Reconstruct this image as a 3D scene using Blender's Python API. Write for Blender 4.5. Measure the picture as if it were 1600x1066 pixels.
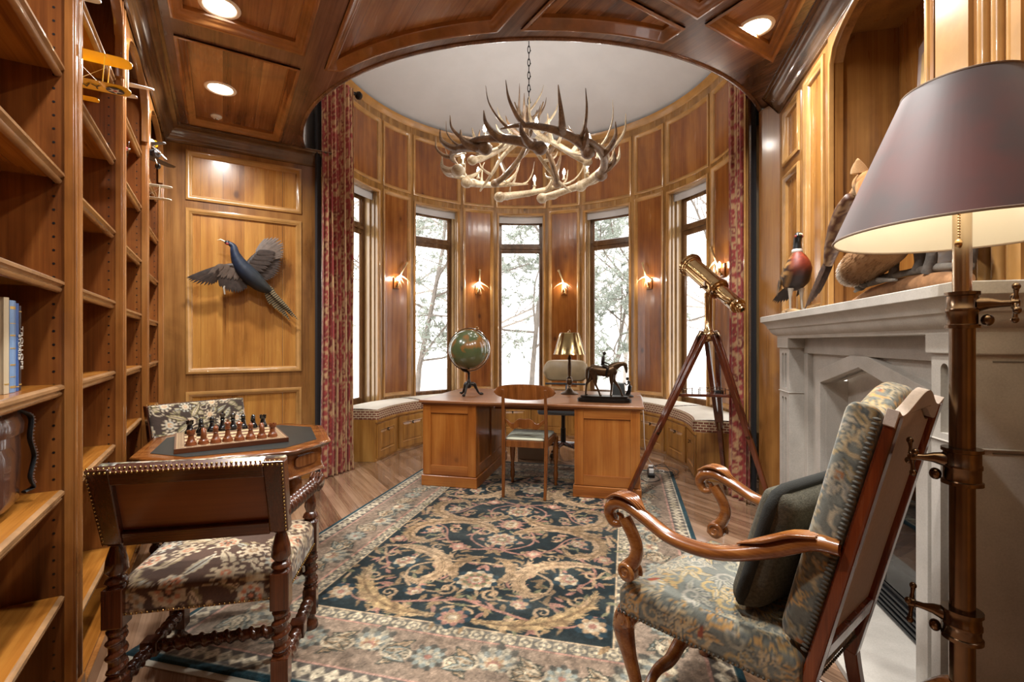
import bpy, bmesh, math, random
import numpy as np
from mathutils import Vector, Matrix
from mathutils.geometry import tessellate_polygon

for _o in list(bpy.data.objects):
    bpy.data.objects.remove(_o)
PI = math.pi
R = math.radians
SC = bpy.context.scene
COL = SC.collection

# ---------------------------------------------------------------- camera
_cd = bpy.data.cameras.new('camera')
_cam = bpy.data.objects.new('camera', _cd)
COL.objects.link(_cam)
EYE = 1.30
_cam.location = (0, 0, EYE)
_cam.rotation_euler = (R(90), 0, 0)
_cd.sensor_width = 36.0
_cd.lens = 36.0 * 740 / 1600
_cd.shift_y = 2.0 / 1600
_cd.clip_start = 0.02
SC.camera = _cam

# ---------------------------------------------------------------- colour management
SC.view_settings.view_transform = 'Standard'
SC.view_settings.look = 'None'
SC.view_settings.gamma = 1.0
SC.view_settings.exposure = 0.42
SC.view_settings.use_curve_mapping = False

# ---------------------------------------------------------------- sky (hazy bright winter day)
_w = bpy.data.worlds.new('sky')
SC.world = _w
_w.use_nodes = True
_nt = _w.node_tree
_bg = _nt.nodes['Background']
_bg.inputs[0].default_value = (1.0, 0.97, 0.955, 1)
_bg.inputs[1].default_value = 3.2


def area_light(name, loc, size, power, color, rot=(0, 0, 0), sy=None, spread=180):
    l = bpy.data.lights.new(name, 'AREA')
    l.energy = power
    l.color = color
    l.size = size
    l.spread = R(spread)
    if sy:
        l.shape = 'RECTANGLE'
        l.size_y = sy
    else:
        l.shape = 'DISK'
    o = bpy.data.objects.new(name, l)
    COL.objects.link(o)
    o.location = loc
    o.rotation_euler = rot
    return o


def point_light(name, loc, power, color, r=0.02, parent=None):
    l = bpy.data.lights.new(name, 'POINT')
    l.energy = power
    l.color = color
    l.shadow_soft_size = r
    o = bpy.data.objects.new(name, l)
    COL.objects.link(o)
    o.location = loc
    if parent:
        o.parent = parent
    return o


WARM = (1.0, 0.95, 0.88)
SOFT = (1.0, 0.98, 0.95)
CAN_W = 26.0      # recessed can light power
BULB_W = 2.6      # chandelier candle bulb power
SCONCE_W = 4.0
LAMP_W = 2.2

# ---------------------------------------------------------------- frames of the room
HA = R(13.6)      # heading of rug, desk, fireplace wall
HB = R(-31.4)     # heading of the bookcases


def frame(h, x=0, y=0, z=0):
    return Matrix.Translation((x, y, z)) @ Matrix.Rotation(-h, 4, 'Z')


FA = frame(HA)
FB = frame(HB)


def pA(n, s, z=0):
    return FA @ Vector((n, s, z))


def pB(v, u, z=0):
    return FB @ Vector((v, u, z))


# ---------------------------------------------------------------- object helpers
def tag(o, label=None, cat=None, group=None, kind=None):
    if label: o['label'] = label
    if cat: o['category'] = cat
    if group: o['group'] = group
    if kind: o['kind'] = kind
    return o


def thing(name, label, cat, loc=(0, 0, 0), rz=0.0, group=None):
    o = bpy.data.objects.new(name, None)
    COL.objects.link(o)
    o.empty_display_size = 0.05
    o.location = loc
    o.rotation_euler = (0, 0, rz)
    return tag(o, label, cat, group)


def copy_tree(o, parent=None):
    c = o.copy()
    COL.objects.link(c)
    c.parent = parent
    for ch in list(o.children):
        copy_tree(ch, c)
    return c


def rotM(axis, a):
    return Matrix.Rotation(a, 4, axis)


def T(x, y, z):
    return Matrix.Translation((x, y, z))


def look_M(p0, p1):
    """matrix with local z from p0 towards p1"""
    d = (Vector(p1) - Vector(p0))
    q = d.to_track_quat('Z', 'Y')
    return Matrix.Translation(p0) @ q.to_matrix().to_4x4()


def spline(pts, n=8, closed=False):
    """Catmull-Rom through the points (any dimension), n samples per span"""
    P = [Vector(p) for p in pts]
    out = []
    m = len(P)
    rng = range(m) if closed else range(m - 1)
    for i in rng:
        if closed:
            p0, p1, p2, p3 = P[(i - 1) % m], P[i], P[(i + 1) % m], P[(i + 2) % m]
        else:
            p1, p2 = P[i], P[i + 1]
            p0 = P[i - 1] if i > 0 else p1 * 2 - p2
            p3 = P[i + 2] if i + 2 < m else p2 * 2 - p1
        for k in range(n):
            t = k / n
            out.append(0.5 * ((2 * p1) + (p2 - p0) * t + (2 * p0 - 5 * p1 + 4 * p2 - p3) * t * t +
                              (3 * p1 - p0 - 3 * p2 + p3) * t ** 3))
    if not closed:
        out.append(P[-1].copy())
    return out


def lerp_list(vals, n):
    """resample a list of radii to n values"""
    if not isinstance(vals, (list, tuple)):
        return [vals] * n
    out = []
    for i in range(n):
        t = i / max(1, n - 1) * (len(vals) - 1)
        k = min(int(t), len(vals) - 2)
        out.append(vals[k] + (vals[k + 1] - vals[k]) * (t - k))
    return out


# parts that come in several loose pieces: each piece becomes a part of its own
SEPARATE = {'stile', 'rail', 'capital_and_base', 'leg_block', 'acanthus_carving', 'shade_trim', 'kneehole_rail', 'rail_moulding', 'wing_strut', 'rigging',
            'niche_side', 'reeded_stile', 'fringe', 'back_rail', 'wing_shoulder', 'stone_joint', 'frieze', 'reveal', 'side_stretcher', 'wattle', 'spider', 'seat_frame'}


class MB:
    """collects shapes, then becomes one mesh object"""

    def __init__(s, M=None, fn=None):
        s.v = []
        s.f = []
        s.mi = []
        s.cur = 0
        s.M = M
        s.fn = fn

    def add(s, verts, faces, M=None):
        b = len(s.v)
        for p in verts:
            p = Vector(p)
            if M is not None: p = M @ p
            if s.M is not None: p = s.M @ p
            if s.fn is not None: p = Vector(s.fn(p))
            s.v.append(p)
        for f in faces:
            s.f.append(tuple(i + b for i in f))
            s.mi.append(s.cur)
        return s

    def box(s, x0, x1, y0, y1, z0, z1, M=None):
        v = [(x0, y0, z0), (x1, y0, z0), (x1, y1, z0), (x0, y1, z0), (x0, y0, z1), (x1, y0, z1), (x1, y1, z1), (x0, y1, z1)]
        return s.add(v, [(0, 3, 2, 1), (4, 5, 6, 7), (0, 1, 5, 4), (1, 2, 6, 5), (2, 3, 7, 6), (3, 0, 4, 7)], M)

    def frustum(s, x0, x1, y0, y1, z0, z1, ix, iy, M=None):
        """box whose top face is inset by ix, iy"""
        v = [(x0, y0, z0), (x1, y0, z0), (x1, y1, z0), (x0, y1, z0),
             (x0 + ix, y0 + iy, z1), (x1 - ix, y0 + iy, z1), (x1 - ix, y1 - iy, z1), (x0 + ix, y1 - iy, z1)]
        return s.add(v, [(0, 3, 2, 1), (4, 5, 6, 7), (0, 1, 5, 4), (1, 2, 6, 5), (2, 3, 7, 6), (3, 0, 4, 7)], M)

    def rings(s, rings, caps=True, closed=False, M=None):
        n = len(rings[0])
        v = [p for r in rings for p in r]
        f = []
        m = len(rings)
        for i in range(m if closed else m - 1):
            a, b = i * n, ((i + 1) % m) * n
            for j in range(n):
                k = (j + 1) % n
                f.append((a + j, a + k, b + k, b + j))
        if caps and not closed:
            f.append(tuple(range(n - 1, -1, -1)))
            f.append(tuple((m - 1) * n + j for j in range(n)))
        return s.add(v, f, M)

    def tube(s, pts, r, seg=8, caps=True, closed=False, M=None, flat=1.0, up=None, twist=0.0):
        P = [Vector(p) for p in pts]
        n = len(P)
        rr = lerp_list(r, n)
        tang = []
        for i in range(n):
            if closed:
                t = P[(i + 1) % n] - P[i - 1]
            else:
                t = P[min(i + 1, n - 1)] - P[max(i - 1, 0)]
            tang.append(t.normalized() if t.length > 1e-9 else Vector((0, 0, 1)))
        u = Vector(up) if up is not None else (Vector((0, 0, 1)) if abs(tang[0].z) < 0.9 else Vector((1, 0, 0)))
        rings = []
        for i in range(n):
            t = tang[i]
            u = (u - t * u.dot(t))
            if u.length < 1e-6: u = t.orthogonal()
            u.normalize()
            w = t.cross(u)
            ring = []
            for k in range(seg):
                a = 2 * PI * k / seg + twist * i
                ring.append(P[i] + (u * math.cos(a) * flat + w * math.sin(a)) * rr[i])
            rings.append(ring)
        return s.rings(rings, caps, closed, M)

    def lathe(s, prof, seg=24, M=None, caps=True):
        rings = [[(r * math.cos(2 * PI * k / seg), r * math.sin(2 * PI * k / seg), z) for k in range(seg)] for r, z in prof]
        return s.rings(rings, caps, False, M)

    def ell(s, c, rad, seg=16, rn=10, M=None):
        rings = []
        for i in range(rn + 1):
            a = -PI / 2 + PI * i / rn
            cr = max(math.cos(a), 0.02)
            rings.append([(c[0] + rad[0] * cr * math.cos(2 * PI * k / seg), c[1] + rad[1] * cr * math.sin(2 * PI * k / seg),
                           c[2] + rad[2] * math.sin(a)) for k in range(seg)])
        return s.rings(rings, True, False, M)

    def prism(s, poly, z0, z1, M=None, holes=()):
        loops = [list(poly)] + [list(h) for h in holes]
        tris = tessellate_polygon([[Vector((p[0], p[1], 0)) for p in l] for l in loops])
        flat = [p for l in loops for p in l]
        n = len(flat)
        v = [(p[0], p[1], z0) for p in flat] + [(p[0], p[1], z1) for p in flat]
        f = []
        for t in tris:
            f.append(tuple(t))
            f.append(tuple(i + n for i in reversed(t)))
        b = 0
        for l in loops:
            m = len(l)
            for i in range(m):
                j = (i + 1) % m
                f.append((b + i, b + j, b + j + n, b + i + n))
            b += m
        return s.add(v, f, M)

    def flat(s, poly, z, M=None, holes=()):
        loops = [list(poly)] + [list(h) for h in holes]
        tris = tessellate_polygon([[Vector((p[0], p[1], 0)) for p in l] for l in loops])
        flat = [p for l in loops for p in l]
        return s.add([(p[0], p[1], z) for p in flat], [tuple(t) for t in tris], M)

    def sweep(s, path, prof, closed=True, M=None, cap=True):
        """mitred sweep of an open profile [(offset to the left, height)] along a 2D path"""
        P = [Vector((p[0], p[1])) for p in path]
        n = len(P)
        rings = []
        for i in range(n):
            if closed or 0 < i < n - 1:
                d0 = (P[i] - P[i - 1]).normalized()
                d1 = (P[(i + 1) % n] - P[i]).normalized()
            elif i == 0:
                d0 = d1 = (P[1] - P[0]).normalized()
            else:
                d0 = d1 = (P[-1] - P[-2]).normalized()
            n0 = Vector((-d0.y, d0.x))
            n1 = Vector((-d1.y, d1.x))
            b = n0 + n1
            if b.length < 1e-6: b = n0.copy()
            b.normalize()
            k = 1.0 / max(0.25, b.dot(n0))
            rings.append([(P[i].x + b.x * k * o, P[i].y + b.y * k * o, h) for o, h in prof])
        m = len(prof)
        v = [p for r in rings for p in r]
        f = []
        for i in range(n if closed else n - 1):
            a, c = i * m, ((i + 1) % n) * m
            for j in range(m - 1):
                f.append((a + j, c + j, c + j + 1, a + j + 1))
        if not closed and cap:
            f.append(tuple(range(m)))
            f.append(tuple((n - 1) * m + j for j in range(m - 1, -1, -1)))
        return s.add(v, f, M)

    def gridholes(s, xs, ys, holes, z=0.0, M=None, maxd=None):
        """flat grid in local x,y with rectangular holes (x0,x1,y0,y1)"""
        X = set(round(x, 5) for x in xs)
        Y = set(round(y, 5) for y in ys)
        for h in holes:
            X.update((round(h[0], 5), round(h[1], 5)))
            Y.update((round(h[2], 5), round(h[3], 5)))
        X = sorted(X)
        Y = sorted(Y)
        if maxd:
            X2 = []
            for a, b in zip(X[:-1], X[1:]):
                k = max(1, int(math.ceil((b - a) / maxd)))
                X2 += [a + (b - a) * i / k for i in range(k)]
            X = X2 + [X[-1]]
        idx = {}
        v = []
        f = []

        def vi(i, j):
            if (i, j) not in idx:
                idx[(i, j)] = len(v)
                v.append((X[i], Y[j], z))
            return idx[(i, j)]
        for i in range(len(X) - 1):
            for j in range(len(Y) - 1):
                cx, cy = (X[i] + X[i + 1]) / 2, (Y[j] + Y[j + 1]) / 2
                if any(h[0] < cx < h[1] and h[2] < cy < h[3] for h in holes):
                    continue
                f.append((vi(i, j), vi(i + 1, j), vi(i + 1, j + 1), vi(i, j + 1)))
        return s.add(v, f, M)

    def parts(s):
        """one builder for each connected piece"""
        up = list(range(len(s.v)))

        def root(i):
            while up[i] != i:
                up[i] = up[up[i]]
                i = up[i]
            return i
        for f in s.f:
            a = root(f[0])
            for i in f[1:]:
                up[root(i)] = a
        groups = {}
        for k, f in enumerate(s.f):
            groups.setdefault(root(f[0]), []).append(k)
        out = []
        for ks in groups.values():
            m = MB()
            idx = {}
            for k in ks:
                fa = []
                for i in s.f[k]:
                    if i not in idx:
                        idx[i] = len(m.v)
                        m.v.append(s.v[i])
                    fa.append(idx[i])
                m.f.append(tuple(fa))
                m.mi.append(s.mi[k])
            out.append(m)
        return out

    def build(s, name, mat, *a, **kw):
        if name in SEPARATE:
            return [p.build1(name, mat, *a, **kw) for p in s.parts()][0]
        return s.build1(name, mat, *a, **kw)

    def build1(s, name, mat, parent=None, smooth=38, bevel=0.0, loc=None, rz=None, label=None, seg=2, recalc=True, sub=0):
        me = bpy.data.meshes.new(name)
        me.from_pydata([tuple(p) for p in s.v], [], s.f)
        mats = mat if isinstance(mat, (list, tuple)) else [mat]
        for m in mats:
            me.materials.append(m)
        if len(mats) > 1:
            me.polygons.foreach_set('material_index', s.mi)
        bm = bmesh.new()
        bm.from_mesh(me)
        if recalc:
            bmesh.ops.recalc_face_normals(bm, faces=bm.faces)
        lim = R(smooth)
        for f in bm.faces:
            f.smooth = smooth > 0
        if smooth > 0:
            for e in bm.edges:
                if len(e.link_faces) == 2:
                    if e.calc_face_angle(0) > lim: e.smooth = False
        bm.to_mesh(me)
        bm.free()
        me.update()
        o = bpy.data.objects.new(name, me)
        COL.objects.link(o)
        if parent is not None: o.parent = parent
        if loc is not None: o.location = loc
        if rz is not None: o.rotation_euler = (0, 0, rz)
        if bevel > 0:
            b = o.modifiers.new('bevel', 'BEVEL')
            b.width = bevel
            b.segments = seg
            b.limit_method = 'ANGLE'
            b.angle_limit = R(40)
            b.harden_normals = False
        if sub:
            m = o.modifiers.new('sub', 'SUBSURF')
            m.levels = sub
            m.render_levels = sub
        if label: o['label'] = label
        return o


def struct(o):
    o['kind'] = 'structure'
    return o
# ---------------------------------------------------------------- node helpers
def lin(c):
    if isinstance(c, str):
        c = c.lstrip('#')
        c = tuple(int(c[i:i + 2], 16) / 255 for i in (0, 2, 4))
    return tuple((x / 12.92 if x <= 0.04045 else ((x + 0.055) / 1.055) ** 2.4) for x in c[:3])


def lin4(c):
    return lin(c) + (1.0,)


class G:
    """tiny wrapper for building a node graph"""

    def __init__(g, name):
        g.m = bpy.data.materials.new(name)
        g.m.use_nodes = True
        g.t = g.m.node_tree
        g.n = g.t.nodes
        g.p = g.n['Principled BSDF']
        g.out = g.n['Material Output']

    def node(g, typ, **kw):
        n = g.n.new(typ)
        for k, v in kw.items():
            setattr(n, k, v)
        return n

    def link(g, a, b):
        if isinstance(a, (int, float)):
            b.default_value = a
        elif isinstance(a, tuple):
            b.default_value = a if len(a) == len(b.default_value) else a + (1.0,)
        else:
            g.t.links.new(a, b)

    def math(g, op, a, b=0.0, c=None, clamp=False):
        n = g.node('ShaderNodeMath', operation=op, use_clamp=clamp)
        g.link(a, n.inputs[0])
        g.link(b, n.inputs[1])
        if c is not None: g.link(c, n.inputs[2])
        return n.outputs[0]

    def coords(g, which='Object'):
        return g.node('ShaderNodeTexCoord').outputs[which]

    def sep(g, v):
        n = g.node('ShaderNodeSeparateXYZ')
        g.link(v, n.inputs[0])
        return n.outputs[0], n.outputs[1], n.outputs[2]

    def comb(g, x, y, z):
        n = g.node('ShaderNodeCombineXYZ')
        for i, q in enumerate((x, y, z)):
            g.link(q, n.inputs[i])
        return n.outputs[0]

    def noise(g, v, scale=5, detail=4, rough=0.5, dist=0.0):
        n = g.node('ShaderNodeTexNoise')
        g.link(v, n.inputs['Vector'])
        n.inputs['Scale'].default_value = scale
        n.inputs['Detail'].default_value = detail
        n.inputs['Roughness'].default_value = rough
        n.inputs['Distortion'].default_value = dist
        return n.outputs[0]

    def white(g, v):
        n = g.node('ShaderNodeTexWhiteNoise', noise_dimensions='3D')
        g.link(v, n.inputs[0])
        return n.outputs[0]

    def voro(g, v, scale=5, feature='F1', out='Distance', rnd=1.0):
        n = g.node('ShaderNodeTexVoronoi', feature=feature)
        g.link(v, n.inputs['Vector'])
        n.inputs['Scale'].default_value = scale
        n.inputs['Randomness'].default_value = rnd
        return n.outputs[out]

    def ramp(g, fac, stops, interp='LINEAR'):
        n = g.node('ShaderNodeValToRGB')
        n.color_ramp.interpolation = interp
        e = n.color_ramp.elements
        while len(e) < len(stops):
            e.new(0.5)
        for i, (p, c) in enumerate(stops):
            e[i].position = p
            e[i].color = lin4(c) if not isinstance(c, (int, float)) else (c, c, c, 1)
        g.link(fac, n.inputs[0])
        return n.outputs[0]

    def mix(g, fac, a, b, mode='MIX'):
        n = g.node('ShaderNodeMix', data_type='RGBA', blend_type=mode)
        g.link(fac, n.inputs[0])
        for s, q in ((n.inputs[6], a), (n.inputs[7], b)):
            if isinstance(q, str): q = lin4(q)
            g.link(q, s)
        return n.outputs[2]

    def smooth(g, x, a, b):
        n = g.node('ShaderNodeMapRange', interpolation_type='SMOOTHSTEP')
        g.link(x, n.inputs[0])
        n.inputs[1].default_value = a
        n.inputs[2].default_value = b
        return n.outputs[0]

    def bump(g, h, strength=0.2, dist=0.01):
        n = g.node('ShaderNodeBump')
        n.inputs['Strength'].default_value = strength
        n.inputs['Distance'].default_value = dist
        g.link(h, n.inputs['Height'])
        g.t.links.new(n.outputs[0], g.p.inputs['Normal'])

    def set(g, **kw):
        names = {'color': 'Base Color', 'rough': 'Roughness', 'metal': 'Metallic', 'coat': 'Coat Weight', 'coatr': 'Coat Roughness',
                 'spec': 'Specular IOR Level', 'sheen': 'Sheen Weight', 'alpha': 'Alpha', 'trans': 'Transmission Weight',
                 'emit': 'Emission Color', 'es': 'Emission Strength', 'ior': 'IOR', 'sss': 'Subsurface Weight'}
        for k, v in kw.items():
            if isinstance(v, str): v = lin4(v)
            g.link(v, g.p.inputs[names[k]])
        return g.m


def plain(name, color, rough=0.5, metal=0.0, coat=0.0, var=0.0, vscale=8.0, bump=0.0, bscale=60.0, spec=0.5, sheen=0.0):
    g = G(name)
    c = lin4(color)
    if var > 0:
        co = g.coords()
        n = g.noise(co, vscale, 4, 0.6)
        dk = tuple(x * (1 - var) for x in lin(color)) + (1.0,)
        lt = tuple(min(1, x * (1 + var)) for x in lin(color)) + (1.0,)
        col = g.mix(g.smooth(n, 0.3, 0.7), dk, lt)
        g.set(color=col)
    else:
        g.set(color=c)
    if bump > 0:
        g.bump(g.noise(g.coords(), bscale, 3, 0.6), bump, 0.004)
    g.set(rough=rough, metal=metal, coat=coat, spec=spec, sheen=sheen)
    return g.m


def wood(name, dark, mid, light, axis='z', plank=0.0, pax='x', rough=0.28, coat=0.3, knots=1.0, gscale=1.0, glaze=0.35, glazecol=None,
         grain=0.5, bump=0.05, coatr=0.12):
    """stained timber; grain runs along `axis`; boards of width `plank` across `pax`"""
    g = G(name)
    co = g.coords()
    x, y, z = g.sep(co)
    d = {'x': x, 'y': y, 'z': z}
    along = d[axis]
    o1, o2 = [d[k] for k in 'xyz' if k != axis]
    off = 0.0
    if plank > 0:
        cell = g.math('FLOOR', g.math('DIVIDE', d[pax], plank))
        off = g.white(g.comb(cell, 3.1, 7.7))
        alongo = g.math('ADD', along, g.math('MULTIPLY', off, 7.0))
        o1b = g.math('ADD', o1, g.math('MULTIPLY', off, 3.0))
    else:
        alongo, o1b = along, o1
    base = g.comb(o1b, o2, g.math('MULTIPLY', alongo, 0.10))
    rings = g.noise(base, 9 * gscale, 3, 0.55, 0.8)
    fine = g.noise(g.comb(o1b, o2, g.math('MULTIPLY', alongo, 0.025)), 95 * gscale, 3, 0.6)
    cloud = g.noise(g.comb(o1b, o2, g.math('MULTIPLY', alongo, 0.45)), 2.3, 4, 0.6, 0.4)
    w = g.node('ShaderNodeTexWave', wave_type='BANDS', bands_direction='X')
    w.inputs['Scale'].default_value = 2.2 * gscale
    w.inputs['Distortion'].default_value = 14.0
    w.inputs['Detail'].default_value = 2.0
    w.inputs['Detail Scale'].default_value = 0.7
    g.link(g.comb(g.math('ADD', o1b, o2), 0.0, g.math('MULTIPLY', alongo, 0.16)), w.inputs[0])
    f = g.math('ADD', g.math('MULTIPLY', rings, 0.50), g.math('MULTIPLY', w.outputs[1], 0.13))
    f = g.math('ADD', f, g.math('MULTIPLY', g.math('SUBTRACT', fine, 0.5), grain))
    f = g.math('ADD', f, g.math('MULTIPLY', g.math('SUBTRACT', cloud, 0.5), 0.75))
    if plank > 0:
        f = g.math('ADD', f, g.math('MULTIPLY', g.math('SUBTRACT', off, 0.5), 0.30))
    col = g.ramp(f, [(0.02, dark), (0.30, mid), (0.62, light)])
    if knots > 0:
        kv = g.comb(o1b, o2, g.math('MULTIPLY', alongo, 0.6))
        kd = g.voro(kv, 2.6)
        kd = g.math('ADD', kd, g.math('MULTIPLY', g.math('SUBTRACT', g.noise(co, 30, 2), 0.5), 0.03))
        k = g.math('SUBTRACT', 1.0, g.smooth(kd, 0.025, 0.085))
        col = g.mix(g.math('MULTIPLY', k, 0.8 * knots), col, '#2a1206')
        halo = g.math('SUBTRACT', 1.0, g.smooth(kd, 0.06, 0.20))
        col = g.mix(g.math('MULTIPLY', halo, 0.35 * knots), col, dark)
    if glaze > 0:
        gl = g.noise(co, 1.35, 5, 0.62, 0.6)
        gm = g.smooth(gl, 0.46, 0.72)
        col = g.mix(g.math('MULTIPLY', gm, glaze), col, glazecol or '#2b150a')
    if plank > 0:
        fr = g.math('FRACT', g.math('DIVIDE', d[pax], plank))
        e = g.math('MINIMUM', fr, g.math('SUBTRACT', 1.0, fr))
        gap = g.math('SUBTRACT', 1.0, g.smooth(e, 0.004, 0.014))
        col = g.mix(g.math('MULTIPLY', gap, 0.45), col, '#1e0e05')
    g.set(color=col, rough=g.math('ADD', rough - 0.05, g.math('MULTIPLY', rings, 0.12)), coat=coat, coatr=coatr)
    if bump > 0:
        g.bump(g.math('ADD', g.math('MULTIPLY', fine, 0.6), cloud), bump, 0.003)
    return g.m


# honey pine of the walls (grain up / along x / along y), darker ceiling, red-brown bookcases
W_WALL = wood('pine_panel', '#6b4019', '#a06a30', '#ba8540', 'z', plank=0.165, pax='x', rough=0.26, glaze=0.30, glazecol='#5a3010')
W_RAIL = wood('pine_rail', '#5e3514', '#93602c', '#ad7b3e', 'x', rough=0.28, glaze=0.35, knots=0.6, glazecol='#4a2810')
W_STILE = wood('pine_stile', '#553316', '#85592c', '#a0723c', 'z', rough=0.28, glaze=0.40, knots=0.5, glazecol='#452409')
W_TURRET = wood('pine_turret', '#5f3f1a', '#8f6530', '#aa7f42', 'z', rough=0.26, glaze=0.35, knots=0.9, glazecol='#4d2a10')
W_TPANEL = wood('pine_turret_panel', '#5c3010', '#844c1d', '#a0692e', 'z', rough=0.24, glaze=0.32, knots=1.0, glazecol='#552c10')
W_MOULD = plain('pine_moulding', '#a87c46', 0.24, coat=0.4, var=0.16, vscale=5)
W_MOULDX = plain('bead_moulding', '#87592c', 0.22, coat=0.4, var=0.2, vscale=5)
W_CEIL = wood('ceiling_board', '#573319', '#8c5b35', '#b07f4f', 'y', plank=0.23, pax='x', rough=0.25, glaze=0.5, glazecol='#3a2016', knots=1.0)
W_BEAM = wood('ceiling_beam', '#432b20', '#6e4c37', '#8d664a', 'y', rough=0.24, glaze=0.5, glazecol='#22130c', knots=0.3)
W_CMOULD = plain('ceiling_moulding', '#8d5c30', 0.22, coat=0.4, var=0.25, vscale=5)
W_CROWN = plain('crown_wood', '#5d4128', 0.2, coat=0.5, var=0.3, vscale=4)
W_BOOK = wood('bookcase_side', '#472410', '#74421c', '#925c2a', 'z', rough=0.28, glaze=0.5, glazecol='#32160a', knots=0.8)
W_BOOKF = wood('bookcase_face', '#5b3315', '#8f5b2b', '#ac7a45', 'z', rough=0.24, glaze=0.3, knots=0.2, grain=0.35)
W_SHELF = wood('bookcase_shelf', '#66390f', '#9e6426', '#bd8238', 'y', rough=0.22, glaze=0.25, glazecol='#4a240b', knots=0.3, gscale=0.8)
W_SHEDGE = plain('shelf_edge', '#9a7550', 0.24, coat=0.4, var=0.2, vscale=8)
W_BENCH = wood('bench_wood', '#70481f', '#a67537', '#be914e', 'z', rough=0.32, glaze=0.25, knots=1.0, glazecol='#5d3a17')
W_FLOOR = wood('oak_floor', '#5a412e', '#8a6b53', '#a98a70', 'y', plank=0.083, pax='x', rough=0.17, coat=0.6, coatr=0.06, knots=0.0, glaze=0.2, grain=0.7, bump=0.03)
W_DESK = wood('desk_pine', '#66320f', '#95561f', '#b07334', 'z', rough=0.30, glaze=0.3, knots=0.8, glazecol='#5b2708')
W_DESKX = wood('desk_pine_flat', '#66320f', '#915320', '#aa6e33', 'x', rough=0.30, glaze=0.3, knots=0.6, glazecol='#5b2708')
W_DTOP = wood('desk_top', '#57301a', '#86532e', '#9c6b42', 'x', rough=0.34, glaze=0.3, knots=0.2, coat=0.8, coatr=0.28)
W_OAK = wood('dark_oak', '#200e06', '#432010', '#63341a', 'z', rough=0.22, glaze=0.3, knots=0.0, gscale=2, coat=0.5, glazecol='#180a05')
W_OAKX = wood('dark_oak_flat', '#200e06', '#482211', '#6a3a1c', 'x', rough=0.25, glaze=0.3, knots=0.0, gscale=2, coat=0.4, glazecol='#180a05')
W_CHERRY = wood('cherry_wood', '#4d260e', '#804a20', '#a06c38', 'y', rough=0.22, glaze=0.2, knots=0.0, gscale=2, coat=0.5, glazecol='#4c1f09')
W_CHERRYD = wood('cherry_frame', '#3c1507', '#6c2c10', '#86441f', 'z', rough=0.25, glaze=0.2, knots=0.0, gscale=2, coat=0.5, glazecol='#3c1205')
W_CHAIR = wood('side_chair_wood', '#432009', '#6e3d17', '#8a5426', 'z', rough=0.25, glaze=0.2, knots=0.0, gscale=2)
W_GAME = wood('game_table_wood', '#472209', '#7a441b', '#99622f', 'x', rough=0.2, glaze=0.3, knots=0.0, gscale=1.6, coat=0.5)
W_TRIPOD = wood('tripod_wood', '#2c1208', '#512413', '#6f3a22', 'z', rough=0.2, glaze=0.2, knots=0.0, gscale=2.5, coat=0.5)
W_CHESSL = plain('chess_brown', '#7d4423', 0.3, var=0.25, vscale=30, coat=0.4)
M_CHESSD = plain('chess_black', '#0d0e10', 0.2, coat=0.6)

# metals, stone, plaster
M_BRASS = plain('polished_brass', '#bb9c70', 0.14, metal=1.0, var=0.12, vscale=14)
M_BRASSD = plain('aged_brass', '#776350', 0.24, metal=1.0, var=0.2, vscale=10)
M_PEWTER = plain('brushed_brass_shade', '#a08a60', 0.18, metal=1.0)
M_BRONZE = plain('bronze', '#4d3a28', 0.34, metal=0.85, var=0.3, vscale=25)
M_BRONZED = plain('dark_bronze', '#241d17', 0.35, metal=0.7, var=0.3, vscale=25)
M_IRON = plain('black_iron', '#1a1613', 0.5, metal=0.6)
M_CHROME = plain('bright_metal', '#c8c8c8', 0.15, metal=1.0)
M_NAIL = plain('brass_nail', '#a98a55', 0.25, metal=1.0)
M_BLACK = plain('black_plastic', '#0b0b0c', 0.4)
M_WHITEP = plain('white_plastic', '#dcdad6', 0.4)
M_PLASTER = plain('white_plaster', '#c4c4c6', 0.85, var=0.03, vscale=3, bump=0.05, bscale=30)
M_CANTRIM = plain('light_trim', '#e9dfd0', 0.4)


def stone_mat():
    g = G('limestone')
    co = g.coords()
    n = g.noise(co, 6, 5, 0.6)
    f = g.noise(co, 160, 3, 0.7)
    c = g.ramp(g.math('ADD', g.math('MULTIPLY', n, 0.6), g.math('MULTIPLY', f, 0.4)), [(0.35, '#a29c93'), (0.65, '#bab4ab')])
    g.set(color=c, rough=0.8, spec=0.3)
    g.bump(f, 0.12, 0.002)
    return g.m


M_STONE = stone_mat()


def glass_mat(name, tint=(1, 1, 1), refl=0.12):
    g = G(name)
    g.n.remove(g.p)
    tr = g.node('ShaderNodeBsdfTransparent')
    tr.inputs[0].default_value = tint + (1,)
    gl = g.node('ShaderNodeBsdfGlossy')
    gl.inputs['Roughness'].default_value = 0.02
    lw = g.node('ShaderNodeLayerWeight')
    fac = g.math('ADD', 0.045, g.math('MULTIPLY', g.math('POWER', lw.outputs['Facing'], 4.0), 0.9))
    mx = g.node('ShaderNodeMixShader')
    g.t.links.new(fac, mx.inputs[0])
    g.t.links.new(tr.outputs[0], mx.inputs[1])
    g.t.links.new(gl.outputs[0], mx.inputs[2])
    g.t.links.new(mx.outputs[0], g.out.inputs[0])
    return g.m


M_GLASS = glass_mat('window_glass')
M_FIREGLASS = glass_mat('firebox_glass', (0.35, 0.37, 0.38))


def emit_mat(name, color, strength):
    g = G(name)
    g.set(color=(0.8, 0.8, 0.8, 1), emit=tuple(lin(color)) + (1.0,), es=strength)
    return g.m


M_BULB = emit_mat('bulb_glow', '#fff0d8', 28.0)
M_CAN = emit_mat('can_glow', '#fff2e0', 9.0)
M_SBULB = emit_mat('sconce_bulb_glow', '#ffe8c4', 34.0)


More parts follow.
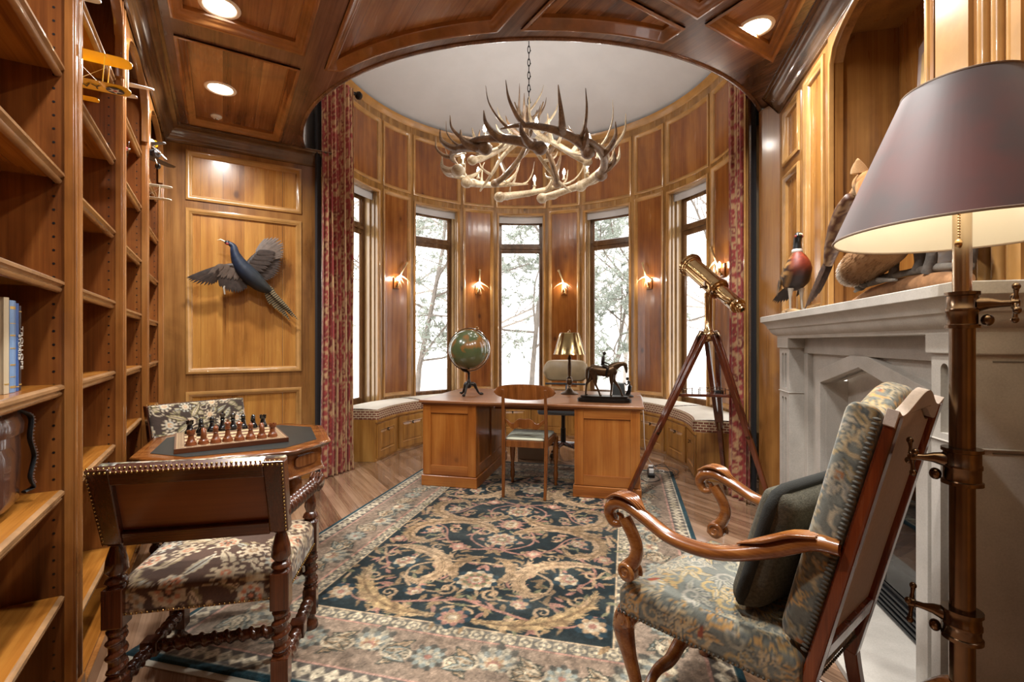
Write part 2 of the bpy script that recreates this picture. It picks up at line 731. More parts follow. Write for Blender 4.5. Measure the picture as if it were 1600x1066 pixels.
def painted_mat(name, rough=0.85, weave=0.0, wscale=400, sheen=0.2, spec=0.3, coat=0.0):
    """colour from the mesh's own painted pattern, with thread texture"""
    g = G(name)
    a = g.node('ShaderNodeAttribute', attribute_name='Col')
    col = a.outputs['Color']
    if weave > 0:
        n = g.noise(g.coords(), wscale, 2, 0.7)
        k = g.math('ADD', 1.0 - weave * 0.5, g.math('MULTIPLY', n, weave))
        col = g.mix(1.0, col, g.comb(k, k, k), 'MULTIPLY')
        g.bump(n, 0.35, 0.002)
    g.set(color=col, rough=rough, sheen=sheen, spec=spec, coat=coat)
    return g.m


M_RUG = painted_mat('wool_pile', 0.95, 0.5, 260, 0.1, 0.1)
M_TAPESTRY = painted_mat('tapestry', 0.9, 0.35, 420, 0.2, 0.2)
M_DAMASK = painted_mat('curtain_damask', 0.75, 0.25, 300, 0.3, 0.3)
M_PAINTED = painted_mat('painted_surface', 0.35, 0.0, spec=0.5)
M_FUR = painted_mat('fur_coat', 0.9, 0.5, 180, 0.0, 0.2)
M_PLUME = painted_mat('plumage', 0.5, 0.4, 140, 0.0, 0.4)


def bone_mat(name, dark, light):
    g = G(name)
    co = g.coords()
    n = g.noise(co, 9, 5, 0.65, 0.5)
    n2 = g.noise(co, 60, 3, 0.6)
    c = g.ramp(g.math('ADD', g.math('MULTIPLY', n, 0.7), g.math('MULTIPLY', n2, 0.3)), [(0.36, dark), (0.62, light)])
    g.set(color=c, rough=0.4, coat=0.15)
    g.bump(n2, 0.25, 0.003)
    return g.m


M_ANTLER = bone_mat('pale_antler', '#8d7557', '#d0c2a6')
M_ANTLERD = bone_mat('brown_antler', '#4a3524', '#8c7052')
M_ANTLERS = bone_mat('sconce_antler', '#a98554', '#e0c695')
M_CANDLE = plain('candle_sleeve', '#d8cfb8', 0.5)


def brick_cushion():
    g = G('woven_brick_check')
    co = g.coords('UV')
    b = g.node('ShaderNodeTexBrick')
    g.link(co, b.inputs[0])
    b.inputs['Color1'].default_value = lin4('#6e3a2b')
    b.inputs['Color2'].default_value = lin4('#80503c')
    b.inputs['Mortar'].default_value = lin4('#c9b896')
    b.inputs['Scale'].default_value = 1.0
    b.inputs['Mortar Size'].default_value = 0.0035
    b.inputs['Brick Width'].default_value = 0.05
    b.inputs['Row Height'].default_value = 0.024
    g.set(color=b.outputs[0], rough=0.9)
    return g.m


M_BRICKW = brick_cushion()


def dots_mat():
    g = G('cream_cushion_top')
    co = g.coords()
    v = g.voro(co, 55, rnd=0.2)
    k = g.math('SUBTRACT', 1.0, g.smooth(v, 0.18, 0.32))
    c = g.mix(g.math('MULTIPLY', k, 0.45), '#d8d2c4', '#a08f70')
    g.set(color=c, rough=0.85)
    return g.m


M_CTOP = dots_mat()
M_LEATHERD = plain('bag_leather', '#54382c', 0.2, coat=0.4, var=0.25, vscale=8, bump=0.12, bscale=50)
M_LEATHERT = plain('tan_leather', '#8c7a5c', 0.35, var=0.12, vscale=6, bump=0.05)
M_LEATHERB = wood('brown_leather', '#4a2410', '#72401c', '#8a5226', 'x', rough=0.35, knots=0, glaze=0.4, glazecol='#2c140a', gscale=0.5, coat=0.2)
M_BLACKLEA = plain('black_leather', '#1d2022', 0.45, var=0.15)
M_KNIT = plain('grey_knit', '#4d493c', 0.95, var=0.3, vscale=120, bump=0.7, bscale=300)
M_KNITD = plain('dark_knit_edge', '#23231f', 0.95, bump=0.5, bscale=300)
M_LINEN = plain('pale_linen', '#b5a597', 0.9, var=0.06, vscale=90, bump=0.2, bscale=400)
M_GIMP = plain('braid_trim', '#4b4840', 0.8)
M_BLUE = plain('blue_cloth', '#7f8d96', 0.6)
M_SHADE = None
# ---------------------------------------------------------------- pattern painter (woven and painted surfaces)
def hexc(c):
    c = c.lstrip('#')
    return np.array([int(c[i:i + 2], 16) / 255 for i in (0, 2, 4)], dtype=np.float32)


class Canvas:
    """a small drawing surface in metres; later laid onto mesh vertices"""

    def __init__(s, w, h, res, bg, seed=1):
        s.w, s.h, s.res = w, h, res
        s.W, s.H = int(w * res), int(h * res)
        s.a = np.zeros((s.H, s.W, 3), np.float32) + hexc(bg)
        s.rs = np.random.RandomState(seed)

    def win(s, x0, x1, y0, y1):
        i0, i1 = max(0, int(x0 * s.res)), min(s.W, int(x1 * s.res) + 2)
        j0, j1 = max(0, int(y0 * s.res)), min(s.H, int(y1 * s.res) + 2)
        if i0 >= i1 or j0 >= j1: return None
        X, Y = np.meshgrid((np.arange(i0, i1) + .5) / s.res, (np.arange(j0, j1) + .5) / s.res)
        return (slice(j0, j1), slice(i0, i1)), X.astype(np.float32), Y.astype(np.float32)

    def put(s, sl, m, col, k=1.0):
        c = hexc(col) if isinstance(col, str) else col
        v = s.a[sl]
        mm = (m.astype(np.float32) * k)[..., None]
        s.a[sl] = v * (1 - mm) + c * mm

    def rect(s, x0, x1, y0, y1, col):
        w = s.win(x0, x1, y0, y1)
        if w is None: return
        sl, X, Y = w
        s.put(sl, (X >= x0) & (X <= x1) & (Y >= y0) & (Y <= y1), col)

    def disc(s, cx, cy, r, col, ry=None):
        ry = ry or r
        w = s.win(cx - r, cx + r, cy - ry, cy + ry)
        if w is None: return
        sl, X, Y = w
        s.put(sl, ((X - cx) / r) ** 2 + ((Y - cy) / ry) ** 2 < 1, col)

    def diamond(s, cx, cy, rx, ry, col):
        w = s.win(cx - rx, cx + rx, cy - ry, cy + ry)
        if w is None: return
        sl, X, Y = w
        s.put(sl, abs(X - cx) / rx + abs(Y - cy) / ry < 1, col)

    def flower(s, cx, cy, r, n, cols, rot=0.0, dep=0.25, ang=None, open_=None):
        """petal rings from the outside in; open_ limits to a fan (palmette)"""
        w = s.win(cx - r * 1.2, cx + r * 1.2, cy - r * 1.2, cy + r * 1.2)
        if w is None: return
        sl, X, Y = w
        dx, dy = X - cx, Y - cy
        rho = np.hypot(dx, dy)
        th = np.arctan2(dy, dx) - rot
        L = len(cols)
        for i, c in enumerate(cols):
            k = r * (1 - i / L)
            pet = 1 - dep + dep * np.abs(np.cos(n * th / 2 + (i % 2) * PI / 2))
            if open_ is not None:
                pet = pet * (0.55 + 0.45 * np.cos(th))
            s.put(sl, rho < k * pet, c)

    def leaf(s, cx, cy, L, W, rot, cols, curve=0.0, serr=0, mid=None):
        R_ = L * 1.25
        w = s.win(cx - R_, cx + R_, cy - R_, cy + R_)
        if w is None: return
        sl, X, Y = w
        ca, sa = math.cos(rot), math.sin(rot)
        dx, dy = X - cx, Y - cy
        t = (dx * ca + dy * sa) / L
        y = -dx * sa + dy * ca
        y = y - curve * L * np.clip(t, 0, 1) ** 2
        tt = np.clip(t, 0.0001, 0.9999)
        prof = np.sin(PI * tt ** 0.8)
        if serr:
            prof = prof * (0.72 + 0.28 * np.abs(np.sin(PI * serr * tt)))
        ok = (t > 0) & (t < 1)
        L_ = len(cols)
        for i, c in enumerate(cols):
            s.put(sl, ok & (np.abs(y) < W * prof * (1 - i / L_)), c)
        if mid:
            s.put(sl, ok & (np.abs(y) < W * 0.10) & (t < .85), mid)

    def stroke(s, pts, width, col, serr=0.0, freq=60.0, side=0):
        """thick line; serr > 0 cuts leaf teeth into its edges"""
        P = [np.array(p[:2], dtype=np.float32) for p in pts]
        ws = lerp_list(width, len(P))
        acc = 0.0
        for i in range(len(P) - 1):
            a, b = P[i], P[i + 1]
            d = b - a
            l = float(np.hypot(*d))
            if l < 1e-6: continue
            wm = max(ws[i], ws[i + 1]) * (1 + serr)
            w = s.win(min(a[0], b[0]) - wm, max(a[0], b[0]) + wm, min(a[1], b[1]) - wm, max(a[1], b[1]) + wm)
            if w is None:
                acc += l
                continue
            sl, X, Y = w
            tx = (X - a[0]) * d[0] + (Y - a[1]) * d[1]
            t = np.clip(tx / (l * l), 0, 1)
            px, py = X - a[0] - t * d[0], Y - a[1] - t * d[1]
            dist = np.hypot(px, py)
            wid = ws[i] + (ws[i + 1] - ws[i]) * t
            if serr > 0:
                saw = ((acc + t * l) * freq) % 1.0
                wid = wid * (1 + serr * (saw - 0.5))
            s.put(sl, dist < wid, col)
            acc += l

    def spiral(s, cx, cy, r, a0, turns, width, col, serr=0.0, freq=60, hand=1):
        n = max(10, int(20 * abs(turns)))
        pts = []
        for i in range(n + 1):
            t = i / n
            rr = r * (1 - t) ** 0.8 + r * 0.08
            a = a0 + hand * 2 * PI * turns * t
            pts.append((cx + rr * math.cos(a), cy + rr * math.sin(a)))
        s.stroke(pts, [width, width * 0.35], col, serr, freq)
        return pts

    def speckle(s, amt):
        n = s.rs.normal(0, amt, (s.H, s.W, 1)).astype(np.float32)
        s.a = np.clip(s.a * (1 + n), 0, 1)

    def wear(s, amt, cell=0.05, col=None):
        """uneven fading, low frequency"""
        h, w = max(2, int(s.h / cell)), max(2, int(s.w / cell))
        g = s.rs.rand(h + 1, w + 1).astype(np.float32)
        yi = np.linspace(0, h - 1e-3, s.H)
        xi = np.linspace(0, w - 1e-3, s.W)
        y0, x0 = yi.astype(int), xi.astype(int)
        fy, fx = (yi - y0)[:, None], (xi - x0)[None, :]
        v = (g[y0][:, x0] * (1 - fy) * (1 - fx) + g[y0 + 1][:, x0] * fy * (1 - fx) + g[y0][:, x0 + 1] * (1 - fy) * fx + g[y0 + 1][:, x0 + 1] * fy * fx)
        if col:
            k = (np.clip(v - 0.35, 0, 1) * amt)[..., None]
            s.a = s.a * (1 - k) + hexc(col) * k
        else:
            s.a = np.clip(s.a * (1 + (v[..., None] - 0.5) * amt), 0, 1)

    def sample(s, u, v, wrap=True):
        """u, v in metres"""
        x = np.asarray(u) * s.res - 0.5
        y = np.asarray(v) * s.res - 0.5
        x0, y0 = np.floor(x).astype(int), np.floor(y).astype(int)
        fx, fy = (x - x0)[:, None], (y - y0)[:, None]
        if wrap:
            xa, xb, ya, yb = x0 % s.W, (x0 + 1) % s.W, y0 % s.H, (y0 + 1) % s.H
        else:
            xa, xb = np.clip(x0, 0, s.W - 1), np.clip(x0 + 1, 0, s.W - 1)
            ya, yb = np.clip(y0, 0, s.H - 1), np.clip(y0 + 1, 0, s.H - 1)
        A = s.a
        return A[ya, xa] * (1 - fx) * (1 - fy) + A[ya, xb] * fx * (1 - fy) + A[yb, xa] * (1 - fx) * fy + A[yb, xb] * fx * fy


def set_colors(o, rgb):
    """per-vertex pattern colours (sRGB in)"""
    me = o.data
    rgb = np.clip(np.asarray(rgb, dtype=np.float32), 0, 1)
    l = np.where(rgb <= 0.04045, rgb / 12.92, ((rgb + 0.055) / 1.055) ** 2.4)
    at = me.color_attributes.new('Col', 'FLOAT_COLOR', 'POINT')
    out = np.ones((len(me.vertices), 4), np.float32)
    out[:, :3] = l
    at.data.foreach_set('color', out.ravel())


def verts_np(o):
    a = np.empty(len(o.data.vertices) * 3, np.float32)
    o.data.vertices.foreach_get('co', a)
    return a.reshape(-1, 3)


def normals_np(o):
    a = np.empty(len(o.data.vertices) * 3, np.float32)
    o.data.vertices.foreach_get('normal', a)
    return a.reshape(-1, 3)


def vnoise(p, scale, seed=0):
    """cheap smooth value noise on an (N,3) array"""
    rs = np.random.RandomState(seed)
    g = rs.rand(32, 32, 32).astype(np.float32)
    q = p * scale
    i = np.floor(q).astype(int)
    f = q - i
    f = f * f * (3 - 2 * f)
    out = 0
    for dx in (0, 1):
        for dy in (0, 1):
            for dz in (0, 1):
                w = (f[:, 0] if dx else 1 - f[:, 0]) * (f[:, 1] if dy else 1 - f[:, 1]) * (f[:, 2] if dz else 1 - f[:, 2])
                out = out + w * g[(i[:, 0] + dx) % 32, (i[:, 1] + dy) % 32, (i[:, 2] + dz) % 32]
    return out


def floral_canvas(w, h, res, ground, creams, accents, leaves, seed, dens=1.0, size=0.06):
    c = Canvas(w, h, res, ground, seed)
    rs = random.Random(seed)
    n = int(dens * w * h / (size * size) * 0.55)
    pts = []
    for k in range(n * 6):
        p = (rs.uniform(0, w), rs.uniform(0, h))
        if all((p[0] - q[0]) ** 2 + (p[1] - q[1]) ** 2 > (size * 1.45) ** 2 for q in pts):
            pts.append(p)
        if len(pts) >= n: break
    # stems and leaves first
    for (x, y) in pts:
        for k in range(5):
            a = rs.uniform(0, 2 * PI)
            L = size * rs.uniform(1.2, 2.1)
            col = rs.choice(leaves)
            c.leaf(x + math.cos(a) * size * .4, y + math.sin(a) * size * .4, L * 1.1, size * 0.38, a, [ground], rs.uniform(-.4, .4), 0)
            c.leaf(x + math.cos(a) * size * .45, y + math.sin(a) * size * .45, L, size * 0.31, a, [col, rs.choice(creams)], rs.uniform(-.5, .5), 6, mid=ground)
        if rs.random() < .6:
            c.spiral(x + rs.uniform(-1, 1) * size, y + rs.uniform(-1, 1) * size, size * .6, rs.uniform(0, 6), 1.1, size * .07, rs.choice(creams), hand=rs.choice((1, -1)))
    for (x, y) in pts:
        r = size * rs.uniform(.5, .82)
        a = rs.uniform(0, 6)
        cr = rs.sample(creams, 2)
        ac = rs.choice(accents)
        c.flower(x, y, r * 1.12, 9, [ground], a, .2)
        if rs.random() < .5:
            c.flower(x, y, r, 9, [cr[0], ground, cr[1], cr[0], ac, cr[1]], a, .3)
        else:
            c.flower(x, y, r, 7, [cr[0], cr[1], ac, cr[0], ground, ac], a, .35)
    return c
# ================================================================= the room shell
CX, CY = 0.18, 5.05       # centre of the round bay
RW = 2.12                 # panelled wall radius
RR = 2.21                 # round opening in the coffered ceiling
HC = 3.12                 # underside of ceiling beams
HP = 3.165                # coffer panels
HT = 4.32                 # bay ceiling
A_L, A_R = R(-102), R(127.6)
WNP = 1.10                # fireplace wall plane (along frame A x)

# ---- floor
m = MB()
poly = [pA(1.9, -1.6), pA(1.9, 3.9), (CX + 2.45, CY - .6), (CX + 2.3, CY + 1.2), (CX + 1.2, CY + 2.3), (CX, CY + 2.55), (CX - 1.2, CY + 2.3), (CX - 2.3, CY + 1.2),
        (CX - 2.45, CY - .3), pB(-.85, 5.0), pB(-.85, -1.4), pB(1.4, -1.8)]
M_inv = FB.inverted()
m.prism([(M_inv @ Vector((p[0], p[1], 0)))[:2] for p in poly], -0.12, 0.0)
o = struct(m.build('floor', W_FLOOR, smooth=0))
o.matrix_world = FB

# ---- coffered ceiling, in bookcase frame (x = v, y = u)
Cv = M_inv @ Vector((CX, CY, 0))


def arc_u(v, r):
    return Cv.y - math.sqrt(max(0, r * r - (v - Cv.x) ** 2))


def ring_pts(r, a0, a1, n):
    """points on the bay circle by heading angle, world"""
    return [(CX + r * math.sin(a0 + (a1 - a0) * i / n), CY + r * math.cos(a0 + (a1 - a0) * i / n)) for i in range(n + 1)]


outer = [M_inv @ Vector((x, y, 0)) for x, y in ring_pts(RR, A_R, R(258), 60)]
outer = [(p.x, p.y) for p in outer]
pe = lambda n, s: (M_inv @ pA(n, s))[:2]
outer += [(.66, 5.02), (-.85, 5.02), (-.85, -1.4), (.55, -1.4), pe(1.5, -.7), pe(1.5, 3.9)]
c3 = [(.575, 1.81), (1.37, 1.81)] + [(v, arc_u(v, 2.30)) for v in [1.37 - (1.37 - .675) * i / 14 for i in range(15)]] + [(.575, 3.34)]
c4 = [(1.475, 1.81), (2.28, 1.81)] + [(v, arc_u(v, 2.30)) for v in [2.28 - (2.28 - 1.475) * i / 14 for i in range(15)]]
coffers = [
    [(-.25, 3.42), (.44, 3.42), (.44, 4.75), (-.25, 4.75)],
    [(-.25, 1.90), (.44, 1.90), (.44, 3.24), (-.25, 3.24)],
    [(-.25, .30), (.44, .30), (.44, 1.726), (-.25, 1.726)],
    c3, c4,
    [(.575, .30), (1.37, .30), (1.37, 1.726), (.575, 1.726)],
    [(1.475, .30), (1.60, .30), (2.27, .97), (2.27, 1.726), (1.475, 1.726)],
    [(2.345, 1.045), (3.035, 1.735), (2.345, 1.735)],
    [(-.25, -1.1), (.44, -1.1), (.44, .12), (-.25, .12)],
]
m = MB()
m.flat(outer, HC, holes=coffers)
for c in coffers:
    n = len(c)
    v = [(p[0], p[1], HC) for p in c] + [(p[0], p[1], HP) for p in c]
    m.add(v, [(i, (i + 1) % n, (i + 1) % n + n, i + n) for i in range(n)])
o = struct(m.build('ceiling', W_BEAM, smooth=0))
o.matrix_world = FB
ceiling_main = o
# roof slab above so nothing leaks
m = MB()
m.prism([(p[0], p[1]) for p in outer], HP + .02, HP + .10)
o = struct(m.build('ceiling_slab', W_BEAM, smooth=0))
o.matrix_world = FB
o.parent = ceiling_main
o.matrix_parent_inverse = ceiling_main.matrix_world.inverted()
CPROF = [(0.0, -.012), (.012, -.016), (.022, -.012), (.03, .002), (.045, .008), (.052, .02), (.062, .024), (.066, .045)]
for k, c in enumerate(coffers):
    m = MB()
    area = sum(c[i][0] * c[(i + 1) % len(c)][1] - c[(i + 1) % len(c)][0] * c[i][1] for i in range(len(c)))
    cc = c if area > 0 else c[::-1]
    m.flat(cc, HP)
    pn = m.build('coffer_panel', W_CEIL, smooth=0)
    pn.matrix_world = FB
    m = MB()
    m.sweep(cc, [(o_, HC + h) for o_, h in CPROF])
    mo = m.build('coffer_moulding', W_CMOULD, smooth=50)
    mo.matrix_world = FB
    for q in (pn, mo):
        q.parent = ceiling_main
        q.matrix_parent_inverse = ceiling_main.matrix_world.inverted()

# ring beam face and drum above the opening
m = MB()
pts = ring_pts(RR, R(0), R(360), 120)[:-1]
m.rings([[(x, y, HC) for x, y in pts], [(x, y, HT + .05) for x, y in pts]], caps=False)
o = struct(m.build('wall_drum', M_PLASTER, smooth=30))
m = MB()
m.lathe([(2.6, HT - .02), (2.2, HT), (1.9, HT + .10), (1.5, HT + .23), (1.0, HT + .35), (.5, HT + .42), (.001, HT + .44)], 72, M=T(CX, CY, 0), caps=False)
o = struct(m.build('ceiling_bay', M_PLASTER, smooth=80))
# bead at the edge of the opening
m = MB()
rp = ring_pts(RR + .005, R(118), R(262), 90)
m.sweep(rp, [(-.012, HC + .02), (-.014, HC - .006), (0, HC - .012), (.014, HC - .006), (.016, HC + .001)], closed=False)
o = struct(m.build('trim_opening', W_BEAM, smooth=50))

# ---- panelled round bay wall (arc length a, height z, depth d inwards)
def bay(p):
    a, z, d = p
    t = a / RW
    return (CX + (RW - d) * math.sin(t), CY + (RW - d) * math.cos(t), z)


WIN = [R(-71.6), R(-36.4), R(-1.2), R(34.0), R(69.2), R(104.4)]
PITCH = R(35.2)
UP0, UP1 = 3.34, 4.14
holes = []
upper = []
wins = []
narrow = []
for w in WIN:
    a = w * RW
    upper.append((a - .36, a + .36, UP0, UP1))
    wins.append((a - .335, a + .335, .50, 3.215))
for i in range(-1, 6):
    w = WIN[0] + PITCH * (i + .5)
    a = w * RW
    if a + .2 < A_R * RW and a - .22 > A_L * RW:
        upper.append((a - .22, a + .22, UP0, UP1))
        narrow.append((a - .22, a + .22, .605, 3.265))
narrow_c = [(n[0] + n[1]) / 2 / RW for n in narrow]
m = MB(fn=bay)
aL, aR = A_L * RW, A_R * RW
m.gridholes([aL, aR], [0, HT], upper + wins + narrow, maxd=.09)
wall_bay = struct(m.build('wall_bay', W_TURRET, smooth=30))
m = MB(fn=bay)
for h in upper + narrow:
    k = 6
    for i in range(k):
        x0, x1 = h[0] + (h[1] - h[0]) * i / k, h[0] + (h[1] - h[0]) * (i + 1) / k
        m.add([(x0, h[2], -.016), (x1, h[2], -.016), (x1, h[3], -.016), (x0, h[3], -.016)], [(0, 1, 2, 3)])
o = m.build('wall_bay_panel', W_TPANEL, wall_bay, smooth=30)
PPROF = [(-.018, .001), (-.016, .012), (-.006, .017), (.006, .015), (.012, .006), (.022, .004), (.028, -.004), (.034, -.016)]


def rect_path(h, maxd=None):
    x0, x1, y0, y1 = h
    if not maxd:
        return [(x0, y0), (x1, y0), (x1, y1), (x0, y1)]
    k = max(1, int((x1 - x0) / maxd))
    bot = [(x0 + (x1 - x0) * i / k, y0) for i in range(k + 1)]
    top = [(x1 + (x0 - x1) * i / k, y1) for i in range(k + 1)]
    return bot + top


m = MB(fn=bay)
for h in upper + narrow:
    m.sweep(rect_path(h, .09), PPROF)
o = m.build('wall_bay_moulding', W_MOULD, wall_bay, smooth=50)
# cornice and dado lines of the bay
m = MB(fn=bay)
ln = lambda z: [(aL + (aR - aL) * i / 90, z) for i in range(91)]
m.sweep(ln(HT), [(-.075, .0), (-.07, .012), (-.055, .018), (-.035, .04), (-.01, .05), (0, .055)], closed=False)
o = m.build('wall_bay_cornice', W_MOULD, wall_bay, smooth=50)

# ---- windows of the bay: casing, jambs, sash, transom, glass
def jamb(p):
    return bay(p)


M_JAMB = wood('window_jamb', '#7b5b36', '#a98a5f', '#c2a67c', 'z', rough=0.2, glaze=0.15, knots=0, coat=0.5, grain=0.3)
M_SASH = wood('window_sash', '#3f2a18', '#664629', '#80603c', 'z', rough=0.25, glaze=0.15, knots=0, grain=0.3)
DEP = .22
for k, h in enumerate(wins[:5] + wins[5:]):
    x0, x1, z0, z1 = h
    m = MB(fn=bay)
    for (xa, xb) in ((x0, x0), (x1, x1)):
        m.add([(xa, z0, .0), (xa, z1, .0), (xa, z1, -DEP - .06), (xa, z0, -DEP - .06)], [(0, 1, 2, 3)])
        s_ = 1 if xa == x0 else -1
        m.box(min(xa, xa + s_ * .014), max(xa, xa + s_ * .014), z0, z1, -.075, -.06)
        m.box(min(xa, xa + s_ * .02), max(xa, xa + s_ * .02), z0, z1, -DEP, -.13)
    for z in (z0, z1):
        m.add([(x0, z, 0), (x1, z, 0), (x1, z, -DEP - .06), (x0, z, -DEP - .06)], [(0, 1, 2, 3)])
    wroot = struct(m.build('window_%d' % (k + 1), M_JAMB, smooth=0))
    m = MB(fn=bay)
    m.sweep(rect_path((x0 - .002, x1 + .002, z0, z1 + .002), .09), [(-.03, .001), (-.028, .014), (-.016, .02), (-.004, .014), (.003, .004), (.004, -.02)])
    m.build('casing', W_MOULD, wroot, smooth=50)
    m = MB(fn=bay)
    d0, d1 = -DEP - .05, -DEP
    w_ = .06
    zt0, zt1 = 2.70, 2.82
    for (a0, a1, b0, b1) in ((x0, x0 + w_, z0, z1), (x1 - w_, x1, z0, z1), (x0 + w_, x1 - w_, z0, z0 + .08), (x0 + w_, x1 - w_, z1 - .075, z1), (x0 + w_, x1 - w_, zt0, zt1)):
        m.box(a0, a1, b0, b1, d0, d1)
    for (b0, b1) in ((z0 + .08, zt0), (zt1, z1 - .075)):
        m.sweep([(x0 + w_, b0), (x1 - w_, b0), (x1 - w_, b1), (x0 + w_, b1)], [(-.004, -DEP + .001), (.0, -DEP + .004), (.012, -DEP - .008), (.016, -DEP - .02)])
    m.box(x0 + w_ - .01, x1 - w_ + .01, zt0 + .045, zt0 + .075, d1, d1 + .02)
    m.build('sash', M_SASH, wroot, smooth=30)
    m = MB(fn=bay)
    for (b0, b1) in ((z0 + .07, zt0 + .01), (zt1 - .01, z1 - .07)):
        m.add([(x0 + w_ - .01, b0, -DEP - .03), (x1 - w_ + .01, b0, -DEP - .03), (x1 - w_ + .01, b1, -DEP - .03), (x0 + w_ - .01, b1, -DEP - .03)], [(0, 1, 2, 3)])
    m.build('glass', M_GLASS, wroot, smooth=0)
# outer shell of the bay so light enters only by the windows
m = MB(fn=lambda p: (CX + (RW + .29) * math.sin(p[0] / RW), CY + (RW + .29) * math.cos(p[0] / RW), p[1]))
m.gridholes([aL - .1, aR + .1], [-.1, HT + .1], [(h[0] - .03, h[1] + .03, h[2], h[3] + .02) for h in wins], maxd=.12)
o = struct(m.build('wall_bay_outside', M_STONE, smooth=0))

# ---- straight panelled walls: local x along, local y up, z towards the room
def panel_wall(name, M, x0, x1, z1, panels, mat_stile, mat_panel, extra_holes=(), z0=0.0, moulding=W_MOULD):
    m = MB(M=M)
    m.gridholes([x0, x1], [z0, z1], list(panels) + list(extra_holes))
    root = struct(m.build(name, mat_stile, smooth=0))
    m = MB(M=M)
    for h in panels:
        m.add([(h[0], h[2], -.016), (h[1], h[2], -.016), (h[1], h[3], -.016), (h[0], h[3], -.016)], [(0, 1, 2, 3)])
    if panels:
        m.build(name + '_panel', mat_panel, root, smooth=0)
        m = MB(M=M)
        for h in panels:
            m.sweep(rect_path(h), PPROF)
        m.build(name + '_moulding', moulding, root, smooth=50)
    return root


# The walls below are meshes in their own rotated frame so the timber grain follows them.
def framed(o, M):
    o.matrix_world = M
    for c in o.children:
        pass
    return o


# local frame of a vertical wall: x along the wall, y (mesh z) up
UPR = Matrix(((1, 0, 0, 0), (0, 0, -1, 0), (0, 1, 0, 0), (0, 0, 0, 1)))   # (x,y,z)->(x,-z,y): z faces -Y

# back panelled wall with the pheasant: plane u = 4.90, faces -u
wr = panel_wall('wall_back', UPR, -.86, .80, HC, [(-.254, .622, 2.536, 2.93), (-.254, .622, 1.043, 2.433), (-.254, .622, .18, .857)], W_STILE, W_WALL)
wr.matrix_world = FB @ T(0, 4.90, 0)
m = MB()
m.box(.70, .78, 4.901, 5.0, 0, HC - .01)
o = m.build('wall_back_end', W_STILE, smooth=0)
struct(o)
o.matrix_world = FB
# crown on the back wall and bookcases
CROWN = [(0, -.13), (.012, -.128), (.016, -.11), (.03, -.10), (.045, -.075), (.06, -.05), (.085, -.03), (.10, -.024), (.105, -.012), (.12, -.008), (.12, 0.0)]
m = MB()
m.sweep([(-.418, -1.2), (-.418, 4.90), (.775, 4.90), (.775, 5.02)][::-1], [(-o_ * -1, HC + h) for o_, h in CROWN], closed=False)
o = m.build('trim_crown', W_CROWN, smooth=45)
o.matrix_world = FB
struct(o)
# baseboard of the back wall
m = MB()
m.sweep([(-.418, 4.899), (.78, 4.899)][::-1], [(0, .16), (.008, .155), (.014, .13), (.018, .12), (.018, 0)], closed=False)
o = struct(m.build('baseboard_back', W_RAIL, smooth=40))
o.matrix_world = FB

# wall behind the bookcases, wall behind the camera
m = MB()
m.box(-.90, -.80, -1.4, 5.0, 0, HC)
o = struct(m.build('wall_left', W_BOOK, smooth=0))
o.matrix_world = FB
m = MB()
m.box(-.85, .62, -1.45, -1.35, 0, HC)
o = struct(m.build('wall_behind', W_STILE, smooth=0))
o.matrix_world = FB
m = MB()
m.box(-.9, 1.9, -.80, -.70, 0, HC)
o = struct(m.build('wall_near', W_STILE, smooth=0))
o.matrix_world = FA

# ---- fireplace wall: plane n = WNP, local x = s reversed so the face looks towards -n
# local x runs along +s, z points to -n
FWM = FA @ T(WNP, 0, 0) @ Matrix(((0, 1, 0, 0), (1, 0, 0, 0), (0, 0, 1, 0), (0, 0, 0, 1)))
# mesh coords (x=s, y=offset into wall, z=up)
NI0, NI1 = 2.04, 2.975   # niche
S_END = 3.867


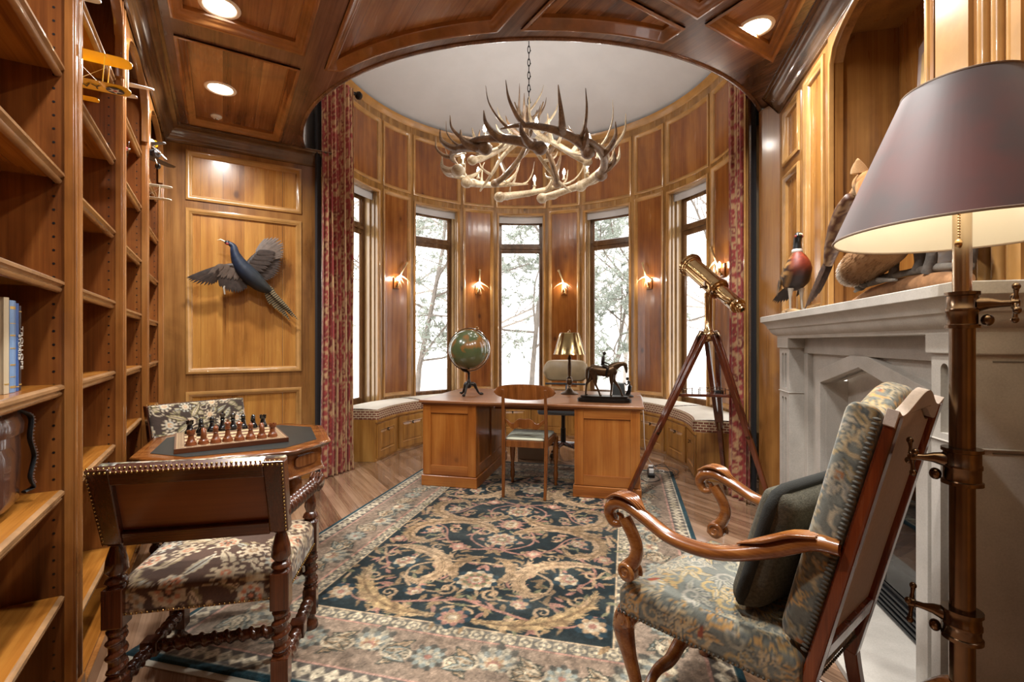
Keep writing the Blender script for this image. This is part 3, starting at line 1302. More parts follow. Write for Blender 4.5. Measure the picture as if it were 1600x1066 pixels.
def wall_right():
    hol = [(3.46, 3.76, 2.574, 2.93), (3.46, 3.76, 1.50, 2.468), (3.06, 3.345, 1.50, 2.93)]
    niche = (NI0, NI1, 1.47, 2.995)
    U = Matrix(((1, 0, 0, 0), (0, 0, -1, 0), (0, 1, 0, 0), (0, 0, 0, 1)))
    m = MB(M=U)
    fire = (1.95, 3.02, 0.0, 1.25)
    near = [(1.02, 1.62, 1.60, 2.93), (.15, .82, 1.6, 2.93), (.15, .82, .2, 1.45)]
    m.gridholes([-.72, S_END], [0, HC], hol + near + [niche, fire])
    root = m.build('wall_right', W_STILE, smooth=0)
    root.matrix_world = FWM
    struct(root)
    m = MB(M=U)
    for h in hol + near:
        m.add([(h[0], h[2], -.016), (h[1], h[2], -.016), (h[1], h[3], -.016), (h[0], h[3], -.016)], [(0, 1, 2, 3)])
    q = m.build('wall_right_panel', W_WALL, root, smooth=0)
    m = MB(M=U)
    for h in hol + near:
        m.sweep(rect_path(h), PPROF)
    q = m.build('wall_right_moulding', W_MOULD, root, smooth=50)
    # arched niche: spandrel, sides, back
    sp = 2.83
    ap = 2.985
    n = 20
    arc = [(NI0 + .035 + (NI1 - NI0 - .07) * i / n, sp + (ap - sp) * math.sqrt(max(0, 1 - (2 * i / n - 1) ** 2))) for i in range(n + 1)]
    m = MB(M=U)
    outer_ = [(NI0, 1.47), (NI0 + .035, 1.47)] + arc + [(NI1 - .035, 1.47), (NI1, 1.47), (NI1, 2.995), (NI0, 2.995)]
    m.prism(outer_, -.05, .012)
    q = m.build('niche_arch', W_STILE, root, smooth=25)
    m = MB(M=U)
    m.sweep([(NI0 + .035, 1.47)] + arc + [(NI1 - .035, 1.47)], [(.014, .012), (.012, .02), (.0, .023), (-.008, .018), (-.012, .0)], closed=False)
    q = m.build('niche_bead', W_MOULD, root, smooth=50)
    m = MB()
    m.box(NI0 - .01, NI0 + .0, .0, .34, 1.44, 3.0)
    m.box(NI1, NI1 + .01, .0, .34, 1.44, 3.0)
    m.box(NI0 - .01, NI1 + .01, .0, .34, 3.0, 3.02)
    q = m.build('niche_side', W_STILE, root, smooth=0)
    m = MB()
    m.box(NI0 - .02, NI1 + .02, .33, .36, 1.40, 3.02)
    q = m.build('niche_back', W_WALL, root, smooth=0)
    # reeded stiles beside the niche
    m = MB()
    for s0 in (1.68, 1.74, 1.80):
        m.lathe([(.018, 1.47), (.018, 2.98)], 12, M=T(s0, -.004, 0))
    m.box(1.62, 1.655, -.03, 0, 1.47, 2.99)
    m.box(1.86, 2.03, -.012, 0, 1.47, 2.99)
    q = m.build('reeded_stile', W_MOULD, root, smooth=40)
    return root


WR = wall_right()
m = MB()
m.sweep([(S_END + .002, -.0), (-.7, -.0)], [(o_, HC + h) for o_, h in CROWN], closed=False)
o = m.build('trim_crown_right', W_CROWN, smooth=45)
o.matrix_world = FWM
struct(o)
# jamb board between bay and fireplace wall
m = MB()
p0, p1 = Vector((1.93, 3.70)), Vector((1.978, 3.50))
d = (p1 - p0).normalized()
nn = Vector((d.y, -d.x))
q = [p0, p1, p1 - nn * .25, p0 - nn * .25] if (p1 - nn * .25).x > p1.x else [p0, p1, p1 + nn * .25, p0 + nn * .25]
m.prism([(a.x, a.y) for a in q], 0, HC - .02)
o = struct(m.build('wall_jamb', W_STILE, smooth=0))
# ================================================================= built-in bookcases (frame B: x = v, y = u)
def text_mesh(string, size, mat, parent, M, name='lettering', extrude=0.0004, align='CENTER'):
    cu = bpy.data.curves.new(name, 'FONT')
    cu.body = string
    cu.size = size
    cu.extrude = extrude
    cu.align_x = align
    cu.align_y = 'CENTER'
    t = bpy.data.objects.new(name + '_curve', cu)
    COL.objects.link(t)
    dg = bpy.context.evaluated_depsgraph_get()
    me = bpy.data.meshes.new_from_object(t.evaluated_get(dg))
    bpy.data.objects.remove(t)
    me.transform(M)
    me.materials.clear()
    me.materials.append(mat)
    o = bpy.data.objects.new(name, me)
    COL.objects.link(o)
    o.parent = parent
    return o


VB = -.418
EDGE = [(-.012, .0), (-.002, -.001), (.004, .004), (.006, .012), (.001, .018), (.004, .022), (.012, .027), (.012, .036), (.004, .042), (-.012, .042)]
BAYS = [
    (.448, 1.328, [.46, .81, 1.16, 1.505, 1.855, 2.21, 2.58], 'built-in pine bookcase bay beside the camera, nearest of the row'),
    (1.328, 2.208, [.46, .81, 1.16, 1.505, 1.865, 2.22], 'pine bookcase bay holding the blue books and the leather bag'),
    (2.208, 3.089, [.30, .80, 1.16, 1.505, 1.85, 2.21, 2.60], 'pine bookcase bay with the yellow biplane'),
    (3.089, 3.968, [.46, .81, 1.15, 1.487, 1.837, 2.186, 2.54], 'pine bookcase bay with the red model aeroplane'),
    (3.968, 4.898, [.46, .81, 1.15, 1.47, 1.80, 2.137, 2.48], 'pine bookcase bay in the far corner with three small aeroplanes'),
]
for bi, (ua, ub, hs, lab) in enumerate(BAYS):
    root = thing('bookcase', lab, 'bookcase', group='built-in bookcases')
    root.matrix_world = FB
    pw = .088
    m = MB()
    m.box(-.80, -.45, ub - pw, ub, 0, 3.0)
    if bi == 0: m.box(-.80, -.45, ua - pw, ua, 0, 3.0)
    m.cur = 1
    if bi > 0:
        for vv in (-.476, -.735):
            nz = int(2.6 / .0445)
            for i in range(nz):
                z = .18 + i * .0445
                m.add([(vv + .0042 * math.cos(k * PI / 3), ub - pw - .0008, z + .0042 * math.sin(k * PI / 3)) for k in range(6)], [tuple(range(6))])
    m.build('side_panel', [W_BOOK, M_BLACK], root, smooth=0)
    m = MB()
    f0, f1 = ub - pw, ub
    m.box(-.46, VB - .008, f0, f1, 0, 3.0)
    for (c0, c1, t) in ((f0, f0 + .016, .006), (f0 + .02, f0 + .026, .004), (f1 - .016, f1, .006), (f1 - .026, f1 - .02, .004)):
        m.box(VB - .010, VB - .008 + t, c0, c1, .14, 3.0)
    m.box(VB - .010, VB + .004, f0 - .003, f1 + .003, 0, .14)
    m.build('pilaster', W_BOOKF, root, smooth=30, bevel=.0025)
    m = MB()
    m.box(-.80, -.785, ua, ub - pw, .05, 3.0)
    m.build('back_panel', W_BOOK, root, smooth=0)
    m = MB()
    m.box(-.80, VB + .004, ua, ub - pw, 0, .095)
    m.build('plinth', W_BOOKF, root, smooth=0, bevel=.003)
    m = MB()
    m.box(-.79, VB - .012, ua, ub - pw, .095, .108)
    m.build('bottom_deck', W_SHELF, root, smooth=0)
    # arched head
    n = 20
    g0, g1 = ua + .02, ub - pw - .02
    arc = [(g0 + (g1 - g0) * i / n, 2.80 + .155 * math.sqrt(max(0, 1 - (2 * i / n - 1) ** 2))) for i in range(n + 1)]
    pol = [(ua, 2.70), (g0, 2.70)] + arc + [(g1, 2.70), (ub - pw, 2.70), (ub - pw, 3.0), (ua, 3.0)]
    AM = Matrix(((0, 0, 1, 0), (1, 0, 0, 0), (0, 1, 0, 0), (0, 0, 0, 1)))   # (x,y,z)->(z,x,y)
    m = MB(M=AM)
    m.prism(pol, -.452, VB - .006)
    m.build('arched_head', W_BOOKF, root, smooth=25)
    m = MB(M=AM)
    m.sweep([(g0, 2.6)] + arc + [(g1, 2.6)], [(.012, VB - .006), (.01, VB + .002), (0, VB + .004), (-.006, VB - .002), (-.008, VB - .03)], closed=False)
    m.build('arch_bead', W_MOULDX, root, smooth=50)
    for h in hs:
        m = MB()
        m.box(-.785, -.462, ua + .001, ub - pw - .001, h - .022, h)
        sh = m.build('shelf', W_SHELF, root, smooth=0)
        m = MB()
        m.M = Matrix(((0, 1, 0, 0), (1, 0, 0, 0), (0, 0, 1, 0), (0, 0, 0, 1)))
        m.sweep([(ua + .001, -.462), (ub - pw - .001, -.462)], [(o_ + .001, h - .040 + z * .95) for o_, z in EDGE], closed=False)
        m.build('edge_moulding', W_SHEDGE, sh, smooth=50)


def onB(v, u, z, rz=0.0):
    return FB @ T(v, u, z) @ Matrix.Rotation(rz, 4, 'Z')


# ---- books
M_BKBLUE = plain('blue_binding', '#27508f', 0.35, var=.1)
M_BKPALE = plain('pale_blue_binding', '#6d8db4', 0.3, var=.15)
M_BKDARK = plain('dark_binding', '#2a1a16', 0.45)
M_BKRED = plain('maroon_binding', '#4c1718', 0.4)
M_BKCREAM = plain('cream_binding', '#b9a98b', 0.6)
M_PAGES = plain('page_block', '#d9cdb0', 0.9)
M_GOLD = plain('gilt_line', '#c9a55a', 0.35, metal=0.7)
M_SILVER = plain('pale_lettering', '#c9c2b4', 0.5)


def book(label, v, u, z, w, h, d, mat, bands=(), title=None, tmat=None, rz=0.0, tsize=.02, tz=None):
    """spine faces +x; w = thickness along y"""
    root = thing('book', label, 'book', group='books on the shelves')
    root.matrix_world = onB(v, u, z, rz)
    m = MB()
    m.box(-d, -.004, 0, .004, 0, h)
    m.box(-d, -.004, w - .004, w, 0, h)
    n = 6
    pts = [(-.006 + .006 * math.sin(PI * i / n), w * i / n) for i in range(n + 1)]
    m.prism(pts + [(-.008, w), (-.008, 0)], 0, h)
    c = m.build('cover', mat, root, smooth=30)
    m = MB()
    m.box(-d + .004, -.008, .004, w - .004, .004, h - .004)
    m.build('pages', M_PAGES, root, smooth=0)
    if bands:
        m = MB()
        for b, t in bands:
            pp = [(-.0055 + .0063 * math.sin(PI * i / n), w * i / n) for i in range(n + 1)]
            m.prism(pp + [(-.007, w), (-.007, 0)], h * b - t / 2, h * b + t / 2)
        m.build('spine_band', M_GOLD, c, smooth=0)
    if title:
        Mx = Matrix.Translation((.0012, w / 2, tz or h / 2)) @ Matrix.Rotation(R(90), 4, 'Z') @ Matrix.Rotation(R(90), 4, 'X') @ Matrix.Rotation(R(-90), 4, 'Z')
        text_mesh(title, tsize, tmat or M_GOLD, c, Mx, 'title')
    return root


book('dark narrow book with pale vertical lettering at the end of the row', -.50, 1.905, 1.161, .022, .245, .16, M_BKDARK, [(.07, .004), (.93, .002)], 'TROLLOPE', M_SILVER, tsize=.026)
book('bright blue book with a pale title between the dark and the banded book', -.498, 1.875, 1.161, .028, .250, .17, M_BKBLUE, [(.05, .003)], 'STORIES', M_SILVER, tsize=.02)
book('pale blue leather book with gilt spine bands', -.495, 1.825, 1.161, .046, .255, .18, M_BKPALE, [(.06, .006), (.17, .002), (.3, .004), (.48, .003), (.62, .004), (.75, .002), (.92, .008)])
book('cream book standing beside the pale blue one at the picture edge', -.495, 1.785, 1.161, .036, .26, .18, M_BKCREAM, [(.1, .003)])
book('thin maroon book under the fourth shelf of the third bay', -.50, 3.28, .811, .03, .29, .17, M_BKRED, [(.2, .003), (.5, .003), (.8, .003)])
book('pale tall book in the third bay near eye level', -.50, 3.32, 1.838, .03, .24, .17, M_BKCREAM, [(.2, .003), (.8, .003)])
tb = thing('keepsake_box', 'small wooden box with a dark knob on the shelf of the far corner bay', 'box')
tb.matrix_world = onB(-.52, 4.42, 1.151)
m = MB().box(-.06, .06, -.06, .06, 0, .045)
m.build('box_body', W_OAKX, tb, bevel=.003)
m = MB().box(-.064, .064, -.064, .064, .045, .06)
lid = m.build('lid', W_OAKX, tb, bevel=.003)
m = MB().ell((0, 0, .07), (.014, .014, .012))
m.build('knob', M_BLACK, lid)

# ---- leather bag standing on the shelf
bag = thing('leather_bag', 'brown leather shoulder bag with braided strap standing on the low shelf', 'bag')
bag.matrix_world = onB(-.60, 1.895, .811)


def superell(cx, cy, a, b, z, n=28, e=3.2):
    out = []
    for k in range(n):
        t = 2 * PI * k / n
        c, s_ = math.cos(t), math.sin(t)
        out.append((cx + a * math.copysign(abs(c) ** (2 / e), c), cy + b * math.copysign(abs(s_) ** (2 / e), s_), z))
    return out


m = MB()
m.rings([superell(0, 0, a, b, z, e=3.4) for a, b, z in ((.05, .08, 0), (.075, .105, .008), (.088, .118, .03), (.092, .122, .15), (.090, .118, .265), (.078, .105, .288), (.05, .075, .295))])
m.build('bag_body', M_LEATHERD, bag, smooth=60)
m = MB()
m.rings([superell(.040, -.05, a, b * .7, z, e=5) for a, b, z in ((.02, .06, .02), (.05, .088, .026), (.058, .095, .05), (.058, .095, .17), (.05, .088, .195), (.02, .05, .20))])
m.build('front_pocket', M_LEATHERD, bag, smooth=60)
m = MB()
m.rings([superell(0, .01, a, b, z) for a, b, z in ((.096, .126, .222), (.098, .127, .25), (.084, .11, .292), (.05, .075, .302))], caps=True)
m.build('flap', M_LEATHERD, bag, smooth=60)
st = spline([(.075, .07, .29), (.10, .10, .262), (.102, .085, .20), (.104, .115, .14), (.100, .095, .08), (.102, .118, .045), (.085, .10, .035)], 6)
m = MB()
m.tube(st, .011, 8, flat=.45)
m.build('strap', M_BLACKLEA, bag)
m = MB()
for k in range(24):
    p = st[4 + k] if 4 + k < len(st) else st[-1]
    m.ell((p[0] + .004, p[1], p[2]), (.007, .005, .004), 6, 4)
m.build('braid', M_LEATHERD, bag)
m = MB()
m.tube([(.0, -.05, .29), (.0, -.04, .32), (0, .04, .32), (0, .05, .29)], .008, 8)
m.build('handle', M_BLACKLEA, bag)

# ---- model aeroplanes
M_YEL = plain('yellow_paint', '#eebb1c', 0.35, coat=.3)
M_PW = plain('white_paint', '#d9dcdf', 0.35, coat=.3)
M_PG = plain('grey_paint', '#8b8f92', 0.4)
M_PR = plain('red_paint', '#b32530', 0.35, coat=.3)
M_PDK = plain('dark_grey_paint', '#3d3a3a', 0.45)
M_PB = plain('navy_paint', '#1c2446', 0.4)
M_PPALE = plain('cream_paint', '#c9c0ac', 0.5)
M_WIRE = plain('rigging_wire', '#c8b9a0', 0.4)


def wing_poly(span, chord, n=6, taper=1.0):
    h = span / 2
    pts = []
    r = chord / 2 * taper
    for s_ in (1, -1):
        for k in range(n + 1):
            a = -PI / 2 + PI * k / n
            pts.append((s_ * (h - r * .7) + s_ * r * .7 * math.cos(a), s_ * r * math.sin(a)))
    return pts


def wing(mb, span, chord, z, taper=1.0, y=0, sweep=0.0, thick=.006, dihedral=0.0):
    """slightly cambered plate, rounded tips"""
    n = 25
    rings = []
    for i in range(n):
        t = math.sin(PI / 2 * (-1 + 2 * i / (n - 1)))
        x = t * span / 2
        c = chord * (1 - (1 - taper) * abs(t)) * (math.sqrt(max(.01, 1 - max(0, (abs(t) - .86) / .14) ** 2)))
        yy = y - sweep * abs(t)
        zz = z + dihedral * abs(t)
        rings.append([(x, yy + c * .5, zz), (x, yy + c * .25, zz + thick), (x, yy - c * .1, zz + thick), (x, yy - c * .5, zz),
                      (x, yy - c * .1, zz - thick * .4), (x, yy + c * .25, zz - thick * .5)])
    mb.rings(rings)
    return mb


def star_roundel(parent, M):
    m = MB(M=M)
    m.flat([(.030 * math.cos(k * PI / 12), .030 * math.sin(k * PI / 12)) for k in range(24)], 0)
    m.cur = 1
    m.flat([((.028 if k % 2 == 0 else .011) * math.cos(PI / 2 + k * PI / 5), (.028 if k % 2 == 0 else .011) * math.sin(PI / 2 + k * PI / 5)) for k in range(10)], .0006)
    m.cur = 2
    m.flat([(.007 * math.cos(k * PI / 6), .007 * math.sin(k * PI / 6)) for k in range(12)], .0012)
    return m.build('star_roundel', [M_PB, M_PW, M_PR], parent, smooth=0, recalc=False)


def aeroplane(label, M, body, wings, span=.42, chord=.085, gap=.095, length=.30, bi=True, nose=None, prop=True, star=False, text=None, stand=0.0, sweep=0.0, taper=1.0, gear=True, low=0.0):
    root = thing('model_aeroplane', label, 'model aeroplane', group='model aeroplanes on the bookcase')
    root.matrix_world = M
    m = MB()
    L = length
    pr = [(-.62, .004), (-.5, .012), (-.2, .022), (.1, .028), (.3, .03), (.38, .024)]
    m.rings([[(r_ * .8 * math.cos(2 * PI * k / 12), y * L, .02 + r_ * math.sin(2 * PI * k / 12)) for k in range(12)] for y, r_ in pr])
    fus = m.build('fuselage', body, root, smooth=50)
    m = MB()
    m.rings([[(r_ * math.cos(2 * PI * k / 12), y * L, .02 + r_ * math.sin(2 * PI * k / 12)) for k in range(12)] for y, r_ in ((.37, .029), (.40, .031), (.44, .028), (.46, .012), (.50, .004))])
    m.build('engine_cowl', nose or body, root, smooth=50)
    m = MB()
    wing(m, span * .34, chord * .55, .028, y=-.56 * L, thick=.003)
    m.prism([(0, 0), (.03, .0), (.035, .035), (.015, .05)], -.0015, .0015, M=T(0, -.62 * L, .02) @ rotM('Z', R(90)) @ rotM('X', R(90)))
    m.build('tail', wings, root, smooth=30)
    zl = -.004 + low
    if bi:
        m = wing(MB(), span, chord, zl + gap, taper, y=.19 * L, sweep=sweep)
        m.build('upper_wing', wings, root, smooth=30)
    m = wing(MB(), span * (.97 if bi else 1), chord, zl, taper, y=.13 * L, sweep=sweep)
    lw = m.build('lower_wing' if bi else 'main_wing', wings, root, smooth=30)
    if bi:
        m = MB()
        for sx in (-1, 1):
            for yy in (.02 * L, .28 * L):
                m.tube([(sx * span * .30, yy, zl), (sx * span * .32, yy + .01, zl + gap)], .0035, 6, flat=.5)
            m.tube([(sx * .03, .2 * L, .035), (sx * .035, .2 * L, zl + gap)], .0025, 6)
        m.build('wing_strut', wings, root)
        m = MB()
        for sx in (-1, 1):
            m.tube([(sx * .03, .1 * L, zl + gap), (sx * span * .30, .02 * L, zl)], .0009, 4)
            m.tube([(sx * .03, .1 * L, zl), (sx * span * .31, .02 * L, zl + gap)], .0009, 4)
        m.build('rigging', M_WIRE, root)
    if gear:
        for sx in (-1, 1):
            m = MB()
            m.lathe([(.004, -.006), (.02, -.006), (.022, 0), (.02, .006), (.004, .006)], 14, M=T(sx * .045, .25 * L, -.055) @ rotM('Y', R(90)))
            w = m.build('wheel', M_BLACK, root, smooth=40)
            m = MB()
            m.tube([(sx * .02, .25 * L, .0), (sx * .045, .25 * L, -.055)], .003, 6)
            m.build('axle_strut', M_CHROME, w)
    if prop:
        m = MB()
        for a in (0, PI):
            m.rings([[(c_ * math.cos(a + .4) + 0, .50 * L + d_, .02 + c_ * math.sin(a + .4) + e_) for d_, e_ in ((-.002, -w_), (.002, -w_ * .4), (.002, w_), (-.002, w_ * .4))]
                     for c_, w_ in ((.004, .004), (.03, .007), (.055, .005), (.062, .002))])
        m.ell((0, .50 * L, .02), (.007, .01, .007), 8, 6)
        m.build('propeller', M_CHROME, root, smooth=40)
    if star:
        star_roundel(lw, T(span * .37, .13 * L, zl - .006) @ rotM('X', PI))
        star_roundel(lw, T(-span * .37, .13 * L, zl - .006) @ rotM('X', PI))
    if text:
        text_mesh(text, chord * .55, M_BLACK, lw, T(-0.052, .13 * L, zl - .0062) @ rotM('Z', PI) @ rotM('X', PI), 'lettering')
    if stand > 0:
        m = MB()
        m.tube([(0, 0, .0), (0, -.02, -stand + .01)], .003, 6)
        m.lathe([(.0, 0), (.045, 0), (.045, .008), (.03, .012), (.0, .012)], 20, M=T(0, -.02, -stand))
        m.build('display_stand', M_BLACK, root)
    return root


aeroplane('yellow biplane with star roundels and navy lettering under its lower wing', onB(-.545, 2.56, 2.345, PI), M_YEL, M_YEL, span=.45, chord=.10, gap=.105, length=.34, star=True, text='NAVY', stand=.136)
aeroplane('white jet aeroplane with long pointed wings above the yellow biplane', onB(-.56, 3.42, 2.745, PI * .93), M_PW, M_PW, span=.46, chord=.10, bi=False, prop=False, stand=.205, taper=.25, sweep=.05, gear=False, length=.36)
aeroplane('blue and white aeroplane on the top shelf above the yellow biplane', onB(-.62, 2.72, 2.78, PI), M_PB, M_PW, span=.34, chord=.08, bi=False, stand=.18, taper=.5, gear=False, length=.28)
aeroplane('red aeroplane with a silver propeller in the third bay', onB(-.55, 3.36, 2.36, -PI / 2 + .2), M_PR, M_PR, span=.26, chord=.06, gap=.07, length=.2, stand=.174)
aeroplane('yellow-nosed grey aeroplane at the top of the far corner bay', onB(-.50, 4.40, 2.78, -PI / 2 + .9), M_PPALE, M_PG, span=.30, chord=.07, bi=False, nose=M_YEL, stand=.30, length=.22, taper=.6)
aeroplane('dark-winged aeroplane with white propeller in the far corner bay', onB(-.48, 4.30, 2.64, -PI / 2 - .7), M_PDK, M_PDK, span=.42, chord=.09, bi=False, stand=.16, length=.24, taper=.8)
aeroplane('cream biplane on the shelf below the dark-winged aeroplane', onB(-.52, 4.36, 2.36, PI), M_PPALE, M_PPALE, span=.40, chord=.07, gap=.09, length=.24, stand=.223)
m = MB()
m.ell((0, 0, .05), (.05, .05, .05), 20, 12)
vz = thing('blue_ornament', 'round dark blue ornament on the shelf at the left edge', 'ornament')
vz.matrix_world = onB(-.62, 1.86, 1.866)
m.build('glazed_ball', M_PB, vz)
m = MB().lathe([(0.001, 0), (.03, 0), (.026, .008), (.02, .012)], 20)
m.build('foot_ring', M_BLACK, vz)
# ================================================================= window seats and cushions
RI = 1.655
SEG_A0, SEG_N = -87.0, 11
SW = 198.0 / SEG_N


def pol(r, deg, z=0.0):
    return Vector((CX + r * math.sin(R(deg)), CY + r * math.cos(R(deg)), z))


seat_words = ['nearest the left curtain', 'second from the left curtain', 'third from the left curtain', 'behind the left half of the desk',
              'under the window left of centre', 'under the centre window', 'right of the centre window', 'behind the right half of the desk',
              'right of the desk corner', 'second from the right curtain', 'nearest the right curtain']
for k in range(SEG_N):
    a0, a1 = SEG_A0 + SW * k, SEG_A0 + SW * (k + 1)
    am = (a0 + a1) / 2
    c = pol(RI, am)
    root = thing('window_seat_cabinet', 'knotty pine window seat cabinet ' + seat_words[k], 'cabinet', c, -R(am), group='window seat cabinets')
    # local: x tangential (right), y outwards to the wall
    hw = RI * math.sin(R(SW / 2))
    sag = RI * math.cos(R(SW / 2)) - RI
    ow = (RW - .004) * math.sin(R(SW / 2))
    oy = (RW - .004) * math.cos(R(SW / 2)) - RI
    m = MB()
    m.prism([(-hw, sag + .012), (hw, sag + .012), (ow, oy), (0, RW - RI - .005), (-ow, oy)], 0.0, .455)
    cb = m.build('cabinet_body', W_BENCH, root, smooth=0, bevel=.002)
    y0 = sag + .012
    m = MB()
    m.gridholes([-hw + .028, hw - .028], [.03, .405], [(-hw + .085, hw - .085, .095, .335)], M=T(0, y0 - .018, 0) @ UPR)
    x0, x1 = -hw + .028, hw - .028
    m.box(x0, x1, y0 - .0175, y0 - .002, .03, .034)
    m.box(x0, x1, y0 - .0175, y0 - .002, .401, .405)
    m.box(x0, x0 + .004, y0 - .0175, y0 - .002, .03, .405)
    m.box(x1 - .004, x1, y0 - .0175, y0 - .002, .03, .405)
    h = (-hw + .085, hw - .085, .095, .335)
    m.sweep(rect_path(h), [(-.004, .001), (.004, .003), (.01, -.008), (.014, -.013)], M=T(0, y0 - .018, 0) @ UPR)
    m.frustum(h[0] + .005, h[1] - .005, 0, .24 - .01, 0, .012, .03, .03, M=T(0, y0 - .004, .10) @ rotM('X', R(90)))
    dr = m.build('door', W_BENCH, root, smooth=0)
    m = MB()
    m.box(-.006, .006, -.006, .0, -.022, .008)
    m.tube([(-.012, -.012, .0), (0, -.02, .004), (.012, -.012, .0)], .004, 6)
    m.ell((0, -.016, -.02), (.006, .006, .008), 8, 6)
    m.M = None
    q = m.build('drop_pull', M_IRON, dr, loc=(0, y0 - .018, .325))
    m = MB()
    m.box(-hw, hw, y0 - .022, y0, .425, .455)
    m.box(-hw, hw, y0 - .006, y0, .0, .03)
    m.build('rail_moulding', W_BENCH, root, smooth=0, bevel=.004)
# cushions: six lengths following the curve
CN = 6
CW_ = 198.0 / CN
cw = ['beside the left curtain', 'second along from the left curtain', 'left of the centre window', 'right of the centre window', 'beyond the right corner of the desk', 'beside the right curtain']
for k in range(CN):
    a0, a1 = SEG_A0 + CW_ * k + .25, SEG_A0 + CW_ * (k + 1) - .25
    n = 12
    m = MB()
    top, rim = [], []
    zs = [(.456, 0.006), (.460, 0.0), (.552, 0.0), (.560, .004), (.565, .016)]
    loop = [(RI - .02, a0 + (a1 - a0) * i / n) for i in range(n + 1)] + [(RW - .015, a1 - (a1 - a0) * i / n) for i in range(n + 1)]
    mid = (a0 + a1) / 2
    rings = []
    for z, ins in zs:
        ring = []
        for r_, a in loop:
            rr = r_ + (ins if r_ < 1.9 else -ins)
            aa = a + (mid - a) * ins / .55
            ring.append(pol(rr, aa, z))
        rings.append(ring)
    m.rings(rings, caps=False)
    nl = len(loop)
    m.cur = 1
    # crowned top
    for i in range(n):
        q = []
        for r_, kk in ((0, i), (0, i + 1), (1, i + 1), (1, i)):
            a = a0 + (a1 - a0) * kk / n
            aa = a + (mid - a) * .016 / .55
            q.append((r_, aa))
        R0, R1 = RI - .02 + .016, RW - .015 - .016
        for s_ in range(4):
            t0, t1 = s_ / 4, (s_ + 1) / 4
            hz = lambda t: .565 + .010 * math.sin(PI * t)
            m.add([pol(R0 + (R1 - R0) * t0, q[0][1], hz(t0)), pol(R0 + (R1 - R0) * t0, q[1][1], hz(t0)), pol(R0 + (R1 - R0) * t1, q[1][1], hz(t1)), pol(R0 + (R1 - R0) * t1, q[0][1], hz(t1))], [(0, 1, 2, 3)])
    m.cur = 0
    m.add(rings[0], [tuple(range(nl))])
    o = m.build('seat_cushion', [M_BRICKW, M_CTOP], smooth=45, recalc=False)
    tag(o, 'window seat cushion with cream top and brick-woven edge ' + cw[k], 'cushion', 'window seat cushions')
    # thread direction of the edge weave
    uv = o.data.uv_layers.new(name='UVMap')
    for p in o.data.polygons:
        for li in p.loop_indices:
            co = o.data.vertices[o.data.loops[li].vertex_index].co
            a = math.atan2(co.x - CX, co.y - CY)
            r_ = math.hypot(co.x - CX, co.y - CY)
            uv.data[li].uv = (a * RI + r_, co.z)
    m = MB()
    lp = [pol(r_ + (.0 if r_ < 1.9 else -.0), a, .558) for r_, a in loop]
    m.tube(lp, .0045, 6, closed=True)
    m.build('piping', plain('cushion_piping', '#b9a98c', .8) if k == 0 else bpy.data.materials['cushion_piping'], o)

# ================================================================= curtains
def damask(w, h, seed):
    c = Canvas(w, h, 210, '#ad8861', seed)
    RED, RD, TAN = '#8a3530', '#702a26', '#ad8861'
    pw, ph = .30, .62
    for i in range(int(w / pw) + 2):
        for j in range(-1, int(h / ph) + 2):
            cx = i * pw
            cy = j * ph + (ph / 2 if i % 2 else 0)
            c.flower(cx, cy, .15, 8, [RED, TAN, RED, RED, TAN, RD], R(90), .35)
            for s_ in (-1, 1):
                for t, L in ((.3, .19), (.85, .16), (1.3, .13)):
                    c.leaf(cx + s_ * .02, cy + .08, L, .05, PI / 2 - s_ * t, [RED, RD], s_ * .25, 5, mid=TAN)
                    c.leaf(cx + s_ * .02, cy - .08, L * .9, .045, -PI / 2 + s_ * t, [RED, RED], -s_ * .25, 5, mid=TAN)
                c.spiral(cx + s_ * .11, cy + .24, .055, R(90), 1.2, .014, RED, hand=s_)
                c.spiral(cx + s_ * .10, cy - .25, .05, R(-90), 1.2, .013, RD, hand=-s_)
            c.leaf(cx, cy + .10, .20, .06, PI / 2, [RED, TAN, RED], 0, 6)
    c.speckle(.05)
    return c


def curtain(name, label, p0, p1, h, folds, amp, width, seed, side=1):
    """gathered fabric between two floor points"""
    p0, p1 = Vector(p0), Vector(p1)
    d = p1 - p0
    L = d.length
    d.normalize()
    n_ = Vector((-d.y, d.x))
    NX, NZ = folds * 16, 240
    rs = random.Random(seed)
    ph = [rs.uniform(-.5, .5) for _ in range(folds + 1)]
    vs, uvs = [], []
    for j in range(NZ + 1):
        t = j / NZ
        z = .006 + (h - .006) * t
        for i in range(NX + 1):
            u = i / NX
            k = min(int(u * folds), folds - 1)
            a = 2 * PI * folds * u
            am = amp * (1.15 - .45 * t) * (1 + .3 * ph[k])
            off = am * math.sin(a) + .008 * math.sin(a * 2.3 + 3 * t + seed)
            sway = .01 * math.sin(5 * t + ph[k] * 4)
            x = p0 + d * (u * L + sway + .25 * am * math.sin(2 * a)) + n_ * off
            vs.append((x.x, x.y, z))
            uvs.append((u * width, z))
    f = []
    W_ = NX + 1
    for j in range(NZ):
        for i in range(NX):
            f.append((j * W_ + i, j * W_ + i + 1, (j + 1) * W_ + i + 1, (j + 1) * W_ + i))
    m = MB()
    m.v = [Vector(p) for p in vs]
    m.f = f
    m.mi = [0] * len(f)
    root = thing(name, label, 'curtain', (0, 0, 0), group='bay curtains')
    o = m.build('drapery', M_DAMASK, root, smooth=180)
    cv = damask(width, h, seed)
    uv = np.array(uvs)
    set_colors(o, cv.sample(uv[:, 0], uv[:, 1]))
    sd = o.modifiers.new('thickness', 'SOLIDIFY')
    sd.thickness = .004
    return root


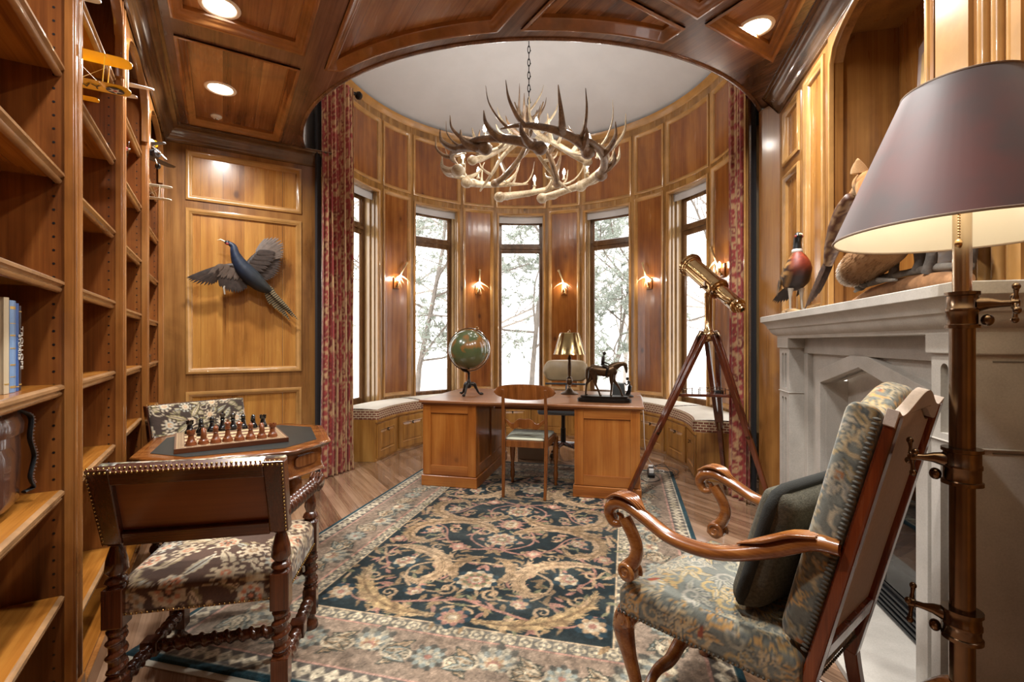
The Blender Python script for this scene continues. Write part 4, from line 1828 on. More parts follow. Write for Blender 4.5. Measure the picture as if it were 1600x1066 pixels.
c1 = curtain('curtain', 'red damask curtain hanging left of the bay beside the pheasant wall', (-1.80, 4.50), (-1.635, 4.86), 3.90, 7, .030, 1.1, 3)
c2 = curtain('curtain', 'red damask curtain hanging right of the bay behind the telescope', (1.845, 4.03), (1.905, 3.79), 3.90, 3, .014, .36, 5)
M_GAPSHADE = plain('gap_shade', '#1d1a1c', .9)  # dark strips stand in for the shaded gaps beside the curtains
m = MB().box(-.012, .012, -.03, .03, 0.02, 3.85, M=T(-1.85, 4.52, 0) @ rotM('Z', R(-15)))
m.build('gap_shade_strip', M_GAPSHADE, c1, smooth=0)
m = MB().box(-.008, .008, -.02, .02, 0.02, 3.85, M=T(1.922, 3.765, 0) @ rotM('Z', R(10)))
m.build('gap_shade_strip', M_GAPSHADE, c2, smooth=0)
for (ps, lab, e) in ((((-1.92, 4.45, 3.87), (-1.60, 4.93, 3.87)), 'dark curtain rod with carved ball finial above the left curtain', 1),
                     (((1.90, 4.16, 3.87), (1.94, 3.74, 3.87)), 'dark curtain rod above the right curtain', 0)):
    root = thing('curtain_rod', lab, 'curtain rod', (0, 0, 0))
    m = MB()
    m.tube(ps, .014, 12)
    m.build('rod', M_IRON, root)
    E = ps[1] if e else ps[0]
    m = MB().lathe([(.001, -.05), (.018, -.045), (.014, -.03), (.03, -.022), (.042, 0), (.036, .025), (.018, .04), (.001, .046)], 18, M=look_M(E, Vector(E) + (Vector(E) - Vector(ps[0 if e else 1]))))
    m.build('finial', M_BRONZED, root)

# ================================================================= antler work
def antler(mb, pts, r0, tines, seg=10, tip=.15):
    """main beam through pts, tapering; tines: (t, direction, length, curve)"""
    P = spline(pts, 7)
    n = len(P)
    rad = [r0 * (1.25 if i < 2 else 1.0) * (1 - (1 - tip) * (i / (n - 1)) ** 1.6) for i in range(n)]
    mb.tube(P, rad, seg)
    mb.ell(P[0], (r0 * 1.5, r0 * 1.5, r0 * 1.3), 12, 6)
    for t, d, L, cv in tines:
        i = int(t * (n - 1))
        p = P[i]
        d = Vector(d).normalized()
        cv = Vector(cv)
        q = spline([p, p + d * L * .42 + cv * .0, p + d * L * .80 + cv * .32, p + d * L * .95 + cv], 5)
        rr = rad[i] * .86
        mb.tube(q, [rr * 1.25, rr, rr * .75, rr * .45, rr * .12], 8)
    return P


# sconces on the narrow panels
sc_words = ['left of the second window', 'between the left-hand and centre windows', 'between the centre and right-hand windows', 'right of the desk lamp window', 'above the telescope']
sel = [a for a in narrow_c if -70 < math.degrees(a) < 95]
for k, a in enumerate(sel):
    deg = math.degrees(a)
    p = pol(RW + .016, deg, 2.13)
    root = thing('antler_sconce', 'pale antler wall sconce with a glowing bulb ' + sc_words[k % 5], 'wall lamp', p, -a, group='antler sconces')
    # local y outwards -> room is -y
    m = MB().box(-.045, .045, -.022, 0, -.12, .03)
    m.build('backplate', W_DESK, root, smooth=0, bevel=.008)
    m = MB()
    rs = random.Random(k)
    lean = (-.5 if k < 2 else .5) if k != 2 else .3
    lean = {0: .5, 1: .05, 2: -.25, 3: -.25, 4: -.6}[k % 5]
    antler(m, [(lean * .30, -.05, .24), (lean * .22, -.07, .20), (0.0 + lean * .06, -.085, .10), (0, -.075, .0), (-.01, -.06, -.05)], .013,
           [(.62, (-1, -.2, -.35), .13, (-.02, 0, -.05)), (.62, (1, -.25, -.45), .16, (.0, 0, -.03)), (.78, (-.3, -.1, -1), .11, (0, 0, 0)), (.8, (.35, -.1, -1), .12, (0, 0, 0)),
            (.70, (.8, -.1, -.9), .10, (.01, 0, -.02))], tip=.6)
    m.build('antler', M_ANTLERS, root)
    m = MB().lathe([(.001, -.03), (.014, -.028), (.016, -.01), (.012, .02)], 12, M=T(0, -.05, -.04))
    m.tube([(0, -.02, -.06), (0, -.05, -.065), (0, -.05, -.04)], .006, 8)
    m.ell((.0, -.035, -.085), (.02, .012, .022), 12, 8)
    m.build('candle_cup', M_BRASS, root)
    m = MB().ell((0, -.05, .015), (.015, .015, .034), 12, 8)
    m.build('bulb', M_SBULB, root)
    point_light('sconce_light', (0, -.115, .03), SCONCE_W, WARM, .02, root)

# chandelier
ch = thing('antler_chandelier', 'large antler chandelier with candle bulbs hanging on an iron chain', 'chandelier', (CX, CY, 0))
rs = random.Random(11)
NB = 9
for k in range(NB):
    a = 2 * PI * k / NB + .25
    da = R(62)
    zz = 3.10 + .05 * (k % 2)
    rr = .76
    pts = []
    for t in (0, .2, .45, .7, .9, 1.08):
        r_ = rr + .06 * math.sin(PI * t) + (.08 * max(0, t - .6))
        pts.append((r_ * math.sin(a + da * t), r_ * math.cos(a + da * t), zz - .04 + .10 * math.sin(2.4 * t) + .16 * max(0, t - .55)))
    tn = []
    for t, L, up, outw in ((.14, .26, .35, .9), (.38, .34, .5, .8), (.60, .26, .5, -.7), (.74, .36, .6, .7), (.92, .34, .8, .5)):
        aa = a + da * t
        L *= rs.uniform(.68, .98)
        dirv = (math.sin(aa) * outw + .5 * math.cos(aa), math.cos(aa) * outw - .5 * math.sin(aa), up * .55)
        tn.append((t, dirv, L, (math.sin(aa) * -.04, math.cos(aa) * -.04, L * .62)))
    m = MB()
    antler(m, pts, .047, tn)
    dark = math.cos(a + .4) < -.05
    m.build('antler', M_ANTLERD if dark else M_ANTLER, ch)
for k in range(5):       # inner tier
    a = 2 * PI * k / 5 + .6
    m = MB()
    f = lambda r_, an, z: (r_ * math.sin(an), r_ * math.cos(an), z)
    pts = [f(.62, a, 3.16), f(.50, a + .1, 3.22), f(.30, a + .3, 3.36), f(.12, a + .6, 3.50), f(.10, a + 1.2, 3.66), f(.16, a + 1.3, 3.84)]
    o1 = (math.sin(a), math.cos(a))
    antler(m, pts, .036, [(.25, (o1[0] * .6, o1[1] * .6, .9), .26, (0, 0, .08)), (.45, (o1[1], -o1[0], .8), .22, (0, 0, .08)), (.62, (o1[0], o1[1], .7), .30, (0, 0, .12)),
                          (.75, (-o1[1], o1[0], .5), .24, (0, 0, .1)), (.88, (o1[0] * .8, o1[1] * .8, .9), .24, (0, 0, .08))])
    m.build('antler', M_ANTLER if k % 2 else M_ANTLERD, ch)
for k in range(4):       # braces to the ring
    a = PI / 2 * k + .3
    m = MB()
    f = lambda r_, an, z: (r_ * math.sin(an), r_ * math.cos(an), z)
    antler(m, [f(.10, a, 3.46), f(.30, a + .2, 3.36), f(.52, a + .35, 3.2), f(.76, a + .45, 3.08)], .024, [(.4, (math.sin(a + 1), math.cos(a + 1), .3), .2, (0, 0, .08)), (.7, (math.sin(a - 1), math.cos(a - 1), .2), .18, (0, 0, .07))], tip=.5)
    m.build('antler', M_ANTLER, ch)
bulbs = [(.72, 2 * PI * k / 12 + .13, 3.28 + (.03 if k % 2 else 0)) for k in range(12)] + [(.30, .8, 3.50), (.28, 2.9, 3.52), (.30, 5.0, 3.46)]
for r_, a, z in bulbs:
    x, y = r_ * math.sin(a), r_ * math.cos(a)
    m = MB().lathe([(.001, 0), (.022, .0), (.024, .008), (.012, .014), (.011, .055), (.001, .056)], 12)
    cs = m.build('candle_cup', M_CANDLE, ch, loc=(x, y, z - .08))
    m = MB().lathe([(.004, .056), (.017, .075), (.018, .092), (.010, .116), (.002, .134)], 12)
    m.build('bulb', M_BULB, cs, smooth=80)
for k in range(6):
    a = 2 * PI * k / 6 + .4
    point_light('candle_light', (.62 * math.sin(a), .62 * math.cos(a), 3.42), BULB_W * 2.5, WARM, .05, ch)
m = MB()
z = 3.62
k = 0
while z < HT + .40:
    n = 14
    L = .085
    lk = []
    for i in range(n):
        t = 2 * PI * i / n
        x_ = .013 * math.cos(t)
        lk.append((x_ if k % 2 else 0, 0 if k % 2 else x_, z + L / 2 + (L / 2) * math.sin(t)))
    m.tube(lk, .0042, 6, closed=True)
    m.tube([(.012, 0, z + .02), (.02, 0, z + .03), (.012, .0, z + .045)] if k % 2 else [(0, .012, z + .02), (0, .02, z + .03), (0, .012, z + .045)], .004, 6)
    z += L - .016
    k += 1
m.build('chain', M_IRON, ch)
m = MB().lathe([(.07, HT + .44), (.07, HT + .42), (.04, HT + .40), (.01, HT + .395), (.001, HT + .395)], 24)
m.build('ceiling_rose', M_IRON, ch)

# ================================================================= ceiling fittings
def can(label, p, r=.085, on=True, tilt=False):
    root = thing('recessed_light', label, 'ceiling light', p, 0, group='recessed ceiling lights')
    m = MB()
    m.lathe([(r * .92, .02), (r * .92, -.002), (r * 1.0, -.008), (r * 1.18, -.006), (r * 1.22, .0)], 32, caps=False)
    m.build('trim_ring', M_CANTRIM, root, smooth=60)
    m = MB().lathe([(.001, -.0015), (r * .93, -.001)], 32, caps=False)
    m.build('lens', M_CAN, root, smooth=60)
    l = area_light('can_light', (0, 0, -.012), r * 1.6, CAN_W, SOFT, spread=150)
    l.parent = root
    return root


zc = HP - .001
for v, u, lab in ((-.015, 4.086, 'recessed ceiling light in the corner coffer beside the smoke detector'),
                  (-.015, 3.09, 'recessed ceiling light in the coffer at the top left'),
                  (-.015, 1.30, 'added fill light above the near bookcases, out of view'),  # this and the next two are added out of view as fill light
                  (.97, 1.0, 'added fill light overhead between the beams, out of view'),
                  (1.85, 1.25, 'added fill light overhead on the fireplace side, out of view')):
    p = pB(v, u, zc)
    can(lab, p)
can('recessed ceiling light in the triangular coffer at the right', (1.44, 2.80, zc))
sm = thing('smoke_detector', 'small round white detector on the corner coffer panel', 'detector', pB(-.046, 4.60, zc))
m = MB().lathe([(.001, -.022), (.022, -.022), (.026, -.012), (.04, -.008), (.042, 0)], 24)
m.build('housing', M_WHITEP, sm, smooth=50)
m = MB().lathe([(.001, -.03), (.008, -.029), (.011, -.022)], 12)
m.build('sensor', M_CHROME, sm, smooth=50)
# ================================================================= rug
RX0, RX1, RY0, RY1 = -2.025, .447, 1.53, 4.97


def make_rug():
    W, H = RX1 - RX0, RY1 - RY0
    c = Canvas(W, H, 210, '#8a7766', 7)
    DK, DK2 = '#172123', '#223238'
    TAN, TAN2, CR, PK, SG, OL = '#937a5e', '#7c6549', '#a3957d', '#8a6355', '#757a72', '#66634a'
    rs = random.Random(4)
    # --- border bands
    def band(e0, e1, col):
        c.rect(e0, W - e0, e0, e1, col)
        c.rect(e0, W - e0, H - e1, H - e0, col)
        c.rect(e0, e1, e0, H - e0, col)
        c.rect(W - e1, W - e0, e0, H - e0, col)
    band(0, .035, '#17333b')
    band(.035, .042, '#b9ad98')
    band(.042, .125, '#57514a')
    band(.125, .137, '#9d7a6b')
    band(.137, .415, '#7b6a5a')
    band(.415, .427, '#a07868')
    band(.427, .495, '#5a564d')
    band(.495, .507, '#b29a7b')
    c.rect(.507, W - .507, .507, H - .507, DK)
    # diamond guards
    def run(e, step, fn):
        n = int((W - 2 * e) / step)
        st = (W - 2 * e) / n
        for i in range(n):
            x = e + st * (i + .5)
            fn(x, e, 0)
            fn(x, H - e, 2)
        n = int((H - 2 * e) / step)
        st = (H - 2 * e) / n
        for i in range(n):
            y = e + st * (i + .5)
            fn(e, y, 1)
            fn(W - e, y, 3)
    def dia(x, y, s):
        col = '#aea28b' if rs.random() < .8 else '#9d9179'
        if s in (0, 2): c.diamond(x, y, .036, .040, col); c.disc(x, y, .007, '#6f6a5d')
        else: c.diamond(x, y, .040, .036, col); c.disc(x, y, .007, '#6f6a5d')
    run(.083, .062, dia)
    def dia2(x, y, s):
        c.flower(x, y, .036, 4, ['#a89a7f', '#6c665a', '#b5a78c'], rs.choice((0, .78)), .3)
    run(.461, .072, dia2)
    # main border: palmettes and leaves with dark outlines
    cnt = [0]
    def pal(x, y, s):
        k = cnt[0]
        cnt[0] += 1
        inward = {0: PI / 2, 1: 0, 2: -PI / 2, 3: PI}[s]
        al = inward + PI / 2
        if (k // 2) % 2 == 0:
            c.flower(x, y, .155, 11, ['#4d4a42', '#8f8774', '#6c6f68', '#9a917d', TAN, PK, '#a79c88'], inward, .42, open_=1)
            c.disc(x, y, .022, '#b5a78c')
        else:
            c.flower(x, y, .085, 9, ['#4d4a42', SG, '#8f8774', '#807f73', PK], inward, .45)
        for sg in (-1, 1):
            ox, oy = math.cos(al) * .11 * sg, math.sin(al) * .11 * sg
            for t, L in ((.5, .13), (-.6, .12), (0.1, .10)):
                a = (al if sg > 0 else al + PI) + t
                c.leaf(x + ox * .7, y + oy * .7, L * 1.1, .033, a, ['#33362f'], .2, 4)
                c.leaf(x + ox * .72, y + oy * .72, L, .026, a, [rs.choice((CR, SG, TAN)), rs.choice((TAN, CR))], .2, 4, mid='#4a453a')
            c.spiral(x + ox * 1.0, y + oy * 1.0, .045, rs.uniform(0, 6), 1.2, .007, CR)
    run(.276, .27, pal)
    # --- field, one quarter then mirrored
    cx, cy = W / 2, H / 2
    qx, qy = cx - .507, cy - .507
    P = lambda x, y: (cx + x, cy + y)
    def S(pts, w, col, serr=.7, fr=26, edge=None):
        q = [P(*p) for p in spline([Vector((a, b, 0)) for a, b in pts], 8) for p in [p[:2]]] if False else [P(p[0], p[1]) for p in spline([Vector((a, b, 0)) for a, b in pts], 8)]
        c.stroke(q, [x * .55 for x in w] if serr > 0 and max(w) > .02 else w, col, 0 if max(w) > .02 else serr, fr)
        if serr > 0 and max(w) > .02:            # feathered acanthus edge
            ws = lerp_list(w, len(q))
            acc = 0
            for i in range(1, len(q) - 1):
                dx, dy = q[i + 1][0] - q[i - 1][0], q[i + 1][1] - q[i - 1][1]
                a = math.atan2(dy, dx)
                for s_ in (-1, 1):
                    L_ = ws[i] * (1.75 + .35 * math.sin(i * 1.7))
                    c.leaf(q[i][0], q[i][1], L_, ws[i] * .26, a + s_ * .95, [rs.choice((col, col, edge or col))], -s_ * .35, 0)
            c.stroke(q, [x * .16 for x in w], '#5d4a35')
            c.stroke(q, [x * .07 for x in w], edge or col)
    def F(x, y, r, n, cols, rot, op=None, dep=.3):
        c.flower(*P(x, y), r, n, cols, rot, dep, open_=op)
    # fine sprays under everything
    for k in range(230):
        x, y = rs.uniform(0, qx), rs.uniform(0, qy)
        a = rs.uniform(0, 6.3)
        c.leaf(*P(x, y), rs.uniform(.05, .10), rs.uniform(.010, .018), a, [rs.choice((TAN2, TAN, '#6f5b43', OL, PK))], rs.uniform(-.5, .5), 4)
    # thin pink vines
    S([(0, .02), (.16, .10), (.20, .28), (.06, .40), (0, .33)], [.009, .007], PK, 0)
    S([(0, .40), (.18, .44), (.34, .34), (.44, .14), (.70, .06)], [.010, .006], PK, 0)
    S([(.0, .60), (.22, .62), (.40, .74), (.34, .92), (.16, .96), (.10, .84)], [.010, .006], TAN, 0)
    S([(.0, 1.0), (.20, 1.06), (.5, 1.12), (.68, 1.0)], [.010, .006], PK, 0)
    S([(.5, .4), (.62, .56), (.56, .72), (.42, .66)], [.009, .005], PK, 0)
    # acanthus sweeps
    S([(.04, .17), (.20, .03), (.42, .02), (.60, .14), (.62, .32), (.48, .40), (.40, .30)], [.030, .050, .055, .045, .030, .010], TAN, .75, 24, TAN2)
    S([(.70, .50), (.50, .50), (.30, .58), (.22, .74), (.30, .88), (.42, .84)], [.012, .040, .052, .045, .030, .010], TAN, .75, 24, '#a18869')
    S([(.06, 1.16), (.26, 1.16), (.46, 1.08), (.60, .92), (.64, .76)], [.015, .042, .048, .035, .008], '#98805c', .75, 24, TAN2)
    S([(.02, .52), (.10, .56), (.16, .68), (.12, .80), (.04, .82)], [.012, .028, .032, .02, .006], TAN2, .7, 28, TAN)
    S([(.70, .20), (.66, .05)], [.02, .008], TAN, .7, 30)
    # palmettes and rosettes
    F(0, .26, .115, 9, [DK2, TAN, CR, PK, TAN, '#5f5a44', CR], PI / 2)
    F(0, .80, .125, 9, [DK2, CR, TAN, OL, PK, CR, TAN2], PI / 2)
    F(.46, .22, .115, 8, [DK2, TAN, PK, CR, TAN2, CR], -.5, 1)
    F(.50, .66, .125, 8, [DK2, CR, TAN, PK, CR, OL], 2.4, 1)
    F(.26, 1.00, .095, 8, [DK2, TAN, PK, CR, TAN2], -1.0, 1)
    F(.64, 1.08, .09, 7, [DK2, TAN, CR, PK], .8)
    F(0, 1.16, .09, 8, [DK2, PK, TAN, CR], PI / 2)
    F(0, 0.02, .07, 8, [PK, TAN, CR, TAN2], 0)
    F(.24, .42, .055, 6, [PK, '#ad8571', CR], .4)
    F(.66, .40, .05, 6, [PK, TAN, CR], .2)
    for (x, y, r, a, h_) in ((.14, .16, .05, 0, 1), (.34, .16, .045, 2, -1), (.12, .92, .05, 1, 1), (.56, .88, .05, 3, -1), (.36, .46, .04, 4, 1), (.60, .60, .04, 0, 1), (.40, 1.02, .04, 2, 1)):
        c.spiral(*P(x, y), r, a, 1.3, .010, TAN, .5, 30, h_)
    # mirror the quarter
    j0, i0 = c.H // 2, c.W // 2
    q = c.a[j0:, i0:].copy()
    c.a[j0:, :i0] = q[:, ::-1][:, -i0:] if q.shape[1] >= i0 else q[:, ::-1]
    top = c.a[j0:].copy()
    c.a[:j0] = top[::-1][-j0:]
    c.wear(.30, .22)
    c.wear(.40, .018)
    c.wear(.30, .12, '#a39a8c')
    c.speckle(.12)
    # pale abrash in the border
    m = MB()
    nx, ny = int(W / .0055), int(H / .0055)
    X = np.linspace(0, W, nx + 1)
    Y = np.linspace(0, H, ny + 1)
    gx, gy = np.meshgrid(X, Y)
    zz = .012 + .0012 * np.sin(gx * 9) * np.sin(gy * 7)
    e = np.minimum(np.minimum(gx, W - gx), np.minimum(gy, H - gy))
    zz = np.where(e < .004, .001, zz)
    V = np.stack([gx + RX0, gy + RY0, zz], -1).reshape(-1, 3)
    w_ = nx + 1
    jj, ii = np.meshgrid(np.arange(ny), np.arange(nx), indexing='ij')
    a = (jj * w_ + ii).ravel()
    Fq = np.stack([a, a + 1, a + 1 + w_, a + w_], -1)
    me = bpy.data.meshes.new('area_rug')
    me.vertices.add(len(V))
    me.vertices.foreach_set('co', V.astype(np.float32).ravel())
    me.loops.add(Fq.size)
    me.loops.foreach_set('vertex_index', Fq.ravel())
    me.polygons.add(len(Fq))
    me.polygons.foreach_set('loop_start', np.arange(0, Fq.size, 4))
    me.polygons.foreach_set('loop_total', np.full(len(Fq), 4))
    me.update(calc_edges=True)
    me.materials.append(M_RUG)
    o = bpy.data.objects.new('area_rug', me)
    COL.objects.link(o)
    o.matrix_world = FA
    set_colors(o, c.sample(gx.ravel(), gy.ravel(), wrap=False))
    tag(o, 'large wool rug with dark floral field and taupe border under the desk and chairs', 'rug')
    # fringe selvage at the near and far ends
    m = MB()
    for s_, y in ((-1, RY0), (1, RY1)):
        m.box(RX0 + .01, RX1 - .01, min(y, y + s_ * .03), max(y, y + s_ * .03), 0.0005, .004)
    m.build('fringe', plain('rug_fringe', '#b3aa98', .95, bump=.5, bscale=200), o, smooth=0)
    return o


make_rug()
RUGZ = .0125

# ================================================================= desk
DX, DY = -.84, 3.967
desk = thing('partners_desk', 'large pine partners desk with two panelled pedestals standing on the rug', 'desk')
desk.matrix_world = FA @ T(DX, DY, RUGZ)
HWD, DD, DH = .9465, 1.07, .77
m = MB()
m.box(-HWD - .03, HWD + .03, -.03, DD + .03, DH - .026, DH)
m.build('desk_top', W_DTOP, desk, smooth=30, bevel=.007, seg=3)
m = MB()
m.box(-HWD - .012, HWD + .012, -.012, DD + .012, DH - .040, DH - .026)
m.build('top_moulding', W_DESKX, desk, smooth=30, bevel=.006, seg=3)


def pedestal(x0, x1):
    m = MB()
    m.box(x0 + .012, x1 - .012, .012, DD - .012, .02, DH - .04)
    b = m.build('pedestal', W_DESK, desk, smooth=0)
    m = MB()
    for y0, y1 in ((0, .013), (DD - .013, DD)):
        m.box(x0, x0 + .075, y0, y1, .10, DH - .04)
        m.box(x1 - .075, x1, y0, y1, .10, DH - .04)
    for xa, xb in ((x0, x0 + .013), (x1 - .013, x1)):
        for ya, yb in ((.0135, .09), (DD - .09, DD - .0135), (DD / 2 - .04, DD / 2 + .04)):
            m.box(xa, xb, ya, yb, .10, DH - .04)
    m.build('stile', W_DESK, b, smooth=0, bevel=.002)
    m = MB()
    for (z0, z1) in ((.10, .185), (DH - .115, DH - .04)):
        m.box(x0 + .075, x1 - .075, .0, .013, z0, z1)
        for xa, xb in ((x0, x0 + .013), (x1 - .013, x1)):
            m.box(xa, xb, .09, DD / 2 - .04, z0, z1)
            m.box(xa, xb, DD / 2 + .04, DD - .09, z0, z1)
    m.build('rail', W_DESKX, b, smooth=0, bevel=.002)
    m = MB()
    m.box(x0 - .012, x1 + .012, -.012, DD + .012, 0, .095)
    m.build('plinth', W_DESKX, b, smooth=0, bevel=.006, seg=3)
    for z0, z1 in ((.11, .30), (.31, .50), (.51, .70)):
        m = MB().box(x0 + .08, x1 - .08, DD - .012, DD + .006, z0, z1)
        d_ = m.build('drawer', W_DESKX, b, smooth=0, bevel=.004)
        m = MB().ell(((x0 + x1) / 2, DD + .02, (z0 + z1) / 2), (.018, .014, .018), 12, 8)
        m.build('knob', W_OAK, d_)


pedestal(-HWD, -HWD + .50)
pedestal(HWD - .53, HWD)
m = MB()
m.box(-HWD + .50, HWD - .53, .62, .64, .62, DH - .04)
m.box(-HWD + .50, HWD - .53, DD - .03, DD - .01, .62, DH - .04)
m.build('kneehole_rail', W_DESKX, desk, smooth=0)
for i in range(2):
    m = MB().box(-.43 + .43 * i, -.02 + .43 * i, DD - .01, DD + .006, .625, .72)
    d_ = m.build('drawer', W_DESKX, desk, smooth=0, bevel=.004)
    m = MB().ell((-.225 + .43 * i, DD + .02, .672), (.018, .014, .018), 12, 8)
    m.build('knob', W_OAK, d_)
TOPZ = RUGZ + DH

# ---- small inner chest seen through the kneehole
ic = thing('storage_box', 'pale lidded storage box on the floor behind the desk kneehole', 'box')
ic.matrix_world = FA @ T(-1.02, 5.25, RUGZ * 0)
m = MB().box(-.16, .16, -.12, .12, 0, .24)
m.build('box_body', plain('box_pale', '#a9a396', .7), ic, smooth=0, bevel=.008)
m = MB().box(-.168, .168, -.128, .128, .24, .27)
m.build('lid', plain('box_lid', '#b7bcc4', .5), ic, smooth=0, bevel=.008)

# ================================================================= softly padded shapes
def softpad(loop, z0, z1, rnd=.03, puff=.02, res=.006, puff_lo=0.0, M=None, mb=None):
    """upholstered pad over a 2D outline, dense enough to carry a woven pattern"""
    P = [Vector((p[0], p[1])) for p in loop]
    L = [0.0]
    n = len(P)
    for i in range(n):
        L.append(L[-1] + (P[(i + 1) % n] - P[i]).length)
    tot = L[-1]
    N = max(24, int(tot / res))
    pts = []
    for k in range(N):
        d = tot * k / N
        i = max(j for j in range(n) if L[j] <= d + 1e-9)
        t = (d - L[i]) / max(1e-9, L[i + 1] - L[i])
        pts.append(P[i].lerp(P[(i + 1) % n], t))
    for _ in range(max(1, int(rnd / res * .8))):
        pts = [(pts[k - 1] + pts[k] * 2 + pts[(k + 1) % N]) / 4 for k in range(N)]
    c = Vector((sum(p.x for p in pts) / N, sum(p.y for p in pts) / N))
    size = min(max(p.x for p in pts) - min(p.x for p in pts), max(p.y for p in pts) - min(p.y for p in pts)) / 2
    rings = []
    def ring(k, z):
        return [(c.x + (p.x - c.x) * k, c.y + (p.y - c.y) * k, z) for p in pts]
    nr = max(4, int(size / res))
    kmin = .02
    q = 5
    for i in range(6):                                         # underside
        k = kmin + (1 - rnd / size - kmin) * i / 6
        rings.append(ring(k, z0 - puff_lo * (1 - k * k)))
    for i in range(q):
        a = PI / 2 * i / q
        rings.append(ring(1 - rnd / size * (1 - math.sin(a)), z0 + rnd * (1 - math.cos(a)) * min(1, (z1 - z0) / 2 / rnd)))
    rr = min(rnd, (z1 - z0) / 2)
    nz = max(1, int((z1 - z0 - 2 * rr) / res))
    for i in range(nz + 1):
        rings.append(ring(1, z0 + rr + (z1 - z0 - 2 * rr) * i / nz))
    for i in range(1, q + 1):
        a = PI / 2 * i / q
        k = 1 - rnd / size * (1 - math.cos(a))
        rings.append(ring(k, z1 - rr + rr * math.sin(a) + puff * (1 - k ** 3)))
    k0 = 1 - rnd / size
    for i in range(1, nr + 1):
        k = k0 + (kmin - k0) * i / nr
        rings.append(ring(k, z1 + puff * (1 - k ** 3)))
    m = mb or MB()
    m.rings(rings, M=M)
    return m


def paint_pad(o, canvas, ox=0.0, oy=0.0, rot=0.0):
    p = verts_np(o)
    n = normals_np(o)
    u = p[:, 0] + n[:, 0] * (p[:, 2] - p[:, 2].max()) * -1
    v = p[:, 1] + n[:, 1] * (p[:, 2] - p[:, 2].max()) * -1
    ca, sa = math.cos(rot), math.sin(rot)
    set_colors(o, canvas.sample(u * ca - v * sa + ox + 5, u * sa + v * ca + oy + 5))


def nails(mb, pts, r=.0042, step=.014, closed=True, flat=None):
    P = [Vector(p) for p in pts]
    if closed: P.append(P[0])
    acc = 0
    for a, b in zip(P[:-1], P[1:]):
        l = (b - a).length
        while acc < l:
            q = a.lerp(b, acc / l)
            mb.ell(q, (r, r, r), 6, 4)
            acc += step
        acc -= l
    return mb


# ================================================================= side chair at the kneehole
sc = thing('side_chair', 'wooden side chair with curved top rail and striped seat tucked into the kneehole', 'chair')
sc.matrix_world = FA @ T(-.82, 3.84, RUGZ)
for sx in (-1, 1):
    m = MB()
    P = spline([(sx * .175, -.035, 0), (sx * .178, -.015, .2), (sx * .18, .0, .45), (sx * .18, -.01, .65), (sx * .178, -.035, .90)], 5)
    m.tube(P, [.017, .019, .022, .019, .017], 4, up=(1, 1, 0))
    m.build('back_post', W_CHAIR, sc, smooth=30, bevel=.004)
    m = MB()
    m.lathe([(.012, 0), (.016, .01), (.011, .03), (.02, .06), (.022, .10), (.016, .14), (.020, .16), (.014, .18), (.023, .25), (.026, .34), (.018, .38), (.024, .40), (.022, .44)], 16, M=T(sx * .20, .40, 0))
    m.build('leg', W_CHAIR, sc, smooth=50)
m = MB()
top = []
n = 24
for i in range(n + 1):
    t = -1 + 2 * i / n
    x = t * .262
    hh = .062 * math.sqrt(max(0.02, 1 - abs(t) ** 5)) + .006 * math.cos(PI * t)
    yb = -.045 + .035 * (t * t)
    zc_ = .875
    lo = zc_ - hh * (.9 if abs(t) < .62 else .82)
    top.append([(x, yb - .010, lo), (x, yb + .010, lo), (x, yb + .012, zc_ + hh * .5), (x, yb + .006, zc_ + hh), (x, yb - .006, zc_ + hh), (x, yb - .012, zc_ + hh * .5)])
m.rings(top)
m.build('top_rail', W_CHAIR, sc, smooth=60)
m = MB()
mid = []
for i in range(21):
    t = -1 + 2 * i / 20
    x = t * .165
    z = .61 + .012 * math.cos(2 * PI * t) - .012 * math.cos(PI * t * 3)
    hh = .028 + .012 * math.cos(PI * t)
    mid.append([(x, -.014, z - hh), (x, .004, z - hh), (x, .004, z + hh), (x, -.014, z + hh)])
m.rings(mid)
m.build('splat_rail', W_CHAIR, sc, smooth=40, bevel=.002)
m = MB()
m.box(-.16, .16, -.012, .012, .415, .47)
m.box(-.195, .195, .395, .418, .415, .47)
for sx in (-1, 1):
    m.box(-.011, .011, 0, .40, .415, .47, M=T(sx * .178, .0, 0) @ rotM('Z', R(-sx * 2.8)))
m.build('seat_frame', W_CHAIR, sc, smooth=0, bevel=.003)


def stripes_mat():
    g = G('striped_seat')
    x, y, z = g.sep(g.coords())
    f = g.math('SINE', g.math('MULTIPLY', y, 190.0))
    c = g.mix(g.smooth(f, -.2, .4), '#3d4a42', '#b9b9a2')
    g.set(color=c, rough=.6, sheen=.3)
    return g.m


m = softpad([(-.165, .005), (.165, .005), (.19, .40), (-.19, .40)], .468, .492, .012, .014, .02)
m.build('seat_pad', stripes_mat(), sc, smooth=80)

# ================================================================= desk chair behind
dc = thing('desk_chair', 'tan leather swivel chair with low curved back behind the desk', 'chair')
dc.matrix_world = FA @ T(-.72, 5.52, 0) @ rotM('Z', PI)
m = MB()
n = 20
rings = []
for i in range(n + 1):
    t = -1 + 2 * i / n
    a = t * .62
    r0 = .46
    x = r0 * math.sin(a)
    y = -.20 - r0 * math.cos(a) + r0 * .80
    k = math.sqrt(max(.05, 1 - abs(t) ** 8))
    nx_, ny_ = math.sin(a), -math.cos(a)
    z0_, z1_ = .80 - .0, 1.09
    hh = (z1_ - z0_) / 2 * k
    zc_ = (z0_ + z1_) / 2
    rings.append([(x - nx_ * .028, y - ny_ * .028, zc_ - hh + .02), (x + nx_ * .028, y + ny_ * .028, zc_ - hh + .02), (x + nx_ * .042, y + ny_ * .042, zc_), (x + nx_ * .03, y + ny_ * .03, zc_ + hh),
                  (x - nx_ * .02, y - ny_ * .02, zc_ + hh), (x - nx_ * .05, y - ny_ * .05, zc_)])
m.rings(rings)
